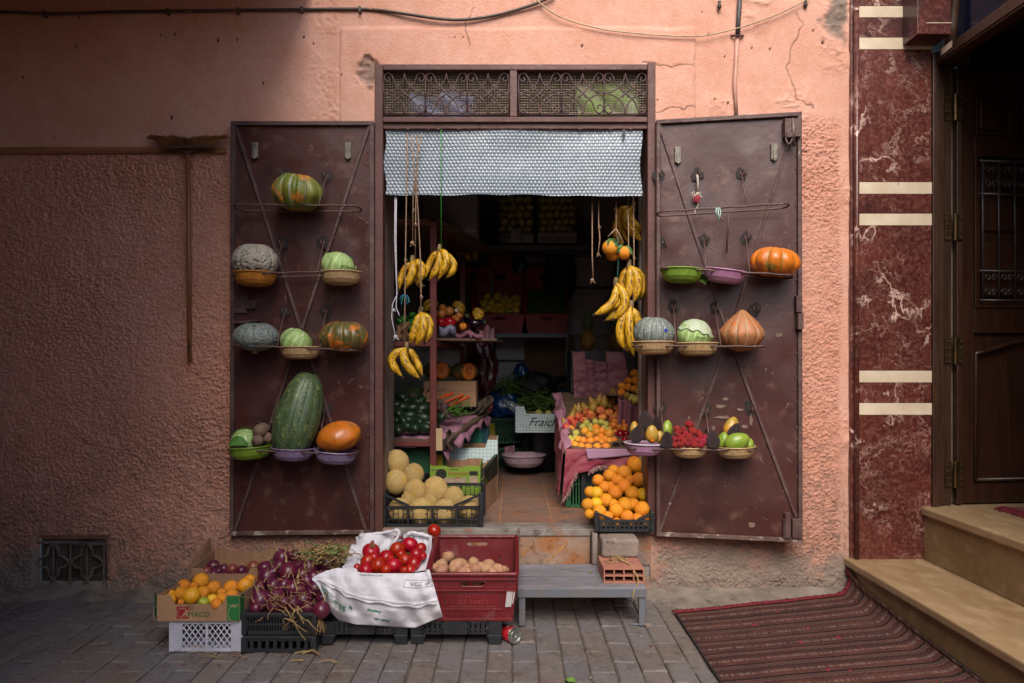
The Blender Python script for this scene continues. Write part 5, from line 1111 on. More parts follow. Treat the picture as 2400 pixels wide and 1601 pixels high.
# ================================================================= hanging bananas, oranges and ropes
mba = bpy.data.materials.new('banana_peel'); mba.use_nodes = True; t = NT(mba); P = t.n['Principled BSDF']
tc = t.new('ShaderNodeTexCoord'); o_ = tc.outputs['Object']; uv = tc.outputs['UV']; sp_ = t.new('ShaderNodeSeparateXYZ'); t.link(uv, sp_.inputs[0])
c = t.mix(t.ramp(t.noise(o_, 14, 4), [(.35, 0.0), (.65, 1.0)]), h('#d0a322'), h('#bd8c18'))
mp_ = t.new('ShaderNodeMapping'); mp_.inputs['Scale'].default_value = (7, 2.2, 1); t.link(uv, mp_.inputs[0])
ao = t.new('ShaderNodeVectorMath', operation='ADD'); t.link(mp_.outputs[0], ao.inputs[0]); t.link(o_, ao.inputs[1])
c = t.mix(t.ramp(t.noise(ao.outputs[0], 2.4, 6, .7), [(.53, 0.0), (.58, .92)]), c, h('#2e1c10'))
c = t.mix(t.ramp(t.noise(o_, 60, 4, .65), [(.60, 0.0), (.64, .8)]), c, h('#4a2c14'))
ve = sp_.outputs[1]; c = t.mix(t.ramp(ve, [(.0, .55), (.10, 0.0), (.92, 0.0), (.965, 1.0)]), c, h('#3a2a18'))
t.link(c, P.inputs['Base Color']); P.inputs['Roughness'].default_value = .45
def banana(a, m, b_, r):
    pts = catmull([a, a.lerp(m, .45)+(m-(a+b_)/2)*.22, m, m.lerp(b_, .55)+(m-(a+b_)/2)*.22, b_], 5); n = len(pts); g = G(); rad = []
    for i in range(n):
        v = i/(n-1); rad.append(r*(.30+.70*sstep(.03, .28, v)) if v < .5 else r*(1-.72*float(sstep(.74, .97, v))))
    k = 10; o0 = len(g.v); g.tube(pts, [float(x) for x in rad], k, caps=True)
    # five sided section
    for i in range(n):
        c_ = pts[i]
        for j in range(k):
            q = V(g.v[i*k+j]); f = 1+.07*math.cos(5*2*PI*j/k); g.v[i*k+j] = tuple(c_+(q-c_)*f)
    g.uv = [(j/k, i/(n-1)) for i in range(n) for j in range(k)]
    tp = (pts[-1]-pts[-2]).normalized(); g2 = G(); g2.tube([pts[-1]-tp*.002, pts[-1]+tp*.010], [r*.30, r*.22], 7); return g, g2
mtip = M('banana_tip', h('#2a1c12'), h('#3a281a'), s=30, rough=.8)
def bunch(label, y, crown, bananas, group='banana bunches hanging in the doorway', stem=True):
    c0 = W(*crown, y); t_ = thing('banana_bunch', label, 'bananas', c0, group)
    ax_ = sum(b_[1][0] for b_ in bananas)/len(bananas)
    for (mx, my), (ex, ey), r, dy in bananas:
        if stem: mx = mx+(ex-ax_)*.22+(mx-crown[0])*.12; ex = ex+(ex-ax_)*.42; ey = ey+(ey-crown[1])*.12; my = my+(my-crown[1])*.05
        a = c0+V((0, dy*.3, 0)); g, g2 = banana(a, W(mx, my, y+dy), W(ex, ey, y+dy*.8), r*.98/sc(y))
        me = mesh('banana', (g, mba), (g2, mtip))
        for v in me.vertices: v.co -= c0
        o = bpy.data.objects.new('banana', me); COL.objects.link(o); o.parent = t_
    if stem:
        g = G(); g.tube([c0+V((.004, .004, .030)), c0+V((0, 0, .008)), c0+V((0, -.004, -.022))], [.011, .013, .016], 8); g.build('crown_stem', stem_m, t_, smooth=True)
    return t_
yb = .06
bunch('banana bunch on the ropes facing the steel shelf post, pointing down left', yb, (966, 612), [((950, 640), (944, 672), 8.5, .02), ((968, 638), (953, 670), 9.5, -.03), ((984, 626), (976, 660), 10, -.01), ((972, 655), (985, 664), 8, .04)])
bunch('banana bunch overlapping the steel shelf post, hung on the green cord', yb, (1030, 586), [((1014, 612), (1003, 645), 8.5, .03), ((1030, 618), (1010, 648), 9, -.02), ((1044, 608), (1024, 648), 9.5, -.04), ((1056, 618), (1038, 644), 9, .0)])
bunch('large banana bunch hanging in front of the green peppers', yb, (986, 732), [((978, 765), (966, 798), 10.5, -.02), ((992, 765), (975, 802), 10.5, -.045), ((1003, 760), (990, 796), 10, .0)])
bunch('lowest banana bunch in front of the dark squash pile', yb, (952, 815), [((926, 842), (952, 876), 10.5, .0), ((948, 846), (980, 880), 10.5, -.04), ((968, 838), (984, 874), 9, .02)])
bunch('banana bunch high beside the hanging oranges and the doorpost', .30, (1484, 486), [((1455, 505), (1478, 560), 10, .03), ((1466, 515), (1502, 560), 10.5, -.03), ((1450, 528), (1470, 568), 9, .05), ((1474, 508), (1506, 545), 9, .0)])
bunch('mottled banana bunch against the grey wooden doorpost', .10, (1474, 622), [((1462, 660), (1464, 695), 10, .03), ((1478, 660), (1470, 700), 10.5, -.02), ((1492, 658), (1482, 700), 10.5, -.03), ((1500, 655), (1494, 692), 9, .0)])
bunch('spotted banana bunch spread towards the pineapples', .06, (1443, 664), [((1440, 706), (1400, 730), 10.5, -.02), ((1460, 705), (1432, 740), 11, -.04), ((1446, 718), (1418, 742), 9, .03), ((1452, 695), (1424, 722), 10, .0)])
bunch('spotted banana bunch hanging beside the grey pumpkin', .04, (1478, 718), [((1458, 765), (1468, 808), 10.5, -.01), ((1474, 770), (1484, 822), 11, -.04), ((1492, 755), (1490, 790), 10, .0), ((1466, 775), (1476, 815), 10, .02)])
rope = M('hemp_rope', h('#a3856a'), h('#7d6450'), s=90, rough=.95)
wrope = M('white_rope', h('#c3c0c6'), h('#9c99a3'), s=90, rough=.9)
grope = M('green_cord', h('#2c8a2c'), h('#226a22'), s=60, rough=.7)
trope = M('teal_cord', h('#1c5a5c'), h('#164648'), s=60, rough=.7)
def ropething(label, paths, mat, r=.0036, knots=(), tassel=None, y=.05, group='ropes hanging in the doorway'):
    o = thing('hanging_rope', label, 'rope', W(*paths[0][0][:2], paths[0][0][2] if len(paths[0][0]) > 2 else y), group)
    g = G(); 
    for p in paths: g.tube([W(q[0], q[1], q[2] if len(q) > 2 else y) for q in p], r, 6)
    g.build('cord', mat, o, smooth=True)
    for kx, ky, kr in knots:
        q = W(kx, ky, y); g = G(); gg = blob(8, 6); g.add([V(v)*kr+q for v in gg.v], gg.f); g.tube([q, q+V((kr*1.6, -.003, -kr*1.5))], r*.8, 5); g.tube([q, q+V((-kr*.9, -.003, -kr*1.7))], r*.8, 5); g.build('knot', mat, o, smooth=True)
    if tassel:
        kx, ky, tm = tassel; g = G(); rq = random.Random(int(kx))
        for k in range(14): a = rq.uniform(0, 6.28); g.tube([W(kx, ky, y), W(kx, ky, y)+V((math.cos(a)*.018, math.sin(a)*.014, -.008)), W(kx, ky, y)+V((math.cos(a)*.026, math.sin(a)*.02, rq.uniform(-.06, -.02)))], .0022, 4)
        g.build('tassel', tm, o)
yf = -.045
ropething('hemp rope with a teal tassel knot, longest of those over the curtain', [[(955, 312, yf), (953, 420, yf), (951, 560, .0), (949, 700, .03), (948, 812, .05)]], rope, knots=((950, 607, .007),), tassel=(948, 690, M('teal_tassel', h('#1f7a6a'), h('#1c4a8a'), s=30)), y=.03)
ropething('hemp rope ending in a frayed knot above the bananas', [[(964, 314, yf), (972, 420, yf), (968, 470, .0), (967, 565, .02)]], rope, knots=((969, 492, .008), (966, 570, .012)), y=.01)
ropething('hemp rope looped twice down to the banana bunch', [[(976, 316, yf), (980, 350, yf), (975, 440, -.03), (974, 520, .0), (973, 610, .05)], [(988, 314, yf), (978, 370, yf), (975, 430, -.03), (980, 500, .0), (985, 600, .0), (987, 700, .02), (986, 734, .05)]], rope, knots=((975, 437, .010), (974, 525, .007), (987, 694, .007)), y=-.01)
ropething('thin green cord holding the banana bunch by the post', [[(1034, 304, yf), (1034, 450, -.02), (1034, 590, .05)]], grope, r=.0026)
ropething('white cord with tassel end hanging along the grey wooden jamb', [[(926, 455, .03), (925, 560, .02), (928, 640, .02), (931, 690, .01), (920, 712, .02), (918, 745, .02), (926, 785, .0)], [(929, 455, .03), (928, 560, .02), (930, 690, .01), (928, 720, .02), (936, 740, .0)]], wrope, r=.0034, knots=((927, 790, .012), (923, 726, .007)), y=.0)
ropething('long hemp string ending in a frayed white knot before the dark shelves', [[(1388, 455, .1), (1388, 520, .1), (1388, 600, .1), (1390, 652, .1)]], rope, knots=((1388, 657, .011),), y=.1)
ropething('short hemp string with end knot beside the hanging oranges', [[(1403, 455, .1), (1403, 520, .1), (1406, 560, .1), (1402, 594, .1)]], rope, knots=((1404, 530, .007), (1402, 596, .009)), y=.1)
ropething('hemp rope holding the leafy oranges', [[(1444, 455, .1), (1444, 490, .1), (1444, 540, .1), (1446, 560, .1)], [(1444, 535, .1), (1425, 555, .1)], [(1444, 535, .1), (1462, 570, .1)]], rope, knots=((1443, 487, .008),), y=.1)
ropething('teal cord below the hanging oranges holding spotted bananas', [[(1448, 555, .1), (1449, 620, .08), (1446, 665, .06)]], trope, r=.0028)
ropething('hemp rope nearest the grey doorpost holding mottled bananas', [[(1484, 455, .1), (1485, 500, .1), (1486, 600, .1), (1484, 720, .05)], [(1472, 455, .1), (1473, 560, .1), (1473, 625, .1)]], rope, knots=((1486, 603, .006),), y=.1)
lm = M('citrus_leaf', h('#4c7034'), h('#3a5a2a'), s=6, rough=.5)
for k, (px, py, r, lb) in enumerate(((1430, 581, 19, 'largest hanging orange under limp green leaves'), (1436, 596, 16, 'orange hidden behind the largest hanging orange'), (1462, 593, 16, 'smaller hanging orange nearer the doorpost'))):
    o = putpx('orange', px, py, (.06, .10, .07)[k], r, lb, group='oranges hanging on a rope', rot=(.3, .2, k))
    if k != 1:
        g = G(); rq = random.Random(k+2); c0 = V(o.location); R_ = r/sc(.06)
        for q in range(6):
            a = rq.uniform(-1.9, 1.9); L_ = rq.uniform(.035, .06); w = .013; b0 = c0+V((rq.uniform(-.01, .012), -.01, R_*.9)); d = V((math.sin(a)*.9, -.25, -.75+.6*math.cos(a))).normalized()
            def lf2(u, v, b0=b0, d=d, L_=L_, w=w): 
                sd_ = d.cross(V((0, 1, .2))).normalized(); return b0+d*L_*v+sd_*(u-.5)*2*w*abs(math.sin(PI*min(1, v+.02)))**.8+V((0, -.010*math.sin(v*3)-.006*abs(u-.5), -.012*v*v+.006*math.sin(u*8+v*4)))
            g.sheet(4, 6, lf2)
        ol = g.build('leaves', lm, None, smooth=True, solid=.0008, origin=c0); ol.parent = o; ol.location = (0, 0, 0); ol.matrix_parent_inverse = Matrix.LocRotScale(o.location, o.rotation_euler, o.scale).inverted() @ Matrix.Translation(c0)
# ================================================================= crates and boxes
def bil(p, u, v): return (p[0]*(1-u)+p[1]*u)*(1-v)+(p[3]*(1-u)+p[2]*u)*v
def panel(g, p, kind, th=.004, frame=.016, nu=14, nv=3):
    p = [V(q) for q in p]; n = (p[1]-p[0]).cross(p[3]-p[0]).normalized(); w = (p[1]-p[0]).length; hh = (p[3]-p[0]).length; up = n
    def bar(a, b, wd, dp=th): g.bar(bil(p, *a), bil(p, *b), wd, dp, up=up)
    if kind == 'solid':
        q = [bil(p, u, v) for u, v in ((0, 0), (1, 0), (1, 1), (0, 1))]; g.hexa([q[0]-n*th/2, q[1]-n*th/2, q[1]+n*th/2, q[0]+n*th/2, q[3]-n*th/2, q[2]-n*th/2, q[2]+n*th/2, q[3]+n*th/2]); return
    fu, fv = frame/w, frame/hh
    bar((0, fv/2), (1, fv/2), frame, th*2); bar((0, 1-fv/2), (1, 1-fv/2), frame, th*2); bar((fu/2, 0), (fu/2, 1), frame, th*2); bar((1-fu/2, 0), (1-fu/2, 1), frame, th*2)
    if kind == 'slots':
        for i in range(1, nu): bar((i/nu, 0), (i/nu, 1), w/nu*.45)
        for j in range(1, nv): bar((0, j/nv), (1, j/nv), .010, th*1.6)
    elif kind == 'brick':
        for i in range(1, nu):
            bar((i/nu, 0), (i/nu, 1), .004)
        for j in range(nv*2):
            for i in range(nu):
                if (i+j) % 2 == 0: bar((i/nu, (j+.5)/(nv*2)), ((i+1)/nu, (j+.5)/(nv*2)), .004)
        for k in range(1, 4): bar((k/4, 0), (k/4, 1), .012, th*1.8)
        bar((0, .36), (1, .36), .008, th*2)
    elif kind == 'diamond':
        s_ = w/nu; ht = hh/s_/1.35; 
        for i in range(-int(ht)-1, nu+1):
            for sg in (1, -1):
                a, b_ = (i/nu, 0), ((i+ht)/nu, 1)
                if sg < 0: a, b_ = (b_[0], 0), (a[0], 1)
                (x0, y0), (x1, y1) = a, b_; 
                if x1 == x0: continue
                t0 = 0; t1 = 1
                for lo in (0, 1):
                    tt = (lo-x0)/(x1-x0)
                    if (lo == 0) == (x1 > x0): t0 = max(t0, tt)
                    else: t1 = min(t1, tt)
                if t1-t0 > .02: bar((x0+(x1-x0)*t0, t0), (x0+(x1-x0)*t1, t1), .0045, th*(.9+.08*sg))
        bar((.5, 0), (.5, 1), .009, th*1.7)
def crate(name, label, X0, X1, y0, y1, z0, z1, mat, kind='slots', group=None, cut=None, nu=14, nv=2, th=.004, posts=True, back=None, tilt=None, taper=.0, cat='crate', side=None, rimw=.014):
    t_ = thing(name, label, cat, ((X0+X1)/2, (y0+y1)/2, z0), group); zb = back or z1
    a = taper; B = [V((X0+a, y0+a, z0)), V((X1-a, y0+a, z0)), V((X1-a, y1-a, z0)), V((X0+a, y1-a, z0))]; T = [V((X0, y0, z1)), V((X1, y0, z1)), V((X1, y1, zb)), V((X0, y1, zb))]
    for nm, i, j in (('front_panel', 0, 1), ('side_panel', 1, 2), ('back_panel', 2, 3), ('side_panel', 3, 0)):
        g = G(); q = [B[i], B[j], T[j], T[i]]
        if cut and nm == 'front_panel':      # lower middle, sloping shoulders
            zc, u0, u1 = cut; lo = z0+(z1-z0)*zc
            q2 = [B[i], B[j], V((T[j].x, T[j].y, lo)), V((T[i].x, T[i].y, lo))]; panel(g, q2, kind, th, nu=nu, nv=nv)
            for s_, uu in ((0, u0), (1, u1)):
                e = T[i].lerp(T[j], s_); f = V((lerp(X0, X1, uu), y0, lo)); g.bar(e-V((0, 0, .006)), f, .012, .010, up=(0, -1, 0)); g.bar(V((e.x, e.y, lo-.01)), e, .02, .012, up=(0, -1, 0))
        else: panel(g, q, (side or kind) if nm == 'side_panel' else kind, th, nu=nu if nm != 'side_panel' else max(4, nu-4), nv=nv)
        g.build(nm, mat, t_)
    G().box(X0+a+.004, X1-a-.004, y0+a+.004, y1-a-.004, z0, z0+.006).build('base', mat, t_)
    if posts:
        for (i, nm) in ((0, 'corner_post'), (1, 'corner_post'), (2, 'corner_post'), (3, 'corner_post')):
            g = G(); b_, tq = B[i], T[i]; s_ = .011; g.hexa([b_+V((x, y, 0)) for x, y in ((-s_, -s_), (s_, -s_), (s_, s_), (-s_, s_))]+[tq+V((x, y, .002)) for x, y in ((-s_, -s_), (s_, -s_), (s_, s_), (-s_, s_))]); g.build(nm, mat, t_, bevel=.003)
    if not cut:
        g = G()
        for i, j in ((0, 1), (1, 2), (2, 3), (3, 0)): g.bar(T[i], T[j], rimw*1.5, rimw, up=(0, 0, 1))
        g.build('rim', mat, t_, bevel=.003)
    return t_
mblk = M('black_plastic', h('#26272b'), h('#1d1e22'), s=8, rough=.5, bump=.15, bs=40, spots=(h('#6a625a'), 9, .68))
mwht = M('white_plastic', h('#b9bac8'), h('#a3a4b4'), s=6, rough=.45, sss=.1, spots=(h('#857f84'), 10, .68))
mred = M('red_plastic', h('#6e1a20'), h('#5e151b'), s=5, rough=.45, bump=.1, bs=30, spots=(h('#8d6a62'), 7, .58), spots2=(h('#4a2a26'), 12, .56), sw=.16, sa=.6)
mdred = M('dark_red_plastic', h('#94222a'), h('#7d1a22'), s=5, rough=.5, spots=(h('#5a3430'), 10, .66))
mgrn = M('green_plastic', h('#1c5a36'), h('#17492c'), s=5, rough=.5, spots=(h('#4c6a50'), 10, .68))
mtea = M('teal_plastic', h('#1c5560'), h('#17444e'), s=5, rough=.5)
myel = M('yellow_paint', h('#c2ab1c'), h('#a08c1a'), s=9, rough=.7, spots=(h('#6a5c20'), 14, .60))
mcard = M('cardboard', h('#9a7658'), h('#86644a'), s=4, rough=.85, bump=.12, bs=30, stretch=(30, 30, 1.5), spots=(h('#6e5038'), 3, .70))
mcard2 = M('cardboard_face', h('#a07c5c'), h('#8d6c50'), s=5, rough=.8, spots=(h('#7a5a42'), 6, .68))
mgp_ = M('green_print', h('#1d6a34'), h('#185a2c'), s=9, rough=.7)
mrp_ = M('red_print', h('#9a1424'), h('#86101e'), s=9, rough=.7)
mdk = M('black_ink', h('#1c1c1a'), rough=.7)
def tray(label, X0, X1, y0, y1, z0, z1, lo, mo_, mi_, group=None, ends=.16, th=.005, back=None, name='cardboard_tray', flap=True, backlo=None, sidez=None):
    """open cardboard tray: front and back walls dip between taller corners"""
    t_ = thing(name, label, 'box', ((X0+X1)/2, (y0+y1)/2, z0), group); zb = back or z1
    def wall(y, o, zt, nm, lo_):
        g = G(); w = X1-X0; e = w*ends; s_ = .018
        xs = [X0, X0+e, X0+e+s_, X1-e-s_, X1-e, X1]; zs = [zt, zt, lo_, lo_, zt, zt]
        for k in range(5):
            a, b_ = xs[k], xs[k+1]; g.hexa([V((a, y, z0)), V((b_, y, z0)), V((b_, y+o, z0)), V((a, y+o, z0)), V((a, y, zs[k])), V((b_, y, zs[k+1])), V((b_, y+o, zs[k+1])), V((a, y+o, zs[k]))])
        g.build(nm, mi_ if nm != 'front_wall' else mo_, t_)
    wall(y0, th, z1, 'front_wall', lo); wall(y1-th, th, zb, 'back_wall', backlo or lo+(zb-z1))
    for x in (X0, X1-th):
        g = G(); sz = sidez or (lo+z1)/2; g.hexa([V((x, y0+th, z0)), V((x+th, y0+th, z0)), V((x+th, y1-th, z0)), V((x, y1-th, z0)), V((x, y0+th, z1)), V((x+th, y0+th, z1)), V((x+th, y1-th, zb)), V((x, y1-th, zb))]); g.build('side_wall', mo_, t_)
    G().box(X0+th, X1-th, y0+th, y1-th, z0, z0+.005).build('bottom', mi_, t_)
    # inner liner: brown board seen inside the front wall
    g = G(); g.box(X0+th, X1-th, y0+th+.0005, y0+th+.003, z0+.005, lo-.004); g.box(X0+th, X0+(X1-X0)*ends-.002, y0+th+.0005, y0+th+.003, lo-.004, z1-.003); g.box(X1-(X1-X0)*ends+.002, X1-th, y0+th+.0005, y0+th+.003, lo-.004, z1-.003); g.build('liner', mi_, t_)
    return t_
def Xz(px, py, y): q = W(px, py, y); return q.x, q.z
# ---------------------------------------------------------------- street: orange box on the white crate
X0, zb_ = Xz(404, 1530, -.81); X1, zt_ = Xz(566, 1452, -.81); 
cr = crate('plastic_crate', 'white plastic crate with diamond lattice sides under the orange box', X0, X1, -.81, -.42, .003, .138, mwht, 'diamond', nu=12, th=.004, rimw=.010)
for xa in (X0+.005, X1-.045):
    g = G(); g.box(xa, xa+.040, -.8165, -.8075, .005, .134); 
    for k in range(6): g.box(xa+.038, xa+.043, -.819, -.81, .018+k*.02, .021+k*.02)
    g.build('corner_post', mwht, cr, bevel=.002)
X0, _ = Xz(368, 1450, -.83); X1, _ = Xz(562, 1450, -.83)
YA = -.83; sA = sc(YA); zl = EYE-(1417-CY)/sA; zh_ = EYE-(1395-CY)/sA
t_ = tray('open cardboard box of oranges with green corners and red emblem', X0, X1, YA, -.46, .140, zh_, zl, mcard2, mcard, back=.235, backlo=.205)
g = G(); g.hexa([V((X0-.034, YA+.05, .148)), V((X0, YA, .142)), V((X0, YA+.004, .142)), V((X0-.034, YA+.054, .148)), V((X0-.034, YA+.05, zh_+.004)), V((X0, YA, zh_)), V((X0, YA+.004, zh_)), V((X0-.034, YA+.054, zh_+.004))]); g.build('corner_flap', mcard2, t_)
g = G(); g.hexa([V((X0-.033, YA+.0465, .152)), V((X0-.001, YA-.0005, .146)), V((X0-.001, YA+.0005, .146)), V((X0-.033, YA+.0475, .152)), V((X0-.033, YA+.0465, zh_)), V((X0-.001, YA-.0005, zh_-.003)), V((X0-.001, YA+.0005, zh_-.003)), V((X0-.033, YA+.0475, zh_))])
g.build('green_corner', mgp_, t_); g = G(); w = X1-X0; g.box(X1-w*.155, X1-.001, YA-.0012, YA-.0004, .143, zh_-.004); g.box(X1+.0004, X1+.0012, YA+.0, YA+.05, .143, zh_-.004); g.build('green_corner', mgp_, t_)
mpale = M('pale_ink', h('#b59a7c'), rough=.8)
g = G(); xr = X0+w*.24; g.box(xr, xr+.050, YA-.0012, YA-.0004, .152, .204); emb = g.build('red_emblem', mrp_, t_)
lettering('A', .042, Matrix.Translation((xr+.034, YA-.0016, .172)) @ Matrix.Rotation(PI/2, 4, 'X'), mpale, emb, shear=.25)
lettering('MACO', .030, Matrix.Translation((xr+.095, YA-.0016, .170)) @ Matrix.Rotation(PI/2, 4, 'X'), mgp_, t_, shear=.1, sx=1.05)
g = G(); ring = [V((xr+.026+.022*math.cos(a), YA-.0016, .176+.021*math.sin(a))) for a in [2*PI*k/20 for k in range(20)]]; g.tube(ring, .0011, 4, closed=True)
for k in range(5): g.bar(V((xr+.026, YA-.0016, .193)), V((xr+.010+k*.008, YA-.0016, .204-abs(k-2)*.003)), .0014, .001)
ring = [V((X1-.008+.042*math.cos(a), YA-.0018, .172+.042*math.sin(a))) for a in [PI*.5+PI*k/14*.93 for k in range(15)]]; g.tube(ring, .0013, 4)
for k in range(4): g.bar(V((X1-.022, YA-.0018, .200)), V((X1-.046+k*.014, YA-.0018, .216-abs(k-1.5)*.003)), .002, .001)
ring = [V((X0-.012+.016*math.cos(a)-.001, YA+.0155-.7*(.016*math.cos(a))*1.2-.002, .172+.03*math.sin(a))) for a in [2*PI*k/16 for k in range(16)]]; g.tube(ring, .0012, 4, closed=True); g.build('pale_outline', mpale, t_)
AM = [(471,1362,19),(430,1374,16),(501,1378,17),(541,1377,17),(575,1372,18,'yellow_orange'),(585,1360,13,'yellow_orange'),(423,1392,15.5),(449,1397,20,'yellow_orange'),(476,1389,16),(395,1397,15,'yellow_orange'),(396,1408,16,'yellow_orange'),(477,1412,13,'green_orange'),(497,1405,12.5,'yellow_orange'),(519,1404,14),(508,1416,14),(543,1396,16),(519,1390,11),(424,1412,8),(411,1384,11,'green_orange'),(455,1374,11),(555,1408,10)]
pile('orange', AM, lambda px, py: lerp(-.52, -.79, (py-1360)/(1412-1360)), 'orange', 'of the box with the red emblem', 'oranges in the cardboard box', 9, cat='orange', name='orange')
# brown box of onions behind, on a dark crate
crate('plastic_crate', 'dark crate hidden under the brown onion box by the wall', -1.60, -1.24, -.42, -.14, .002, .165, mblk, 'slots', nu=10)
X0, _ = Xz(452, 1340, -.38); t_ = tray('torn brown cardboard box of onions against the wall', X0, -1.225, -.40, -.12, .168, .25, .222, mcard, mcard, back=.272, backlo=.262)
g = G(); g.hexa([V((X0-.004, -.40, .20)), V((X0, -.40, .20)), V((X0, -.13, .20)), V((X0-.004, -.13, .20)), V((X0-.02, -.40, .262)), V((X0-.016, -.40, .262)), V((X0-.012, -.14, .345)), V((X0-.016, -.14, .345))]); g.build('side_flap', mcard, t_)
BO = [(500,1327,15),(525,1333,12),(544,1334,13),(566,1338,13),(593,1329,15),(500,1347,13),(526,1350,12),(550,1353,12),(574,1349,11),(484,1340,12),(610,1342,12),(512,1340,11)]
pile('boxed_onion', BO, lambda px, py: lerp(-.22, -.35, (py-1327)/26), 'onion', 'of the torn brown box', 'onions in the brown box', 7, cat='onion', name='onion', rot=lambda: (rr.uniform(1.0, 2.6), rr.uniform(-.7, .7), rr.uniform(0, 6)))
# ---------------------------------------------------------------- onion heap on two stacked black crates
X0, _ = Xz(572, 1530, -.82); X1, _ = Xz(736, 1530, -.82)
crate('plastic_crate', 'shallow black crate at the bottom under the red onion heap', X0, X1, -.82, -.42, .002, .068, mblk, 'slots', nu=9, nv=1, rimw=.012, group='black crates under the red onions')
crate('plastic_crate', 'black slatted crate directly under the red onion heap', X0, X1, -.815, -.42, .078, .165, mblk, 'slots', nu=26, nv=2, rimw=.016, group='black crates under the red onions')
crate('plastic_crate', 'black crate behind the onion heap against the wall', X0-.02, X1+.1, -.40, -.10, .002, .19, mblk, 'slots', nu=12, nv=2)
OH = [(661,1307,17),(692,1304,13),(620,1332,14),(627,1352,20,'hairy_red_onion'),(676,1341,20),(725,1332,20,'hairy_red_onion'),(710,1346,15),(767,1323,18),(735,1351,13),(687,1379,18),(738,1380,17,'hairy_red_onion'),(611,1407,22),(646,1398,18,'hairy_red_onion'),(644,1421,16),(710,1407,20,'hairy_red_onion'),(687,1414,16),(753,1430,18,'hairy_red_onion'),(666,1413,14),(722,1424,13),(702,1386,14),(641,1372,15),(666,1372,15),(606,1378,13),(720,1362,13),(655,1328,14),(700,1322,14),(745,1320,15),(640,1340,13),(752,1352,14),(600,1425,12),(755,1400,13)]
OH = [(q[0], q[1], q[2]*1.18)+tuple(q[3:]) for q in OH]
pile('red_onion', OH, lambda px, py: lerp(-.44, -.78, (py-1304)/(1426-1304)), 'red onion', 'of the heap', 'red onions heaped with their roots', 17, cat='red onion', name='red_onion', rot=lambda: (rr.uniform(-1.2, .1), rr.uniform(-.6, .6), rr.uniform(0, 6)))
# withered tops lying over the heap
def strands(label, name, cx, cy, spread, n, y0, y1, mat, seed, L=(20, 60), r=.0035, kind='stuff', droop=.6, dirx=0):
    rq = random.Random(seed); g = G()
    for k in range(n):
        px = cx+rq.gauss(0, spread[0]); py = cy+rq.gauss(0, spread[1]); y = rq.uniform(y0, y1); a = rq.uniform(0, 6.28); l_ = rq.uniform(*L); pts = [W(px, py, y)]
        for s_ in range(5): a += rq.uniform(-.7, .7); px += (math.cos(a)+dirx)*l_/5; py += (math.sin(a)*.6+droop*.3)*l_/5; y += rq.uniform(-.02, .01); pts.append(W(px, py, y))
        g.tube(catmull(pts, 2), [r*(1-.06*i) for i in range(11)], 4, caps=False)
    ob = g.build(name, mat, smooth=True, origin=W(cx, cy, (y0+y1)/2)); ob['kind'] = kind; return ob
mdry = M('withered_leaf', h('#8a7348'), h('#a58c5c'), s=9, rough=.9, spots=(h('#5c5030'), 12, .60))
mdryg = M('withered_green', h('#5c7a3c'), h('#7a8a50'), s=9, rough=.8)
ob = strands('', 'withered_tops', 765, 1300, (34, 12), 150, -.62, -.30, mdry, 5, L=(18, 52), r=.0042); ob['label'] = 'withered straw coloured onion tops heaped behind the red onions'
ob = strands('', 'green_tops', 780, 1296, (26, 8), 26, -.60, -.36, mdryg, 6, L=(24, 50), r=.006, droop=.2); ob['label'] = 'limp green onion tops among the withered straw'
ob = strands('', 'root_litter', 655, 1395, (42, 34), 80, -.84, -.76, mroot, 7, L=(14, 44), r=.0022, droop=1.6); ob['label'] = 'tangled onion roots hanging over the front of the heap'
ob = strands('', 'dry_stalks', 690, 1425, (14, 12), 9, -.85, -.80, mdry, 8, L=(30, 62), r=.0038, droop=2.4, dirx=.5); ob['label'] = 'dry stalks hanging from the heap over the black crate'
# ---------------------------------------------------------------- black bins, sack of tomatoes, red crate of potatoes
def bin_(label, px0, px1, yb):
    X0, _ = Xz(px0, 1515, yb); X1, _ = Xz(px1, 1515, yb); t_ = thing('plastic_bin', label, 'bin', ((X0+X1)/2, yb+.2, .002), 'black bins under the sack and red crate')
    w = X1-X0; f = w*.17
    for x0, x1, y0 in ((X0, X0+f, yb), (X1-f, X1, yb), (X0, X0+f, yb+.34), (X1-f, X1, yb+.34)):
        g = G(); s_ = .016; sgn = 1 if x0 > X0 else -1
        g.hexa([V((x0+(s_ if sgn > 0 else 0), y0+.004, .002)), V((x1-(s_ if sgn < 0 else 0)-.0, y0+.004, .002)), V((x1-(s_ if sgn < 0 else 0), y0+.06, .002)), V((x0+(s_ if sgn > 0 else 0), y0+.06, .002)), V((x0, y0, .049)), V((x1, y0, .049)), V((x1, y0+.06, .049)), V((x0, y0+.06, .049))]); g.build('foot', mblk, t_, bevel=.005)
    g = G(); g.box(X0, X1, yb+.008, yb+.40, .05, .0545); 
    for a, b_ in ((0, .12), (.36, .62), (.86, 1)): g.box(X0+w*a, X0+w*b_, yb, yb+.008, .05, .108)
    for a, b_ in ((.12, .36), (.62, .86)): panel(g, [V((X0+w*a, yb+.004, .05)), V((X0+w*b_, yb+.004, .05)), V((X0+w*b_, yb+.004, .108)), V((X0+w*a, yb+.004, .108))], 'brick', .003, .008, nu=9, nv=2)
    g.box(X0, X0+.006, yb+.009, yb+.4, .055, .108); g.box(X1-.006, X1, yb+.009, yb+.4, .055, .108); g.box(X0+.007, X1-.007, yb+.394, yb+.4, .055, .108); g.build('bin_wall', mblk, t_)
    return t_
bin_('black plastic bin on feet under the white tomato sack', 752, 955, -.74); bin_('black plastic bin on feet under the red potato crate', 962, 1176, -.74)
FP = {}
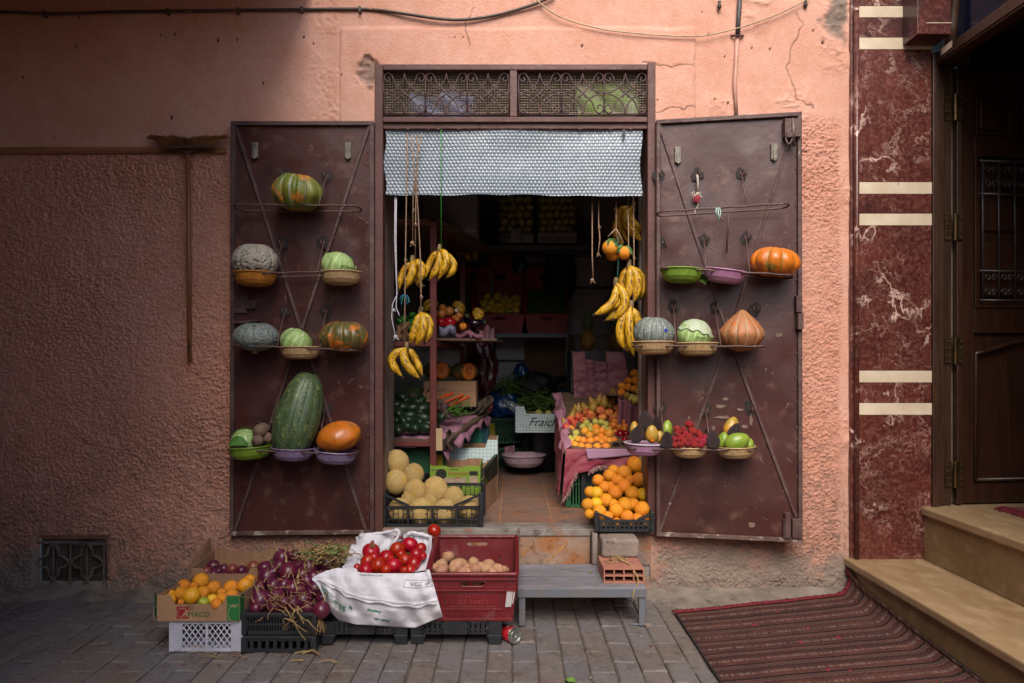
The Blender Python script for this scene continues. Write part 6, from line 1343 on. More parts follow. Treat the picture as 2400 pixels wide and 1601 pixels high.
def red_crate(label, px0, px1, yf_, zf0, zf1, yb_, zb1, mat, group, detail=True, zb0=None):
    """tapered crate, back higher than front (tilted towards the street)"""
    X0, _ = Xz(px0, 1345, yf_); X1, _ = Xz(px1, 1345, yf_); t_ = thing('red_crate', label, 'crate', ((X0+X1)/2, (yf_+yb_)/2, zf0), group); ta = .022; w = X1-X0; zb0 = zf0 if zb0 is None else zb0
    B = [V((X0+ta, yf_+ta*.8, zf0)), V((X1-ta, yf_+ta*.8, zf0)), V((X1-ta, yb_-ta, zb0)), V((X0+ta, yb_-ta, zb0))]; T = [V((X0, yf_, zf1)), V((X1, yf_, zf1)), V((X1, yb_, zb1)), V((X0, yb_, zb1))]
    def hole(i, j, slot):       # wall with a hand slot
        g = G(); q = [B[i], B[j], T[j], T[i]]; us = [0, .36, .64, 1]; vs = [0, slot[0], slot[1], 1]; n = (q[1]-q[0]).cross(q[3]-q[0]).normalized()
        for a in range(3):
            for b_ in range(3):
                if a == 1 and b_ == 1: continue
                p = [bil(q, us[a], vs[b_]), bil(q, us[a+1], vs[b_]), bil(q, us[a+1], vs[b_+1]), bil(q, us[a], vs[b_+1])]; panel(g, p, 'solid', .006)
        ring = [bil(q, .5+.145*math.copysign(abs(math.cos(a))**.35, math.cos(a)), (slot[0]+slot[1])/2+(slot[1]-slot[0])*.55*math.copysign(abs(math.sin(a))**.6, math.sin(a)))+n*.003 for a in [2*PI*k/28 for k in range(28)]]; g.tube(ring, .005, 5, closed=True); return g, q, n
    g, q, n = hole(0, 1, (.74, .86))
    if detail:
        for vv in (.66, .90): g.bar(bil(q, 0, vv)+n*.006, bil(q, 1, vv)+n*.006, .006, .012, up=n)
        for uu in (.12, .88): g.bar(bil(q, uu, .0)+n*.004, bil(q, uu, .97)+n*.004, .006, .010, up=n)
        g.bar(bil(q, .10, .25)+n*.004, bil(q, .90, .25)+n*.004, .006, .008, up=n); g.bar(bil(q, .0, .03)+n*.004, bil(q, 1, .03)+n*.004, .012, .008, up=n)
        for k in range(16): g.bar(bil(q, .16+k*.042, .09)+n*.004, bil(q, .19+k*.042, .22)+n*.004, .006, .006, up=n)
        for a, b_ in (((.2, .30), (.8, .30)), ((.2, .60), (.8, .60)), ((.2, .30), (.2, .60)), ((.8, .30), (.8, .60))): g.bar(bil(q, *a)+n*.003, bil(q, *b_)+n*.003, .003, .003, up=n)
    FP[t_.name] = g.build('front_panel', mat, t_, bevel=.0015)
    g, qb, nb = hole(2, 3, (.80, .90)); g.build('back_panel', mat, t_)
    for i, j in ((1, 2), (3, 0)):
        g = G(); panel(g, [B[i], B[j], T[j], T[i]], 'solid', .006); qs = [B[i], B[j], T[j], T[i]]; ns = (qs[1]-qs[0]).cross(qs[3]-qs[0]).normalized(); g.bar(bil(qs, 0, .66)+ns*.006, bil(qs, 1, .66)+ns*.006, .006, .012, up=ns); g.build('side_panel', mat, t_)
    g = G(); panel(g, B, 'solid', .006); g.build('base', mat, t_)
    g = G(); rim = []
    for i in range(4):
        c_ = T[i]; p_ = T[i-1]; nx = T[(i+1) % 4]
        for k in range(5): t = k/4; a = c_.lerp(p_, .03); b_ = c_.lerp(nx, .03); rim.append((a*(1-t)+c_*t)*(1-t)+(c_*(1-t)+b_*t)*t)
    g.tube(rim, .010, 8, closed=True); g.build('rim', mat, t_, smooth=True)
    if detail:
        g = G(); 
        for uu in (.16, .84):
            for k in range(6): c_ = bil(q, uu, .34+k*.045)+n*.0035; g.lathe([(.0035, 0), (0, .0005)], 8, Matrix.Translation(c_) @ Matrix.Rotation(PI/2, 4, 'X'), cap=False)
        for uu in (.2, .8):
            for k in range(6): c_ = bil(qb, uu, .30+k*.06)-nb*.0035; g.lathe([(.0045, 0), (0, .0005)], 8, Matrix.Translation(c_) @ Matrix.Rotation(PI/2, 4, 'X'), cap=False)
        g.build('peg_holes', mdk, FP[t_.name])['kind'] = 'stuff'
    return t_, q, n
YR = -.75; sR = sc(YR)
def zR(py): return EYE-(py-CY)/sR
rc, q, n = red_crate('big dusty red crate of potatoes beside the tomato sack', 1004, 1212, YR, .110, zR(1346), -.33, EYE-(1258-CY)/sc(-.33), mred, None, zb0=.15)
mem = M('embossed_red', h('#8d3a38'), h('#7c2a2a'), s=9, rough=.6)
def onq(u0, v0, s_): 
    ex = (q[1]-q[0]).normalized(); ey = (q[3]-q[0]).normalized(); o = bil(q, u0, v0)+n*.0045; return lambda c_: o+ex*c_.x+ey*c_.y+n*c_.z
lettering('8 54 TC 8', .026, onq(.5, .53, 1), mem, FP[rc.name], sx=1.1); lettering('GT 184T5', .030, onq(.5, .40, 1), mem, FP[rc.name], sx=1.1)
mpap = M('torn_paper', h('#b9b2b4'), h('#a39a9c'), s=9, rough=.8, spots=(h('#8a7a7c'), 9, .62))
g = G()
for pts in ([(.895, .31), (.968, .32), (.972, .64), (.90, .65)], [(.975, .36), (.99, .40), (.999, .66), (.978, .63)], [(.015, .12), (.075, .12), (.08, .42), (.01, .44)]):
    vs = [bil(q, u, v)+n*.0108 for u, v in pts]; g.add(vs, [(0, 1, 2, 3)])
g.build('torn_label', mpap, FP[rc.name], solid=.001)['kind'] = 'stuff'
PT = [(1050,1307,17),(1033,1324,14),(1036,1337,16),(1069,1327,18),(1083,1322,14),(1110,1318,14),(1113,1335,17),(1145,1322,13),(1140,1334,14),(1167,1334,14),(1182,1335,10),(1082,1341,13),(1096,1340,10),(1020,1330,11),(1095,1330,11),(1125,1328,12),(1155,1342,11)]
pile('potato', PT, lambda px, py: lerp(-.50, -.68, (py-1307)/34), 'potato', 'of the red crate', 'potatoes in the red crate', 11, rot=lambda: (rr.uniform(-.5, .5), rr.uniform(-.6, .6), rr.uniform(0, 6)))
for px, lb in ((1088, 'potato seen whole through the hand slot of the red crate'), (1122, 'potato at the far end of the red crate hand slot')):
    putpx('potato', px, 1361, -.69, 14, lb, cat='potato', group='potatoes in the red crate', rot=(.2, .1, px))
tc_, q2, n2 = red_crate('red crate under the white sack with its back rim showing', 838, 1000, -.735, .110, zR(1350), -.33, EYE-(1261-CY)/sc(-.33), mred, None, detail=False, zb0=.15)
# sack
msk = bpy.data.materials.new('woven_sack'); msk.use_nodes = True; t = NT(msk); P = t.n['Principled BSDF']; o_ = t.new('ShaderNodeTexCoord').outputs['Object']
c = t.mix(t.ramp(t.noise(o_, 9, 5), [(.40, 0.0), (.70, 1.0)]), h('#d3d3dc'), h('#b9b4b8')); c = t.mix(t.ramp(t.noise(o_, 22, 6, .7), [(.58, 0.0), (.75, .6)]), c, h('#9c8f86'))
t.link(c, P.inputs['Base Color']); P.inputs['Roughness'].default_value = .55
w1 = t.new('ShaderNodeTexWave'); w1.inputs['Scale'].default_value = 110; t.link(o_, w1.inputs[0]); w2 = t.new('ShaderNodeTexWave'); w2.bands_direction = 'Z'; w2.inputs['Scale'].default_value = 110; t.link(o_, w2.inputs[0])
b = t.new('ShaderNodeBump'); b.inputs['Strength'].default_value = .35; b.inputs['Distance'].default_value = .002; t.link(t.math('ADD', t.math('ADD', w1.outputs['Fac'], w2.outputs['Fac']), t.math('MULTIPLY', t.noise(o_, 34, 6, .7), 9.0)), b.inputs['Height']); t.link(b.outputs[0], P.inputs['Normal'])
sk = thing('woven_sack', 'white woven sack lining a crate, its printed flap hanging in front', 'sack', W(900, 1468, -.78))
TOP = [(738, 1350), (764, 1338), (792, 1331), (818, 1334), (845, 1342), (880, 1344), (920, 1344), (965, 1344), (995, 1341), (1006, 1334)]
BOT = [(744, 1366), (758, 1400), (773, 1432), (795, 1455), (836, 1464), (880, 1466), (930, 1470), (974, 1472), (1000, 1460), (1038, 1446)]
def sackf(u, v):
    a = polyat(TOP, u); b_ = polyat(BOT, u); k = v; px = lerp(a[0], b_[0], k)-10*math.sin(PI*k)*(u < .25)*(1-u*4)+0; py = lerp(a[1], b_[1], k)
    bulge = .045*math.sin(PI*min(1, k*.9+.06))*min(1, 3*u+.2)*min(1, 3*(1-u)+.35)
    fold = .012*math.sin(u*17+k*5)*k+.007*math.sin(u*41-k*9)*(.3+k)+.008*(float(vnoise(u*5, k*3, 2.3, 90))-.5)*2*(.3+k)+.002*abs(float(vnoise(u*9, k*6, 2.1, 92))-.5)*2+.0012*(float(vnoise(u*20, k*12, 1.7, 93))-.5)*2+.004*math.sin(u*75+k*20)*abs(u-.1)*0
    seam = .006*math.exp(-((k-(.34+.3*u))/.025)**2)
    y = -.750-bulge-fold-seam
    return W(px, py, y)
g = G(); g.sheet(90, 50, sackf); g.f = [f[::1] for f in g.f]; flp = g.build('flap', msk, sk, smooth=True, solid=.0016)
# ragged seam strip on the flap
g = G(); pv = []
for k in range(160):
    u = .05+.93*k/159; v = .36+.30*u+.012*math.sin(u*40); a = sackf(u, v); b_ = sackf(u, v+.035+(.022 if k % 2 else 0)); pv.append((a+V((0, -.006, 0)), b_+V((0, -.008, 0))))
g.add([p for ab in pv for p in ab], [(2*i, 2*i+1, 2*i+3, 2*i+2) for i in range(159)]); g.build('seam', msk, flp, smooth=True, solid=.0012)
mink = M('green_ink', h('#2c6a54'), h('#3a7a62'), s=20, rough=.7)
def onsack(u0, v0, rot, sx=1.0):
    p0 = sackf(u0, v0); ex = (sackf(u0+.01, v0)-p0).normalized(); ey = (sackf(u0, v0-.01)-p0).normalized()
    a = math.cos(rot); b_ = math.sin(rot)
    wu = (sackf(u0+.1, v0)-p0).length/.1; hv = (sackf(u0, v0+.05)-p0).length/.05
    def f(c_):
        x = c_.x*a-c_.y*b_; y = c_.x*b_+c_.y*a; uu = u0+x/wu; vv = v0-y/hv
        if not (0 <= uu <= 1 and 0 <= vv <= 1): uu = min(1, max(0, uu)); vv = min(1, max(0, vv))
        return sackf(uu, vv)+V((0, -.0035-c_.z, 0))
    return f
for txt, u, v, sz in (('50', .335, .74, .040), ('kg', .395, .71, .018), ('d\'ensachage', .545, .72, .014), ('Poids net', .59, .88, .017), ('net', .275, .72, .014)): lettering(txt, sz, onsack(u, v, PI-.10), mink, flp, bold=.0006)
for k in range(3):
    g = G(); rq = random.Random(k)
    pts = [onsack(.20, .62+.07*k, -.1)(V((x*.008-.05, .004*rq.uniform(-1, 1)+.003*math.sin(x*2), .0))) for x in range(13)]; g.tube(pts, .0012, 4); g.build('script', mink, flp)
lettering('VCC 169', .020, onsack(.86, .22, -.18), M('grey_ink', h('#5a6a6c'), h('#6c7a7c'), s=20), flp)
g = G(); fq = onsack(.86, .22, -.18); ring = [(-.05, -.015), (.052, -.015), (.052, .016), (-.05, .016)]
for a, b_ in zip(ring, ring[1:]+ring[:1]): g.tube([fq(V((lerp(a[0], b_[0], k/6), lerp(a[1], b_[1], k/6), 0))) for k in range(7)], .0008, 4)
g.build('stamp_frame', M('grey_ink', h('#5a6a6c')), flp)
lettering('d\'azote vitamine 2 mer', .012, onsack(.52, .035, -.0), M('grey_ink', h('#5a6a6c')), flp)
# lining: left, back and right walls of cloth above the crate, rolled edges
def liner(P0, P1, ya, yb2, seed):
    def f(u, v):
        a = polyat(P0, u); b_ = polyat(P1, u); y = lerp(ya(u), yb2(u), v)+.010*math.sin(u*23+seed+v*4)*(.3+v)+.006*(float(vnoise(u*6, v*3, 2, 91+seed))-.5); return W(lerp(a[0], b_[0], v), lerp(a[1], b_[1], v)+2.5*math.sin(u*19+seed), y)
    g = G(); g.sheet(46, 14, f); return g
g = liner([(833, 1256), (870, 1250), (905, 1247), (930, 1243), (944, 1262)], [(838, 1300), (860, 1312), (890, 1318), (910, 1308), (905, 1290)], lambda u: -.34-.03*math.sin(u*6), lambda u: -.42, 1); g.build('lining', msk, sk, smooth=True, solid=.0016)
g = liner([(826, 1272), (815, 1300), (806, 1325), (800, 1334)], [(868, 1275), (862, 1305), (858, 1330), (856, 1342)], lambda u: lerp(-.34, -.745, u), lambda u: lerp(-.36, -.70, u), 2); g.build('lining', msk, sk, smooth=True, solid=.0016)
g = liner([(944, 1258), (960, 1246), (985, 1249), (1010, 1254)], [(956, 1282), (972, 1296), (990, 1300), (1006, 1290)], lambda u: -.34, lambda u: -.40, 3); g.build('lining', msk, sk, smooth=True, solid=.0016)
g = liner([(1012, 1256), (1011, 1290), (1008, 1320), (1004, 1338)], [(994, 1290), (989, 1310), (980, 1328), (966, 1343)], lambda u: lerp(-.34, -.745, u), lambda u: lerp(-.38, -.70, u), 4); g.build('lining', msk, sk, smooth=True, solid=.0016)
g = G(); g.tube(catmull([W(842, 1256, -.36), W(880, 1252, -.36), W(915, 1246, -.37), (W(934, 1244, -.38)), W(930, 1262, -.40), W(906, 1290, -.42)], 6), [.009+.002*math.sin(k*1.3) for k in range(31)], 8); g.build('rolled_edge', msk, sk, smooth=True)
g = G(); g.tube(catmull([W(948, 1262, -.36), W(962, 1249, -.37), W(985, 1252, -.37), W(1006, 1258, -.37)], 6), [.009+.002*math.sin(k*1.7) for k in range(19)], 8); g.build('rolled_edge', msk, sk, smooth=True)
TM = [(870,1293,19.5,'tomato'),(905,1306,16.5),(931,1288,17,'tomato'),(961,1277,18.5),(986,1286,13),(975,1300,15),(950,1312,16.5),(862,1317,16),(887,1326,18),(922,1326,20),(969,1321,17.5,'tomato'),(858,1336,16,'tomato'),(948,1338,12),(905,1336,12),(876,1308,13),(990,1304,10),(940,1300,12),(962,1336,12),(838,1330,9),(915,1314,12)]
TM = [(q[0], q[1], q[2]*1.1, 'tomato' if i % 3 == 0 else 'plain_tomato') for i, q in enumerate(TM)]
pile('plain_tomato', TM, lambda px, py: lerp(-.46, -.69, (py-1277)/(1338-1277)), 'tomato', 'of the white sack', 'tomatoes in the white sack', 13, cat='tomato', name='tomato', rot=lambda: (rr.uniform(.2, 1.2), rr.uniform(-.6, .6), rr.uniform(0, 6)))
putpx('plain_tomato', 1018, 1244, -.13, 16.5, 'single tomato sitting between the melon crate and red crate', cat='tomato', name='tomato', rot=(.6, .3, 1))
mledge = G(); mledge.box(px2x(985), px2x(1050), -.20, -.06, .20, EYE-(1260-CY)/sc(-.13)); ob = mledge.build('wood_block', wood_dark, bevel=.004, origin=(px2x(1018), -.13, .2)); tag(ob, 'dark wooden block behind the red crate under the single tomato', 'block')
# ---------------------------------------------------------------- melon crate and orange crate on the threshold
ZT = TH+.004
X0, _ = Xz(899, 1237, .02); X1, _ = Xz(1128, 1237, .02)
mc = crate('plastic_crate', 'black lattice crate of melons on the shop threshold', X0, X1, .02, .36, ZT, ZT+.185, mblk, 'brick', cut=(.62, .26, .72), nu=20, nv=2, th=.004)
ML = [(931,1084,28),(928,1130,28),(970,1112,24),(973,1152,27),(1021,1148,29),(1064,1166,24),(936,1196,26),(987,1199,29),(1042,1200,28),(1099,1190,26),(960,1170,20),(1005,1178,20)]
pile('melon', ML, lambda px, py: {True: .08, False: lerp(.26, .12, (py-1084)/(1175-1084))}[py > 1185], 'melon', 'of the black threshold crate', 'melons in the threshold crate', 18, rot=lambda: (rr.uniform(-.3, .2), rr.uniform(-.3, .3), rr.uniform(0, 6)))
X0, _ = Xz(1398, 1248, -.10); X1, _ = Xz(1529, 1248, -.10)
oc = crate('plastic_crate', 'black slotted crate of oranges jutting over the threshold onto a block', X0, X1, -.10, .36, ZT+.001, ZT+.105, mblk, 'slots', cut=(.62, .28, .74), nu=12, nv=2, th=.005)
OC = [(1494,1092,20),(1487,1088,19),(1498,1125,18.5),(1463,1109,18.5),(1429,1115,16),(1438,1103,14),(1402,1126,14.5),(1417,1142,15),(1398,1156,16,'yellow_orange'),(1383,1153,13.5),(1442,1155,17.5),(1463,1140,17.5),(1446,1126,14.5),(1482,1156,17.5),(1508,1159,15.5,'yellow_orange'),(1378,1183,15.5),(1397,1180,14.5,'yellow_orange'),(1420,1173,17),(1465,1183,18.5),(1444,1197,17.5),(1405,1199,16.5),(1504,1193,19),(1470,1211,16),(1381,1205,12),(1425,1211,13),(1438,1182,13),(1484,1182,15),(1494,1216,14),(1454,1130,12),(1416,1222,13),(1446,1226,13),(1512,1222,13),(1478,1226,12),(1476,1126,13),(1430,1140,12)]
pile('orange', OC, lambda px, py: max(-.07, lerp(.33, -.04, (py-1090)/(1200-1090))), 'orange', 'of the threshold crate', 'oranges in the threshold crate', 17, cat='orange', name='orange')
# ---------------------------------------------------------------- bench, brick, block, rod, can
mbn = M('grey_paint_wood', h('#7c7a80'), h('#68646a'), s=4, rough=.7, bump=.3, bs=40, stretch=(.7, 5, 5), spots=(h('#4a4444'), 7, .54), spots2=(h('#9a989c'), 9, .54), sw=.14, sa=.8)
mbs = M('grey_steel', h('#5c6470'), h('#6a6460'), s=6, rough=.5, bump=.15, spots=(h('#8a7258'), 9, .64))
bn = thing('low_bench', 'low grey bench with steel frame in front of the doorway', 'bench', (.32, -.3, 0))
zb_ = .187; X0 = W(1214, 1376, -.5).x; X1 = W(1516, 1376, -.5).x
G().box(X0, X1-.004, -.505, -.305, zb_-.012, zb_).build('board', mbn, bn, bevel=.003); G().box(X0, X1-.004, -.303, -.09, zb_-.012, zb_-.001).build('board', mbn, bn, bevel=.003)
G().box(X0-.002, X1, -.512, -.506, zb_-.046, zb_-.004).build('apron', mbs, bn, bevel=.002); G().box(X0-.002, X0+.005, -.505, -.09, zb_-.046, zb_-.0125).build('apron', mbs, bn); G().box(X1-.007, X1, -.505, -.09, zb_-.046, zb_-.0125).build('apron', mbs, bn)
for x0 in (X0+.004, X1-.038):
    for y0 in (-.508, -.13): G().box(x0, x0+.031, y0+.004, y0+.034, .003, zb_-.047).build('leg', mbs, bn, bevel=.003)
G().tube([V((X1-.085, -.49, .006)), V((X1+.045, -.49, .006))], .006, 8).build('foot_bar', mbs, bn, smooth=True)
mbk = M('terracotta', h('#a8705c'), h('#956050'), s=6, rough=.85, bump=.4, bs=50, spots=(h('#c08d78'), 9, .64))
hb = thing('hollow_brick', 'pink hollow terracotta brick lying on the bench', 'brick', W(1460, 1366, -.36))
X0 = W(1415, 1350, -.44).x; X1 = W(1510, 1350, -.44).x; za, zc = zb_+.001, zb_+.072; y0, y1 = -.44, -.20
g = G(); wth = .006; nx = 4; w = (X1-X0-wth)/nx
for k in range(nx+1): g.box(X0+k*w, X0+k*w+wth, y0, y1, za, zc)
for k in range(nx):
    for j in range(3): zz = za+j*(zc-za-wth)/2; g.box(X0+k*w+wth, X0+(k+1)*w, y0, y1, zz, zz+wth)
g.build('shell', mbk, hb); G().box(X0+.004, X1-.004, y1-.006, y1-.001, za+.004, zc-.004).build('rear_wall', mbk, hb)
mcb_ = M('concrete_block', h('#8d7f76'), h('#75685f'), s=6, rough=.95, bump=.8, bs=45, spots=(h('#5a4e48'), 11, .62), spots2=(h('#a59a90'), 17, .62))
X0 = W(1411, 1280, -.25).x; X1 = W(1499, 1280, -.25).x
ob = G().box(X0, X1, -.25, -.105, zc+.001, TH-.001).build('concrete_block', mcb_, bevel=.016, origin=((X0+X1)/2, -.18, zc)); tag(ob, 'worn concrete block standing on the hollow brick under the orange crate', 'block')
ob.modifiers['b'].segments = 3
ob = G().box(X0-.035, X0-.006, -.115, -.03, .19, TH-.002).build('wood_block', wood_dark, bevel=.003, origin=(X0-.02, -.07, .19)); tag(ob, 'narrow wooden prop beside the concrete block under the orange crate', 'prop')
rq = random.Random(12)
g = G()
for k in range(16):
    pts = [W(1418+rq.uniform(0, 60), 1312+rq.uniform(-2, 8), -.30+rq.uniform(-.04, .04))]
    for s_ in range(4): q_ = pts[-1]; pts.append(q_+V((rq.uniform(-.03, .03), rq.uniform(-.02, .02), rq.uniform(-.004, .006))))
    g.tube(pts, .0026, 4, caps=False)
g.tube(catmull([W(1450, 1310, -.32), W(1475, 1322, -.38), W(1490, 1345, -.455), W(1496, 1365, -.46), W(1486, 1385, -.515), W(1483, 1402, -.52)], 4), .004, 5)
ob = g.build('onion_stalk', mdry, smooth=True, origin=W(1460, 1312, -.3)); tag(ob, 'dry onion stalk draped over the hollow brick', 'stalk')
ob = G().tube([W(1216, 1238, -.06), W(1212, 1300, -.08), W(1209, 1360, -.10)], .0062, 8).build('iron_rod', mbolt, smooth=True, origin=W(1212, 1330, -.1)); tag(ob, 'thin dark iron rod standing between the red crate and bench', 'rod')
cn = thing('tin_can', 'opened tin can lying by the bench leg', 'can', W(1209, 1488, -.70))
mtin = M('tin_metal', h('#a8aaa0'), h('#8d9088'), s=9, rough=.28, metal=.8); q0 = V((W(1207, 1470, -.72).x, -.72, .038)); mx = Matrix.Translation(q0) @ Matrix.Rotation(R(-38), 4, 'Z') @ Matrix.Rotation(R(-90), 4, 'X')
mx = Matrix.Translation(q0) @ Matrix.Rotation(R(35), 4, 'Z') @ Matrix.Rotation(R(-96), 4, 'X')
G().lathe([(.0, .004), (.010, .004), (.012, .001), (.018, .001), (.020, .004), (.026, .004), (.028, .001), (.033, .001), (.035, -.002), (.036, .0), (.036, .004), (.0345, .006)], 32, mx, cap=False).build('bottom', mtin, cn, smooth=True)
G().lathe([(.0345, .006), (.0345, .085)], 32, mx, cap=False).build('can_wall', M('can_label', h('#a81c28'), h('#8d1420'), s=30, rough=.35, spots=(h('#d8c8c0'), 40, .62), spots2=(h('#2c3c9c'), 26, .64)), cn, smooth=True, solid=.0006)
G().lathe([(.036, .083), (.036, .088), (.034, .089)], 32, mx, cap=False).build('rim', mtin, cn, smooth=True)
g = G(); ml = Matrix.Translation(mx @ V((0, .038, .10))) @ Matrix.Rotation(R(40), 4, 'X') @ Matrix.Rotation(R(30), 4, 'Y'); g.lathe([(0, 0), (.03, 0), (.032, .002)], 24, ml, cap=False); g.build('lid', mtin, cn, smooth=True)
# litter on the paving
mlf = M('fresh_leaf', h('#6a8a3a'), h('#557a2e'), s=9, rough=.6)
for px, py, y, s_, lb in ((1342, 1424, -.16, .022, 'small green leaf on the paving under the bench'), (1384, 1342, None, .012, 'tiny green leaf lying on the bench top'), (1338, 1597, None, .032, 'green leaf scrap lying at the front edge of the paving')):
    zz = zb_+.003 if 'bench top' in lb else .008; 
    s0 = (py-CY)/(EYE-zz); y = FOC/s0-DIST; c0 = W(px, py, y); rq = random.Random(px); a0 = rq.uniform(0, 6)
    g = G(); g.sheet(8, 8, lambda u, v: c0+V((math.cos(a0)*(v-.5)*2*s_-math.sin(a0)*(u-.5)*s_*1.1*abs(math.sin(PI*min(1, v+.03)))**.7, math.sin(a0)*(v-.5)*2*s_+math.cos(a0)*(u-.5)*s_*1.1*abs(math.sin(PI*min(1, v+.03)))**.7, .25*s_*abs(u-.5)+.2*s_*math.sin(v*5)**2)))
    ob = g.build('leaf_scrap', mlf, smooth=True, solid=.001, origin=c0); tag(ob, lb, 'leaf')
g = G(); rq = random.Random(77)
for k in range(120):
    px, py = (rq.uniform(380, 780), rq.uniform(1490, 1560)) if k < 80 else (rq.uniform(100, 1600), rq.uniform(1420, 1590))
    y = FOC/((py-CY)/(EYE-.006))-DIST; c0 = W(px, py, y); s_ = rq.uniform(.003, .011); a0 = rq.uniform(0, 6)
    g.add([c0+V((math.cos(a0+d)*s_*rq.uniform(.5, 1.2), math.sin(a0+d)*s_*rq.uniform(.5, 1.2), rq.uniform(0, .004))) for d in (0, 1.4, 2.9, 4.5)], [(0, 1, 2, 3)])
ob = g.build('onion_skin_litter', M('skin_litter', h('#5a1c30'), h('#7a5c44'), s=60, rough=.8), kind='stuff'); ob['label'] = 'scattered onion skins and crumbs on the paving'
g = G()
for k in range(9):
    px = rq.uniform(430, 560); py = rq.uniform(1515, 1540); y = FOC/((py-CY)/(EYE-.006))-DIST; c0 = W(px, py, min(y, -.84)); a0 = rq.uniform(-.6, .6); L_ = rq.uniform(.03, .10); g.tube([c0, c0+V((L_/2, rq.uniform(-.01, .01), .004)), c0+V((L_, rq.uniform(-.02, .02), 0))], .0012, 4)
for k in range(5):
    px = rq.uniform(660, 770); py = rq.uniform(1525, 1550); y = FOC/((py-CY)/(EYE-.006))-DIST; c0 = W(px, py, min(y, -.84)); L_ = rq.uniform(.03, .08); g.tube([c0, c0+V((L_/2, rq.uniform(-.02, .02), .006)), c0+V((L_, rq.uniform(-.03, .03), 0))], .003, 4)
ob = g.build('straw_litter', mdry, kind='stuff'); ob['label'] = 'loose straw and dry stalk bits below the crates'

g = G(); rq = random.Random(101)
for k in range(420):
    X = rq.uniform(-2.75, 1.75); y = -abs(rq.gauss(0, .10))-.04 if k < 300 else rq.uniform(-1.1, -.1)
    if X > .8 and y < -.3: continue
    s_ = rq.uniform(.0025, .007); z = .004+(.03*max(0, 1+y/.13) if y > -.13 else 0); gb = blob(6, 4); g.add([(X+v[0]*s_*rq.uniform(.7, 1.3), y+v[1]*s_, z+v[2]*s_*.7) for v in gb.v], gb.f)
ob = g.build('grit', M('grit_stone', h('#6a6058'), h('#8a7f74'), s=90, rough=.95), kind='stuff'); ob['label'] = 'grit and plaster crumbs scattered along the foot of the wall'
# ================================================================= shop interior
msr = M('red_oxide_steel', h('#6e2e28'), h('#5a2622'), s=6, rough=.55, bump=.15, spots=(h('#8d6a5c'), 20, .70))
mgs = M('grey_shelf_steel', h('#6a6c70'), h('#595b60'), s=6, rough=.5)
rk = thing('steel_shelf', 'red oxide steel shelf rack inside the doorway', 'shelf', (-.7, 1.0, TH))
xp = W(1016, 800, .55).x
for x, y, z1 in ((xp, .55, 2.15), (-1.06, .55, 2.15), (xp+.10, 1.75, 2.15), (-1.06, 1.75, 2.15)): G().box(x-.02, x+.02, y-.02, y+.02, TH, z1).build('post', msr, rk, bevel=.003)
def rail(a, b_, nm='rail', s_=.03, mat=msr): G().bar(a, b_, s_, s_, up=(0, 0, 1)).build(nm, mat, rk, bevel=.002)
zs = [W(1016, 522, .55).z, W(1016, 806, .55).z, W(1016, 1040, .55).z]
for i, z in enumerate(zs):
    rail(V((-1.04, .55, z)), V((xp-.02, .55, z))); rail(V((xp, .57, z)), V((xp+.10, 1.73, z+(.10 if i == 2 else 0))))
mbd = M('shelf_board', h('#6a5444'), h('#52402f'), s=5, rough=.85, stretch=(.8, 6, 6))
def board(pts, z0, z1, nm='shelf_board', mat=mbd, th=.016):
    g = G(); g.hexa([V((x, y, (z0, z0, z1, z1)[i]-th)) for i, (x, y) in enumerate(pts)]+[V((x, y, (z0, z0, z1, z1)[i])) for i, (x, y) in enumerate(pts)]); return g.build(nm, mat, rk)
zm = zs[1]+.022; zl_ = zs[2]+.022
board([(-1.08, .53), (xp+.03, .53), (-.12, 1.75), (-1.08, 1.75)], zs[0]+.02, zs[0]+.02); board([(-1.08, .60), (-.10, .78), (-.06, 1.5), (-1.08, 1.5)], zm+.02, zm+.03); board([(-1.08, .55), (-.40, .57), (-.16, 1.42), (-1.08, 1.42)], zl_, zl_+.13)
mpp = M('pink_paper', h('#a8788a'), h('#93657a'), s=6, rough=.75, bump=.25, bs=20)
def paper(label, fn, mat=mpp, nu=30, nv=16, name='paper_sheet', cat='paper', th=.0015):
    g = G(); g.sheet(nu, nv, fn); c0 = V(fn(.5, 1)); ob = g.build(name, mat, smooth=True, solid=th, origin=c0); return tag(ob, label, cat)
def cr_(a, b_, f, s_): return (float(vnoise(a, b_, f, s_))-.5)*2
paper('pink paper liner under the dark squashes, carrots and beans', lambda u, v: (lambda X0, X1, y: V((lerp(X0, X1, u)+(.02*cr_(v*4, 3, 2, 31))*(u > .8), y, lerp(zl_, zl_+.13, (y-.55)/.87)+.006+.006*cr_(u*9, v*6, 1.5, 32)-max(0, u-.92)*.75*(1+.9*cr_(v*14, 1, 1, 33))-max(0, .06-v)*.9)))(-1.06, lerp(-.395, -.14, v), lerp(.555, 1.40, v)), nu=40, nv=30)
mrag = M('brown_rag', h('#5a4a3e'), h('#463a31'), s=9, rough=.95, bump=.4, bs=30)
paper('rumpled brown rag hanging over the lower shelf end', lambda u, v: W(lerp(1040, 1065, u)+6*math.sin(v*6), lerp(1010, 1052, v)+4*math.sin(u*9), .52+.03*math.sin(u*8)), mrag, 12, 10, 'rag', 'cloth')
paper('dull sacking rag hanging off the corner by the carrots', lambda u, v: W(lerp(1098, 1150, u)+8*math.sin(v*5), lerp(936, 972, v)+9*math.sin(u*5), 1.22+.03*math.sin(u*11+v*3)), mrag, 14, 10, 'rag', 'cloth')
ob = G().box(*[W(p, 1040, .505).x for p in (1022, 1037)], .500, .506, EYE-(1056-CY)/sc(.505), EYE-(1004-CY)/sc(.505)).build('wood_scrap', M('pale_wood', h('#b09672'), h('#97805c'), s=5, rough=.8), origin=W(1030, 1056, .505)); tag(ob, 'pale wood offcut nailed beside the steel shelf post', 'board')
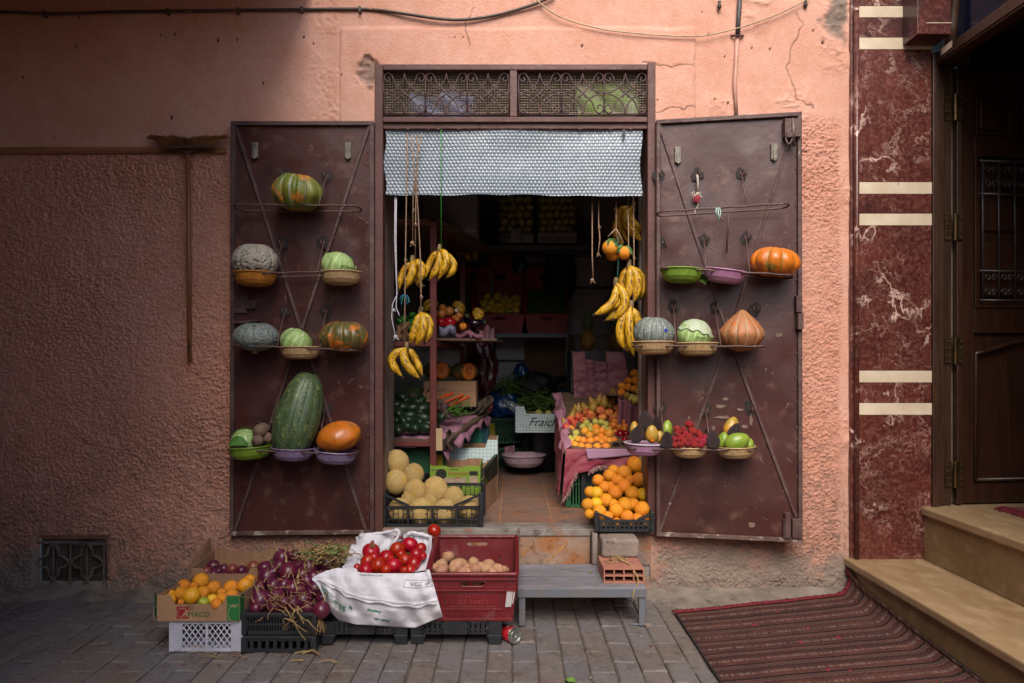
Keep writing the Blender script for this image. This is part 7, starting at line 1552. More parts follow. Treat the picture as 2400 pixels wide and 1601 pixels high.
paper('dusty pink rag rolled along the middle shelf edge', lambda u, v: W(lerp(1066, 1128, u), lerp(778, 792, v)+5*math.sin(u*9)+(12 if .55 < u < .62 else 0)*v, .76-.03*math.sin(PI*v)), M('pink_rag', h('#8a5a64'), h('#75495a'), s=9, rough=.9), 26, 8, 'rag', 'cloth')
paper('patterned blue and white rag on the middle shelf edge', lambda u, v: W(lerp(1030, 1068, u), lerp(764, 786, v)+4*math.sin(u*7), .73-.02*math.sin(PI*v)), M('patterned_rag', h('#8a8a9a'), h('#4a4a66'), s=34, rough=.9), 14, 8, 'rag', 'cloth')
paper('dark rag with a pink corner at the middle shelf tip', lambda u, v: W(lerp(1124, 1158, u), lerp(772, 806, v)+6*math.sin(u*9)-8*u, .80+.02*math.sin(u*9)), M('pink_dark_rag', h('#8d5c68'), h('#3a302c'), s=5, rough=.9), 12, 8, 'rag', 'cloth')
paper('crumpled brown paper bag beside the green peppers', lambda u, v: W(lerp(928, 958, u)+4*math.sin(v*7), lerp(762, 796, v)-6*u+3*math.sin(u*11), .66+.03*math.sin(u*7+v*4)), mcard2, 14, 12, 'paper_bag', 'paper')
# goods of the middle shelf
ym = .74
GP = [(967,739,8.5),(937,753,9),(947,746,9.5),(965,756,9.5),(959,767,7.5),(975,748,9),(1006,742,9),(948,759,8)]
pile('green_pepper', GP, lambda px, py: lerp(.86, .70, (py-735)/35), 'green pepper', 'of the middle shelf', 'green peppers on the middle shelf', 7)
for px, py, r, lb in ((1054, 757, 14.5, 'large glossy red pepper on the middle shelf edge'), (1034, 756, 11, 'red pepper half hidden by the steel post'), (1008, 750, 7, 'red pepper peeping out behind the steel post')): putpx('red_pepper', px, py, .76 if r > 10 else .82, r, lb, group='red peppers', rot=(1.2, .2, px))
for px, py, r, lb in ((1053, 730, 11.5, 'big golden onion above the large red pepper'), (1035, 736, 11.5, 'golden onion touching the steel post'), (1037, 721, 8.5, 'pale golden onion behind the post, highest'), (1076, 740, 8.5, 'golden onion beside the aubergine'), (1068, 747, 9.5, 'golden onion lowest behind the red pepper')): putpx('golden_onion', px, py, .82, r, lb, cat='onion', group='golden onions', rot=(1.2, .3, px))
putpx('garlic', 1070, 728, .84, 6, 'pale garlic bulb among the golden onions', rot=(.4, .2, 0)); putpx('orange', 1085, 765, .76, 9, 'single orange on the middle shelf cloth', rot=(1, 0, 0))
for px, py, r, ro, lb in ((1118, 757, 10.5, (0, 1.5, .2), 'long glossy black aubergine at the middle shelf tip'), (1094, 746, 9, (1.2, .3, 0), 'round black aubergine behind the single orange')): putpx('aubergine', px, py, .84, r, lb, group='aubergines', rot=ro)
bunch('dim banana bunch lying behind the aubergine', .95, (1108, 730), [((1122, 728), (1133, 744), 6.5, 0), ((1120, 736), (1128, 750), 6.5, -.03), ((1116, 742), (1118, 752), 6, -.04)], 'bananas lying on the shelf', stem=False)
bunch('dim banana bunch behind the golden onions', 1.0, (1060, 716), [((1076, 712), (1090, 730), 6.5, 0), ((1074, 720), (1086, 736), 6.5, -.03)], 'bananas lying on the shelf', stem=False)
bunch('dim banana bunch behind the steel shelf post', 1.0, (1028, 712), [((1008, 706), (992, 722), 7, 0), ((1008, 716), (994, 732), 7, -.03)], 'bananas lying on the shelf', stem=False)
# goods of the lower shelf
DZ = [(939,930,9),(956,940,9),(932,949,9),(948,952,10),(970,956,10),(994,958,13),(934,967,10),(956,976,11),(981,973,11),(997,981,13),(943,985,11),(964,986,10),(982,991,10),(932,1006,11),(950,1001,10),(968,1004,11.5),(993,1003,12),(1031,981,12),(987,939,8),(926,986,8),(1008,966,11),(1010,996,11),(975,940,8)]
DZ = [(q[0], q[1], q[2]*1.2) for q in DZ]
pile('dark_squash', DZ, lambda px, py: lerp(1.0, .60, (py-928)/(1006-928)), 'dark green squash', 'on the lower shelf', 'dark green squashes on the lower shelf', 12, rot=lambda: (rr.uniform(.9, 2.2), rr.uniform(-1.2, 1.2), rr.uniform(0, 6)))
for px, py, r, lb in ((968, 929, 9, 'beetroot behind the dark squash pile'), (1036, 955, 13, 'largest beetroot beside the steel post'), (1052, 975, 10, 'beetroot lowest beside the green beans'), (1031, 943, 9, 'beetroot highest beside the steel post'), (1043, 967, 10, 'beetroot in the middle of those by the post')): putpx('beetroot', px, py, .85 if px > 1000 else 1.05, r, lb, group='beetroots', rot=(1.9, rr.uniform(.3, 1.0), px))
for a, b_, lb in (((1040, 944), (1080, 930), 'long carrot lying across the top of the carrot pile'), ((1072, 942), (1100, 930), 'carrot at the far end of the pile by the rag'), ((1050, 952), (1074, 942), 'carrot lying lowest in front of the pile'), ((1026, 936), (1050, 924), 'carrot end pointing out beside the post'), ((1036, 934), (1062, 922), 'carrot topmost against the cardboard box'), ((1054, 938), (1086, 926), 'carrot in the middle of the carrot pile')):
    A = W(*a, .95); B = W(*b_, 1.05); d = B-A; o = put('carrot', (A+B)/2, d.length/2, lb, group='carrots on the lower shelf', rot=d.to_track_quat('Z', 'Y').to_euler(), s=(1.0, 1.0, 1))
mbean = M('green_bean', h('#4c7a26'), h('#3f6a22'), s=9, rough=.5)
def beans(label, n, cx, cy, sx, sy, y0, y1, mat, seed, L=(16, 34), r=.0045, name='green_beans', cat=None):
    ob = strands('', name, cx, cy, (sx, sy), n, y0, y1, mat, seed, L=L, r=r, droop=.1); ob['label'] = label; return ob
beans('green beans spilled on the pink paper liner', 46, 1072, 962, 13, 9, .80, .95, mbean, 3)
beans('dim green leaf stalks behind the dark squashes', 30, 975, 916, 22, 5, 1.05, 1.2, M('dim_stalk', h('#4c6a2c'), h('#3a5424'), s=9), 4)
zb2 = zl_+.10; X0, z1_ = Xz(992, 893, 1.12); X1, z0_ = Xz(1116, 940, 1.12)
ob = thing('cardboard_box', 'closed brown cardboard box under the cut pumpkins', 'box', ((X0+X1)/2, 1.2, z0_)); G().box(X0, X1, 1.12, 1.42, z0_-.04, z1_).build('carton', mcard2, ob, bevel=.003); G().box(X0+.0, X1, 1.117, 1.1195, (z0_+z1_)/2-.002, (z0_+z1_)/2).build('seam', M('dark_seam', h('#4c3828')), ob); G().box((X0+X1)/2-.025, (X0+X1)/2+.025, 1.13, 1.41, z1_, z1_+.0006).build('tape', M('parcel_tape', h('#8d6a42'), rough=.3), ob)
mfl = M('pumpkin_flesh', h('#d0741c'), h('#c2681a'), s=3, rough=.5, spots=(h('#b5561a'), 5, .60))
for px, py, r, lb in ((1088, 871, 24, 'cut pumpkin showing orange flesh on the brown box'), (1026, 868, 24, 'second cut pumpkin half hidden by the steel post')):
    c0 = W(px, py, 1.24); R_ = r/sc(1.24); t_ = thing('cut_pumpkin', lb, 'pumpkin', c0)
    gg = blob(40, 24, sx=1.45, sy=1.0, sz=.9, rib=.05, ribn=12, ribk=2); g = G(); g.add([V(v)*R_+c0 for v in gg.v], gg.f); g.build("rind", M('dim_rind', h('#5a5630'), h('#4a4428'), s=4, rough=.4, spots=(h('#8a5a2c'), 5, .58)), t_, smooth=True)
    mx = Matrix.Translation(c0+V((R_*.42, -R_*.72, .0))) @ Matrix.Rotation(R(24), 4, 'Z') @ Matrix.Rotation(PI/2, 4, 'X') @ Matrix.Scale(R_, 4)
    G().lathe([(.0, .34), (.30, .33), (.36, .36), (.60, .38), (.74, .34), (.80, .20)], 30, mx, fn=lambda r_, th, z: (r_*math.cos(th)*.92, r_*math.sin(th)*1.06, z), cap=False).build('flesh', mfl, t_, smooth=True)
    g = G(); rq = random.Random(px)
    for k in range(46):
        a = rq.uniform(0, 6.28); q_ = rq.uniform(.03, .36); p = mx @ V((math.cos(a)*q_*.8, math.sin(a)*q_*1.2, .36)); g.add([p+V(v)*R_*.055 for v in blob(6, 4).v], blob(6, 4).f)
    g.build('seeds', M('pumpkin_seed', h('#b5561c'), h('#c98a4c'), s=60, rough=.5), t_)
mnet = M('dark_red_plastic_bag', h('#4c1a22'), h('#3a141a'), s=6, rough=.25, bump=.4, bs=18)
def baggy(label, cx, cy, rx, ry, y, mat, seed, name='plastic_bag', cat='bag', dz=.5, amp=.2, knot=None):
    c0 = W(cx, cy, y); s_ = sc(y); g = G(); n, m = 40, 24; vs = []
    for j in range(m+1):
        ph = -PI/2+PI*j/m
        for i in range(n+1):
            th = 2*PI*i/n-PI/2; x, yy, z = math.cos(ph)*math.cos(th), math.cos(ph)*math.sin(th), math.sin(ph)
            f = 1+amp*cr_(x*1.2+z, yy*1.2-z+5, 1.9, 100+seed)+amp*.5*cr_(x*3+z, yy*3-z+9, 2.3, 101+seed)+amp*.22*abs(cr_(x*6+z*2, yy*6+z, 2.6, 102+seed)); vs.append(c0+V((x*f*rx/s_, yy*f*dz*rx/s_, z*f*ry/s_)))
    g.add(vs, [(j*(n+1)+i, j*(n+1)+i+1, (j+1)*(n+1)+i+1, (j+1)*(n+1)+i) for j in range(m) for i in range(n)])
    if knot: g.tube([c0, W(*knot, y)], [rx*.35/s_, rx*.12/s_], 8)
    return tag(g.build(name, mat, smooth=True, origin=c0-V((0, 0, ry/s_))), label, cat)
baggy('dark red plastic sack beside the cut pumpkins', 1128, 862, 34, 62, 1.75, mnet, 1, amp=.25, dz=.5)
baggy('small dark red plastic bag hanging under the carton corner', 1142, 950, 13, 19, 1.55, M('red_translucent_bag', h('#6a1a24'), h('#4c141c'), s=6, rough=.2), 2)
# crates on the floor below the rack and at the back
def fcrate(label, px0, px1, py0, py1, y, mat, kind='solid', dep=.35, group=None, z0=None, nu=14, name='plastic_crate'):
    X0, zt = Xz(px0, py0, y); X1, zb = Xz(px1, py1, y); return crate(name, label, X0, X1, y, y+dep, z0 if z0 is not None else zb, zt, mat, kind, group, nu=nu, nv=2, side='solid' if kind == 'solid' else None)
c1 = fcrate('dark green crate under the lower shelf behind the melons', 915, 1042, 1052, 1108, .68, mgrn, 'solid', z0=TH+.2); G().box(W(1024, 1060, .68).x, W(1043, 1060, .68).x, .672, .6775, EYE-(1098-CY)/sc(.68), EYE-(1066-CY)/sc(.68)).build('yellow_patch', myel, c1)
fcrate('black slatted crate below the dark green crate', 915, 1042, 1110, 1180, .68, mblk, 'slots', z0=TH+.002)
c2 = fcrate('teal crate with a bright green corner below the beans', 1055, 1140, 985, 1040, 1.35, mtea, 'solid', z0=TH+.3); G().box(W(1103, 990, 1.35).x, W(1128, 990, 1.35).x, 1.343, 1.3475, EYE-(1040-CY)/sc(1.35), EYE-(988-CY)/sc(1.35)).build('green_corner', M('bright_green', h('#2c8a66'), h('#23785a'), s=6), c2)
fcrate('dark teal crate at the bottom behind the patterned boxes', 1055, 1140, 1042, 1110, 1.36, mtea, 'slots', z0=TH+.002)
c3 = fcrate('green slatted crate with yellow corner under the blue bags', 1138, 1222, 982, 1052, 2.30, mgrn, 'slots', z0=TH+.215); G().box(W(1139, 990, 2.3).x, W(1160, 990, 2.3).x, 2.288, 2.294, EYE-(1036-CY)/sc(2.3), EYE-(992-CY)/sc(2.3)).build('yellow_patch', myel, c3)
fcrate('green slatted crate at the bottom behind the pink basin', 1150, 1240, 1052, 1100, 2.31, mgrn, 'slots', z0=TH+.002)
fcrate('green slatted crate right of the yellow cornered one, behind the printed box', 1228, 1330, 980, 1100, 2.35, mgrn, 'slots', z0=TH+.002)
# boxes with star pattern
mst_ = bpy.data.materials.new('star_print'); mst_.use_nodes = True; t = NT(mst_); P = t.n['Principled BSDF']; o_ = t.new('ShaderNodeTexCoord').outputs['Object']
def star(sc_, thr):
    vo = t.new('ShaderNodeTexVoronoi'); vo.feature = 'DISTANCE_TO_EDGE'; vo.inputs['Scale'].default_value = sc_; vo.inputs['Randomness'].default_value = .35; t.link(o_, vo.inputs['Vector']); return t.ramp(vo.outputs['Distance'], [(thr, 1.0), (thr+.03, 0.0)])
c = t.mix(t.math('MAXIMUM', star(40, .03), t.math('MULTIPLY', star(85, .02), .4)), h('#cdd8da'), h('#4aa698')); t.link(c, P.inputs['Base Color']); P.inputs['Roughness'].default_value = .55
def ptray(label, px0, px1, pyt, pylo, pyb, y, mo2, dep=.3, group=None, ends=.16, z0=None):
    X0, zt = Xz(px0, pyt, y); X1, zb = Xz(px1, pyb, y); lo = EYE-(pylo-CY)/sc(y); return tray(label, X0, X1, y, y+dep, zb if z0 is None else z0, zt, lo, mo2, mcard, group, ends=ends), X0, X1, zb, zt, lo
t_, X0, X1, zb, zt, lo = ptray('star patterned fruit box with black script lettering', 1208, 1352, 953, 970, 1014, 1.85, mst_, ends=.14)
lettering('Fraich', .098, Matrix.Translation((X0+.215, 1.8485, (zb+lo)/2+.006)) @ Matrix.Rotation(PI/2, 4, 'X'), mdk, t_, shear=.45, sx=.95)
g = G(); g.tube([V((X0+.07+.10*u, 1.848, lo-.022+.010*math.sin(u*6))) for u in [k/10 for k in range(11)]], .0014, 4); g.tube([V((X0+.055+.05*math.sin(u*3.4), 1.848, zb+.012+.05*u)) for u in [k/10 for k in range(11)]], .0012, 4); g.build('flourish', mdk, t_)
for px, py, r, lb in ((1262, 968, 9, 'apple at the far end inside the script lettered box'), (1312, 967, 9, 'apple in the middle inside the script lettered box'), (1285, 969, 8, 'apple low between two others in the script lettered box')): putpx('apple', px, py, 1.96, r, lb, group='apples in the script lettered box', rot=(.5, .2, px), s=(1, 1, 1))
bk = thing('bucket', 'black plastic bucket under the script lettered box', 'bucket', (W(1280, 1104, 2.15).x, 2.15, TH+.002))
G().lathe([(.105, 0), (.14, .33), (.148, .335), (.148, .35), (.136, .35), (.10, .01)], 30, Matrix.Translation((W(1280, 1104, 2.15).x, 2.15, TH+.002))).build('shell', mblk, bk, smooth=True)
st1, X0, X1, zb, zt, lo = ptray('small star patterned box with white corners behind the avocado carton', 1052, 1166, 1031, 1050, 1085, .95, mst_, ends=.20)
G().box(X0+.006, X0+(X1-X0)*.20, .956, .9585, lo+.002, zt-.002).build('white_flap', M('white_card', h('#b9b9c3'), h('#a6a6b2')), st1)
ptray('plain brown box between the star box and avocado carton', 1052, 1166, 1078, 1086, 1110, .86, mcard2, ends=.2, z0=TH+.002)
mavo = M('lime_print', h('#7d9a2c'), h('#6f8c28'), s=4, rough=.6)
av, X0, X1, zb, zt, lo = ptray('lime green carton printed with avocados on the threshold', 1008, 1126, 1092, 1096, 1145, .45, mavo, dep=.36, ends=.32, z0=TH+.10)
lettering('Avocados', .034, Matrix.Translation((X0+(X1-X0)*.56, .4485, lo-.035)) @ Matrix.Rotation(PI/2, 4, 'X'), M('orange_ink', h('#a8441c')), av, sx=.9); lettering('PERU', .016, Matrix.Translation((X0+(X1-X0)*.56, .4485, lo-.062)) @ Matrix.Rotation(PI/2, 4, 'X'), M('orange_ink', h('#a8441c')), av)
g = G(); w = X1-X0; g.box(X0+w*.28, X0+w*.72, .4485, .4492, zb+.035, zb+.065); g.box(X0+w*.78, X0+w*.95, .4485, .4492, zb+.03, zb+.075); g.build('pale_box', M('pale_print', h('#a58f78'), h('#8d7862'), s=60), av)
g = G(); g.box(X0+w*.78, X0+w*.95, .448, .4488, zb+.08, zb+.105); g.build('black_print', mdk, av); g = G(); g.lathe([(0, 0), (.034, 0)], 18, Matrix.Translation((X0+w*.22, .4486, zb+.085)) @ Matrix.Rotation(PI/2, 4, 'X'), cap=False)
g.build('avocado_print', mdk, av); g = G()
for k in range(11): g.box(X0+w*(.03+k*.027), X0+w*(.045+k*.027), .4484, .4492, lo-.018, lo-.011)
for k in range(4): g.box(X0+w*(.40+k*.04), X0+w*(.43+k*.04), .4484, .4492, lo-.014, lo-.009)
g.build('small_print', mdk, av)
G().box(X0, X1, .452, .80, TH+.002, TH+.098).build('lower_carton', mcard2, av)
vg_ = M('dark_print', h('#1c1f1a'), h('#2c3422'), s=8, rough=.5, spots=(h('#7a9a2c'), 16, .62), spots2=(h('#b5562c'), 11, .66))
ob = thing('printed_carton', 'black printed carton turned end on beside the avocado carton', 'box', W(1150, 1165, .5)); a, b_ = W(1128, 1140, .44), W(1166, 1110, .85)
G().hexa([V((a.x, .44, TH+.16)), V((a.x+.02, .44, TH+.16)), V((b_.x, .85, TH+.17)), V((b_.x-.02, .85, TH+.17)), V((a.x, .44, TH+.25)), V((a.x+.02, .44, TH+.25)), V((b_.x, .85, TH+.30)), V((b_.x-.02, .85, TH+.30))]).build('printed_side', vg_, ob); G().hexa([V((a.x, .44, TH+.002)), V((a.x+.018, .44, TH+.002)), V((b_.x-.002, .85, TH+.002)), V((b_.x-.02, .85, TH+.002)), V((a.x, .44, TH+.159)), V((a.x+.018, .44, TH+.159)), V((b_.x-.002, .85, TH+.169)), V((b_.x-.02, .85, TH+.169))]).build('lower_carton', mcard2, ob)
bs_ = put('pink_bowl', V((W(1228, 1080, 1.93).x, 1.93, TH+.165)), .178, 'pale pink plastic colander basin on the shop floor', cat='basin', name='basin', s=(1, 1, .92)); bs_.data = bowlmesh(M('pale_pink_plastic', h('#b59aa4'), h('#a68c96'), s=5, rough=.45))
# sacks and beans at the back
mblue = M('blue_bag', h('#0e4a8a'), h('#0a3a72'), s=5, rough=.22, bump=.5, bs=20, spots=(h('#3a7ab5'), 12, .66)); mbk2 = M('black_cloth', h('#121216'), h('#1a1a20'), s=6, rough=.6, bump=.4, bs=20)
baggy('shiny blue plastic bag on the yellow cornered crate', 1178, 945, 37, 34, 2.35, mblue, 4, dz=.5); baggy('blue plastic bag standing tied above the bean heap', 1224, 884, 20, 30, 2.55, mblue, 5, dz=.5)
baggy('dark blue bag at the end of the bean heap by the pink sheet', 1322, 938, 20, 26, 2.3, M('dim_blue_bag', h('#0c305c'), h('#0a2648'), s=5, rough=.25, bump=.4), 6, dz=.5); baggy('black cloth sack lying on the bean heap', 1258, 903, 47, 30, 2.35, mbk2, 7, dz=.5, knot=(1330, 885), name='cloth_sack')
mhb = M('bean_green', h('#4a6a24'), h('#5a7a30'), s=9, rough=.6)
beans('heap of green bean pods under the black cloth sack', 260, 1272, 945, 28, 10, 2.1, 2.4, mhb, 9, L=(18, 34), r=.007); beans('green bean pods spilling beside the tied blue bag', 90, 1192, 906, 15, 11, 2.2, 2.4, mhb, 10, L=(16, 30), r=.008)
g = G(); c0 = W(1285, 962, 2.3); g.sheet(16, 8, lambda u, v: W(lerp(1225, 1340, u), lerp(985, 940-12*math.sin(PI*u), v), lerp(2.05, 2.5, v))); ob = g.build('bean_mound', mhb, smooth=True, origin=c0, kind='stuff'); ob['label'] = 'mounded bean pods behind the printed box'
bo = thing('water_bottle', 'clear plastic water bottle leaning on the blue bag', 'bottle', W(1205, 960, 2.0)); mx = Matrix.Translation(W(1212, 962, 1.95)) @ Matrix.Rotation(R(-50), 4, 'Y'); 
G().lathe([(.0, -.09), (.034, -.09), (.036, -.02), (.034, .04), (.036, .08), (.014, .12), (.013, .14)], 18, mx).build('body', M('clear_plastic', h('#c3d0d8'), h('#aab8c2'), rough=.08, trans=.7), bo, smooth=True); G().lathe([(.0365, -.06), (.0375, .03)], 18, mx, cap=False).build('label', M('bottle_label', h('#a3b5cc'), h('#4a6a9c'), s=40), bo, smooth=True); G().lathe([(.0155, .14), (.0155, .16), (0, .16)], 12, mx).build('cap', M('blue_cap', h('#1c4a9c')), bo)
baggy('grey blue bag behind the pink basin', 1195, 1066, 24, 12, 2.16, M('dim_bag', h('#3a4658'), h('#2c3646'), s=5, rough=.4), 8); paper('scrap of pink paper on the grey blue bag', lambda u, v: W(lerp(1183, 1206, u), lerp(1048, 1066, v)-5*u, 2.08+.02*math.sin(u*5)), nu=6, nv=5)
# back wall details: shelves, white panels, brown board
yb3 = 2.4
bs2 = thing('wall_shelf', 'grey metal shelf unit along the back wall of the shop', 'shelf', (W(1230, 790, yb3).x, yb3+.2, TH))
for py, a, b_ in ((580, 1136, 1420), (786, 1120, 1330)):
    q0, q1 = W(a, py, yb3), W(b_, py, yb3); G().box(q0.x-.4, q1.x, yb3-.02, yb3+.45, q0.z-.02, q0.z+.018).build('shelf_board', mgs, bs2, bevel=.003)
for px in (1150, 1335): x = W(px, 800, yb3).x; G().box(x-.012, x+.012, yb3+.3, yb3+.33, TH, 2.5).build('upright', mgs, bs2)
mtile = M('white_panel', h('#a8a4aa'), h('#97939a'), s=3, rough=.5); mgrid = M('dark_grid', h('#3a3a3e'), h('#303034'))
wt = thing('tiled_panel', 'white tiled panel with dark joints on the back wall', 'panel', W(1185, 905, 2.9)); a, b_ = W(1100, 700, 2.92), W(1236, 960, 2.92); G().box(a.x, b_.x, 2.92, 2.95, b_.z, a.z).build('tiles', mtile, wt)
g = G()
for px in (1159,): x = W(px, 800, 2.91).x; g.box(x-.016, x+.016, 2.91, 2.9195, b_.z, a.z)
for py in (846,): z = W(1180, py, 2.91).z; g.box(a.x, b_.x, 2.9055, 2.9095, z-.012, z+.012)
g.build('joint', mgrid, wt)
bb = M('brown_board', h('#6a4c34'), h('#5a3e2a'), s=3, rough=.7, stretch=(.6, 6, 6)); a, b_ = W(1230, 790, 2.88), W(1348, 900, 2.88); ob = G().box(a.x, b_.x, 2.88, 2.905, b_.z-.4, a.z).build('plywood_board', bb, origin=W(1290, 900, 2.88)); tag(ob, 'brown plywood board leaning behind the black cloth sack', 'board')
a, b_ = W(1310, 585, 2.93), W(1440, 785, 2.93); wp_ = thing('white_cabinet', 'white cabinet panels beside the dark hanging coat', 'cabinet', W(1375, 785, 2.95)); G().box(a.x, b_.x, 2.93, 2.98, W(1300, 672, 2.93).z, a.z).build('door_panel', mtile, wp_, bevel=.004); G().box(a.x-.1, b_.x, 2.93, 2.98, b_.z, W(1300, 677, 2.93).z).build('door_panel', mtile, wp_, bevel=.004)
baggy('black coat hanging at the end of the red crates', 1312, 640, 36, 75, 2.72, mbk2, 11, name='coat', cat='coat', dz=.35, amp=.12)
# apples upstairs
for (x0, x1, lab, adj) in ((1166, 1252, 'dark printed apple box on the high back shelf', 'dark printed'), (1260, 1352, 'white apple box with red lettering on the high shelf', 'red lettered')):
    X0, z0_ = Xz(x0, 570, 2.42); X1, z1_ = Xz(x1, 545, 2.42); white = 'white' in lab
    t_ = thing('apple_box', lab, 'box', ((X0+X1)/2, 2.5, z0_)); mf = M('white_print', h('#a8a2a4'), h('#979194'), s=9, rough=.6) if white else M('black_print_box', h('#23241f'), h('#8a8a86'), s=5, rough=.6, spots=(h('#6a8a2c'), 7, .60))
    G().box(X0, X1, 2.42, 2.428, z0_, z1_).build('front_wall', mf, t_); zT = EYE+(CY-452)/sc(2.62); G().hexa([V((X0, 2.428, z0_)), V((X1, 2.428, z0_)), V((X1, 2.90, z0_)), V((X0, 2.90, z0_)), V((X0, 2.75, zT)), V((X1, 2.75, zT)), V((X1, 2.90, zT)), V((X0, 2.90, zT))]).build('bottom', mcard, t_)
    for x in (X0, X1-.006): G().hexa([V((x, 2.43, z0_)), V((x+.006, 2.43, z0_)), V((x+.006, 2.70, z0_)), V((x, 2.70, z0_)), V((x, 2.44, z1_)), V((x+.006, 2.44, z1_)), V((x+.006, 2.745, zT)), V((x, 2.745, zT))]).build('side_wall', mcard, t_)
    if white: lettering('Especial fruta', .060, Matrix.Translation(((X0+X1)/2, 2.4185, (z0_+z1_)/2-.008)) @ Matrix.Rotation(PI/2, 4, 'X'), M('red_ink', h('#8d1c24')), t_, shear=.35, sx=.95)
    else:
        g = G(); w = X1-X0; g.box(X0+w*.36, X0+w*.62, 2.4165, 2.4195, z0_, z1_+.03); g.box(X0+w*.65, X0+w*.97, 2.4165, 2.4195, z0_, z1_-.02); g.build('pale_print', M('white_print', h('#a8a2a4')), t_); lettering('cerise', .035, Matrix.Translation((X0+w*.2, 2.4185, z0_+.035)) @ Matrix.Rotation(PI/2, 4, 'X'), M('white_print', h('#a8a2a4')), t_, shear=.3)
    n = 4 if not white else 5; AP = []
    for r_ in range(5):
        for q_ in range(n): AP.append((lerp(x0+11, x1-11, (q_+(.25 if r_ % 2 else 0))/(n-.75 if n else 1)), 538-r_*17+rr.uniform(-2, 2), 10.5 if n == 4 else 10))
    pile('apple', AP, lambda px, py: lerp(2.50, 2.72, (538-py)/70), 'apple', f'of the {adj} box', f'apples in the {adj} box', 8.5, rot=lambda: (rr.uniform(.9, 1.9), rr.uniform(-.4, .4), rr.uniform(0, 6)))
# red crates of the lower back shelf, tipped forward
mdr = mdred; zsh = W(1230, 782, yb3).z
for px0, px1, lb, bk_ in ((1111, 1228, 'dark red crate of lemons on the back shelf', 628), (1232, 1332, 'dark red crate of herbs on the back shelf', 632), (1000, 1107, 'dark red crate of bean pods on the back shelf behind the post', 625)):
    X0, _ = Xz(px0, 740, yb3); X1, _ = Xz(px1, 740, yb3)
    red_crate(lb, px0, px1, yb3, zsh+.003, W(1200, 737, yb3).z, yb3+.34, W(1200, bk_, yb3+.34).z, mdr, 'red crates on the back shelf', detail=True, zb0=zsh+.05)
LM = [(1165,697,12),(1142,696,9.5),(1185,697,9),(1209,700,9),(1135,711,10.5),(1153,710,9.5),(1166,718,10),(1180,711,9.5),(1196,708,9.5),(1211,712,9.5),(1147,723,10),(1159,728,9.5),(1175,728,9.5),(1195,720,10.5),(1209,727,10),(1194,730,9,'green_lemon'),(1133,729,10)]
pile('lemon', LM, lambda px, py: lerp(2.62, 2.47, (py-696)/34), 'lemon', 'of the dark red crate', 'lemons in the dark red crate', 10, cat='lemon', name='lemon', rot=lambda: (rr.uniform(.3, 2.5), rr.uniform(-1, 1), rr.uniform(0, 6)))
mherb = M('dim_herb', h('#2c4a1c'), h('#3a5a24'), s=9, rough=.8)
def fillz(label, px0, px1, pyb, pyt, ya, yb4, mat, seed, n, name): 
    g = G(); g.sheet(18, 10, lambda u, v: W(lerp(px0, px1, u), lerp(pyb, pyt, v)+4*cr_(u*7, v*5, 1, seed), lerp(ya, yb4, v))); rq = random.Random(seed)
    for k in range(n):
        px, py = rq.uniform(px0, px1), rq.uniform(pyt, pyb); y = lerp(ya, yb4, (pyb-py)/(pyb-pyt))-.02; c0 = W(px, py, y); a = rq.uniform(0, 6.28); L_ = rq.uniform(.02, .06); d = V((math.cos(a)*L_, -.02, math.sin(a)*L_*.6)); e = V((-math.sin(a)*.006, 0, math.cos(a)*.006)); g.add([c0-e, c0+d*.5-e*1.6, c0+d, c0+d*.5+e*1.6], [(0, 1, 2, 3)])
    ob = g.build(name, mat, smooth=False, origin=W((px0+px1)/2, pyb, ya), kind='stuff'); ob['label'] = label
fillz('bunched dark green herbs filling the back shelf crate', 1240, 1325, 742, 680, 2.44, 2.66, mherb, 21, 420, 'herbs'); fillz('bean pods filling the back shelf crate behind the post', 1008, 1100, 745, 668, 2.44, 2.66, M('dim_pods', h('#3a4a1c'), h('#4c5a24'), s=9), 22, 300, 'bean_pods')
bunch('dim bananas lying under the high back shelf', 2.5, (1060, 580), [((1075, 592), (1085, 618), 8, 0), ((1088, 590), (1100, 615), 8, -.03), ((1104, 588), (1116, 612), 8, -.02)], 'bananas lying on the shelf', stem=False)
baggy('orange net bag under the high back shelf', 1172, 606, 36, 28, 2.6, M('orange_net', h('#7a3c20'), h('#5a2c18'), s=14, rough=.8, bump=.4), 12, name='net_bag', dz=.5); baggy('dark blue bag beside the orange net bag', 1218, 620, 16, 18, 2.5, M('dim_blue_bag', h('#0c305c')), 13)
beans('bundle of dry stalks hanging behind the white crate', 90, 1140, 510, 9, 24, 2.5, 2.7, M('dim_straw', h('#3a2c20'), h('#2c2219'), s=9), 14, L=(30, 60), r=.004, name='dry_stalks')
# white louvred crate on top of the rack
X0, zt = Xz(978, 440, 1.0); X1, z0_ = Xz(1118, 510, 1.0)
wc = thing('white_crate', 'off white ribbed plastic crate standing on top of the rack', 'crate', ((X0+X1)/2, 1.2, zs[0]+.04)); mow = M('off_white_plastic', h('#8d8a86'), h('#7a7672'), s=5, rough=.6)
g = G(); g.box(X0, X1, 1.0, 1.4, zs[0]+.022, zt+.10); g.build('shell', mow, wc, bevel=.01)
g = G()
for k in range(16): x = lerp(X0+.18, X1-.01, k/15); g.box(x-.004, x+.004, .990, .9995, zs[0]+.03, zt+.09)
g.build('rib', mow, wc)
g = G()
for k in range(9): 
    for x in (X0+.03, X0+.165): z = zs[0]+.05+k*.03; g.box(x-.010, x+.010, .9935, .9992, z, z+.015)
g.build('slot', M('slot_dark', h('#1c1a18')), wc)
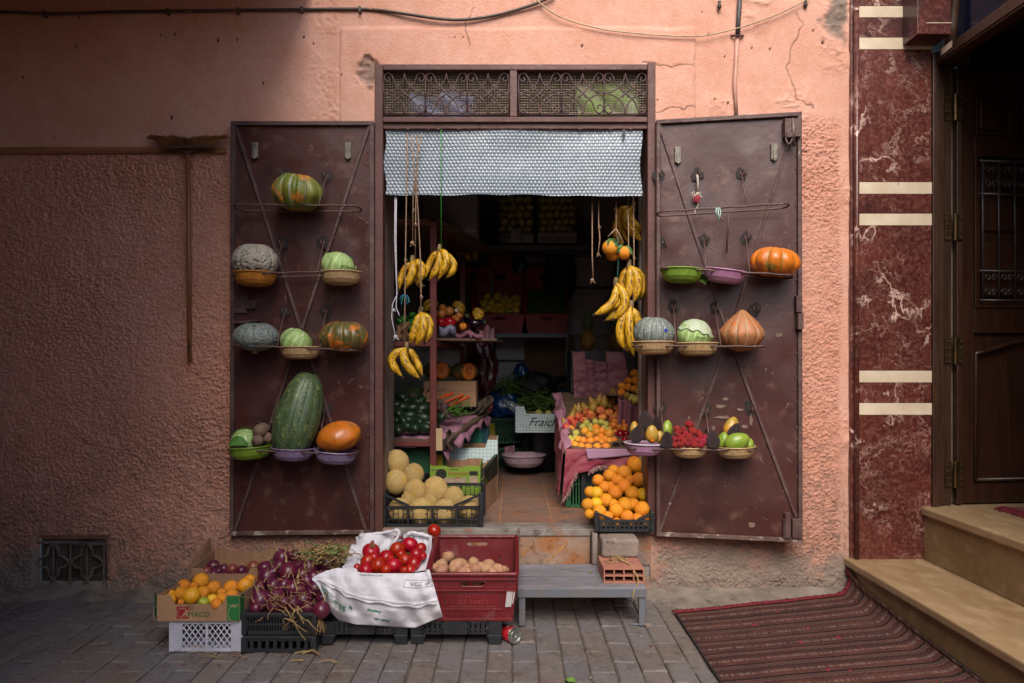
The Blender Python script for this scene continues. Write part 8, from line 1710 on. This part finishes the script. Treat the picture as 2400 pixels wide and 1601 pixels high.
# ---------------------------------------------------------------- fruit display on the right
fc_ = fcrate('green crate on the floor under the patterned cloth', 1330, 1480, 1080, 1190, .58, mgrn, 'slots', dep=.5, z0=TH+.002, nu=22)
fcrate('black slatted crate beside the green one under the cloth', 1366, 1500, 1090, 1190, .555, mblk, 'slots', dep=.02, z0=TH+.003, nu=20)
mclo = bpy.data.materials.new('pink_woven_cloth'); mclo.use_nodes = True; t = NT(mclo); P = t.n['Principled BSDF']; tc = t.new('ShaderNodeTexCoord'); uv = tc.outputs['UV']
sp_ = t.new('ShaderNodeSeparateXYZ'); t.link(uv, sp_.inputs[0]); c = t.mix(t.ramp(t.noise(uv, 3.5, 3), [(.42, 0.0), (.58, 1.0)]), h('#a05a60'), h('#7c2038')); c = t.mix(t.ramp(t.math('FRACT', t.math('MULTIPLY', sp_.outputs[1], 4)), [(.0, .7), (.12, .0), (.45, 0.0), (.50, .5), (.56, 0.0)]), c, h('#8d1c40')); c = t.mix(t.ramp(t.noise(uv, 90, 3), [(.4, 0.0), (.7, .35)]), c, h('#4a2430')); t.link(c, P.inputs['Base Color']); P.inputs['Roughness'].default_value = .95
cl = thing('display_cloth', 'frayed pink and crimson woven cloth hanging under the fruit display', 'cloth', W(1400, 1170, .55))
EDG = [(1318, 1172), (1331, 1152), (1340, 1130), (1352, 1104), (1366, 1092), (1385, 1091), (1410, 1093), (1432, 1091), (1456, 1096), (1480, 1100), (1505, 1098)]
def clf(u, v):
    e = polyat(EDG, u); tpx = lerp(1326, 1506, u); py = lerp(1052, e[1], v); px = lerp(tpx, e[0] if u < .3 else tpx, v); return W(px, py, .53-.015*math.sin(u*15+v*3)*v-.012*v)
g = G(); g.sheet(40, 14, clf, uv=True); g.build('front_drop', mclo, cl, smooth=True, solid=.003)
def clf2(u, v): 
    y = lerp(.53, 1.35, u); py0 = W(0, 0, 0); X = lerp(.315, .31, u)+.012*math.sin(u*21)*v-.03*v*(u < .2); zt_ = lerp(W(1326, 1052, .53).z, .985, u); return V((X, y, lerp(zt_, zt_-.30-.05*math.sin(u*4), v)))
g = G(); g.sheet(40, 14, clf2, uv=True); g.build('side_drop', mclo, cl, smooth=True, solid=.003)
g = G(); rq = random.Random(31)
for k in range(150):
    u = k/149; p = clf(u, 1); g.tube([p, p+V((rq.uniform(-.006, .006), -.004, -.010)), p+V((rq.uniform(-.012, .012), -.004, -.020-rq.uniform(0, .014)))], .0022, 4, caps=False)
g.build('fringe', M('cloth_fringe', h('#a08078'), h('#7a4a50'), s=40, rough=.95), cl)
bed = thing('fruit_display', 'sloping fruit display bed lined with pink paper', 'stand', (.55, .9, TH))
g = G(); zf = W(1400, 1052, .56).z; g.hexa([V((.32, .56, zf-.03)), V((1.0, .56, zf-.03)), V((1.0, 1.5, 1.0)), V((.32, 1.5, 1.0)), V((.32, .56, zf)), V((1.0, .56, zf)), V((1.0, 1.5, 1.04)), V((.32, 1.5, 1.04))]); g.build('board', mbd, bed)
for x, y in ((.34, 1.12), (.98, 1.12), (.34, 1.44), (.98, 1.44)): G().box(x-.02, x+.02, y-.02, y+.02, TH, .95).build('leg', mbd, bed)
paper('rumpled pink paper liner along the edge of the fruit display', lambda u, v: V((lerp(.36, .305, v)+.016*cr_(u*16, v*3, 1, 41), lerp(.55, 1.4, u), lerp(zf, 1.02, u)+.03-.05*v-.04*v*cr_(u*11, 2, 1, 45)+.012*cr_(u*14, v*5, 1, 42))), nu=40, nv=8)
paper('strip of pink paper over the front edge of the cloth', lambda u, v: W(lerp(1372, 1484, u)+v*lerp(6, 0, u), lerp(1052, lerp(1077, 1067, u), v), .512-.006*v+.003*math.sin(u*9)), M('lilac_paper', h('#a8809a'), h('#9a7390'), s=6, rough=.7), nu=24, nv=6)
yfn = lambda px, py: lerp(1.25, .60, (py-925)/(1049-925))
AC = [(1348,1044,9),(1340,1039,8),(1362,1047,9),(1379,1049,9.5),(1400,1049,10),(1421,1049,10),(1367,1034,9.5),(1385,1035,9.5),(1411,1037,8.5),(1428,1034,9),(1439,1032,8),(1400,1031,9),(1382,1021,9),(1398,1013,9.5),(1411,1011,9),(1428,1017,10),(1371,1011,9),(1397,1003,9),(1356,1031,8.5),(1418,1030,8),(1409,1024,8)]
AC = [(q[0], q[1], q[2]*1.12) for q in AC]
pile('apricot', AC, yfn, 'apricot', 'of the fruit display', 'apricots on the fruit display', 7)
GU = [(1350,1016,8),(1349,1026,7),(1335,1027,7),(1341,1031,6),(1367,1002,8.5),(1374,992,7.5),(1383,999,7),(1395,989,7.5),(1409,990,7),(1420,995,7.5),(1416,1003,7),(1426,1009,7),(1384,1007,6)]
GU = [(q[0], q[1], q[2]*1.12) for q in GU]
pile('guava', GU, yfn, 'yellow guava', 'of the fruit display', 'yellow guavas on the fruit display', 7)
PE = [(1337,985,10),(1329,1002,10.5),(1338,1007,9),(1350,995,10),(1357,978,10.5),(1376,968,10),(1385,976,12),(1408,964,11),(1428,969,10.5),(1412,980,10),(1447,957,10),(1449,974,10),(1438,985,11),(1369,987,9)]
PE = [(q[0], q[1], q[2]*1.12) for q in PE]
pile('peach', PE, yfn, 'peach', 'of the fruit display', 'peaches on the fruit display', 9)
ME = [(1438,997,9),(1451,1002,7.5),(1459,990,7.5),(1465,1000,7),(1450,989,7),(1463,1007,7),(1431,1003,7),(1467,988,7),(1467,968,7),(1457,979,7)]
ME = [(q[0], q[1], q[2]*1.12) for q in ME]
pile('medlar', ME, yfn, 'small orange medlar', 'by the doorpost', 'small orange medlars on the fruit display', 6)
PR = [(1350,960,9),(1356,959,9.5),(1371,957,9.5),(1388,944,10),(1391,952,10),(1416,943,10.5),(1404,938,9.5),(1436,948,10.5),(1437,925,10.5),(1427,934,9),(1345,965,8.5),(1341,974,8),(1323,990,7.5)]
PR = [(q[0], q[1], q[2]*1.12) for q in PR]
pile('pear', PR, yfn, 'pear', 'of the fruit display', 'pears on the fruit display', 8, rot=lambda: (rr.uniform(-.4, .4), rr.uniform(-.5, .5), rr.uniform(0, 6)))
for k, px, py, r, lb in (('kiwi', 1356, 997, 9, 'kiwi between the peaches and guavas'), ('kiwi', 1336, 1014, 9, 'kiwi at the aisle edge of the fruit display'), ('kiwi', 1380, 988, 7.5, 'kiwi half buried behind the guavas'), ('plum', 1454, 1018, 11.5, 'large shiny red plum beside the apricots'), ('plum', 1467, 1017, 8, 'dark red plum partly hidden by the doorpost bowl'), ('plum', 1464, 1031, 8.5, 'red plum low behind the black avocado'), ('avocado', 1444, 1046, 10, 'round black avocado beside the front apricots'), ('avocado', 1463, 1043, 9.5, 'black avocado behind the lilac bowl'), ('peach', 1442, 1013, 8, 'small peach half hidden beside the large red plum')): putpx(k, px, py, yfn(px, py), r, lb, rot=(.9, .4, px))
TO = [(1487,876,11),(1501,878,9.5),(1472,893,9.5),(1489,893,10.5),(1457,906,10),(1472,909,9.5),(1487,912,9.5),(1456,920,9.5),(1498,903,9)]
pile('orange', TO, lambda px, py: lerp(1.15, .95, (py-876)/45), 'orange', 'of the high heap behind the doorpost', 'oranges heaped high behind the doorpost', 10)
for k, px, py, r, lb in (('yellow_mango', 1470, 928, 9, 'mango below the high orange heap'), ('guava', 1479, 933, 9, 'yellow fruit beside the mango under the high orange heap'), ('apple', 1489, 937, 12, 'large yellow green apple under the high orange heap'), ('plum', 1499, 943, 9, 'red plum behind the grey doorpost edge'), ('apple', 1498, 918, 9, 'yellow apple against the grey doorpost edge')): putpx(k, px, py, .92, r, lb, rot=(.8, .3, px))
ob = G().box(.66, 1.06, .93, 1.3, 1.04, EYE-(925-CY)/sc(.95)).build('wooden_ledge', mbd, origin=(.85, 1.1, 1.03)); tag(ob, 'raised wooden ledge carrying the high orange heap', 'ledge')
mpk = M('dusty_pink_cloth', h('#8d5a64'), h('#7a4a56'), s=6, rough=.9)
paper('dusty pink cloth draped below the high orange heap', lambda u, v: W(lerp(1448, 1508, u), lerp(lerp(932, 952, u), 1010, v)+3*math.sin(u*14), .905-.02*math.sin(u*16+v)-.03*v), mpk, 24, 12, 'cloth', 'cloth', .003)
mps = M('crumpled_pink', h('#8f5f6a'), h('#80525e'), s=5, rough=.7, bump=.7, bs=16)
TOPS = [(1342, 823), (1352, 826), (1371, 824), (1372, 842), (1391, 843), (1394, 846), (1412, 848), (1425, 848), (1428, 840), (1416, 824), (1440, 824), (1462, 826)]
paper('crumpled pink paper sheet hung behind the pears', lambda u, v: (lambda a: W(lerp(a[0], lerp(1346, 1462, u)+8*math.sin(u*7), v)+(10*math.sin(PI*v)*(u > .9)), lerp(a[1], 965, v), 1.40-.02*math.sin(u*7+v*3)-.012*cr_(u*9, v*9, 1, 43)+.01*cr_(u*20, v*20, 1, 44)))(polyat(TOPS, u)), mps, 48, 40)
db = M('dark_box', h('#35353a'), h('#2a2a2e'), s=5, rough=.7); a, b_ = W(1338, 822, 1.45), W(1475, 965, 1.45)
ob = G().box(a.x, b_.x+.2, 1.45, 1.85, 1.04, a.z).build('dark_crate', db, bevel=.006, origin=((a.x+b_.x)/2, 1.65, 1.04)); tag(ob, 'dark grey crate behind the crumpled pink paper sheet', 'crate')
g = G(); g.box(a.x, b_.x+.2, 1.46, 1.9, TH, 1.03); ob = g.build('dark_cupboard', db, origin=((a.x+b_.x)/2, 1.65, TH), bevel=.004); tag(ob, 'dark cupboard at the back of the fruit display', 'cupboard')
for px, py, lb in ((1378, 800, 'pineapple with a full crown beside the aisle'), (1446, 800, 'pineapple half hidden by the banana bunches')):
    c0 = W(px, py, 1.6); R_ = 18/sc(1.6); zb = a.z; c0.z = zb+R_*1.3; t_ = thing('pineapple', lb, 'pineapple', V((c0.x, c0.y, zb)), 'pineapples')
    g = warty(60, 40, 130, .09, 1, 1.3, 0, 8, 5, 0); g.v = [tuple(V(v)*R_+c0) for v in g.v]; g.build('fruit', M('pineapple_skin', h('#8a6420'), h('#6a4c1c'), s=90, rough=.6), t_, smooth=True)
    g = G(); rq = random.Random(px)
    for k in range(34):
        an = k*2.4; tilt = .12+.9*(1-k/34)*.9; L_ = R_*lerp(1.6, 3.6, k/34)*rq.uniform(.8, 1.1); d = V((math.cos(an)*math.sin(tilt), math.sin(an)*math.sin(tilt), math.cos(tilt))); sd_ = d.cross(V((0, 0, 1))).normalized()*R_*.17; b0 = c0+V((0, 0, R_*1.15)); g.add([b0-sd_, b0+sd_, b0+d*L_*.55+sd_*.8, b0+d*L_+d.cross(sd_).normalized()*0+V((math.cos(an), math.sin(an), -.3))*L_*.12, b0+d*L_*.55-sd_*.8], [(0, 1, 2, 4), (4, 2, 3)])
    g.build('crown', M('pineapple_leaf', h('#4a5c34'), h('#5c6a44'), s=9, rough=.5), t_)
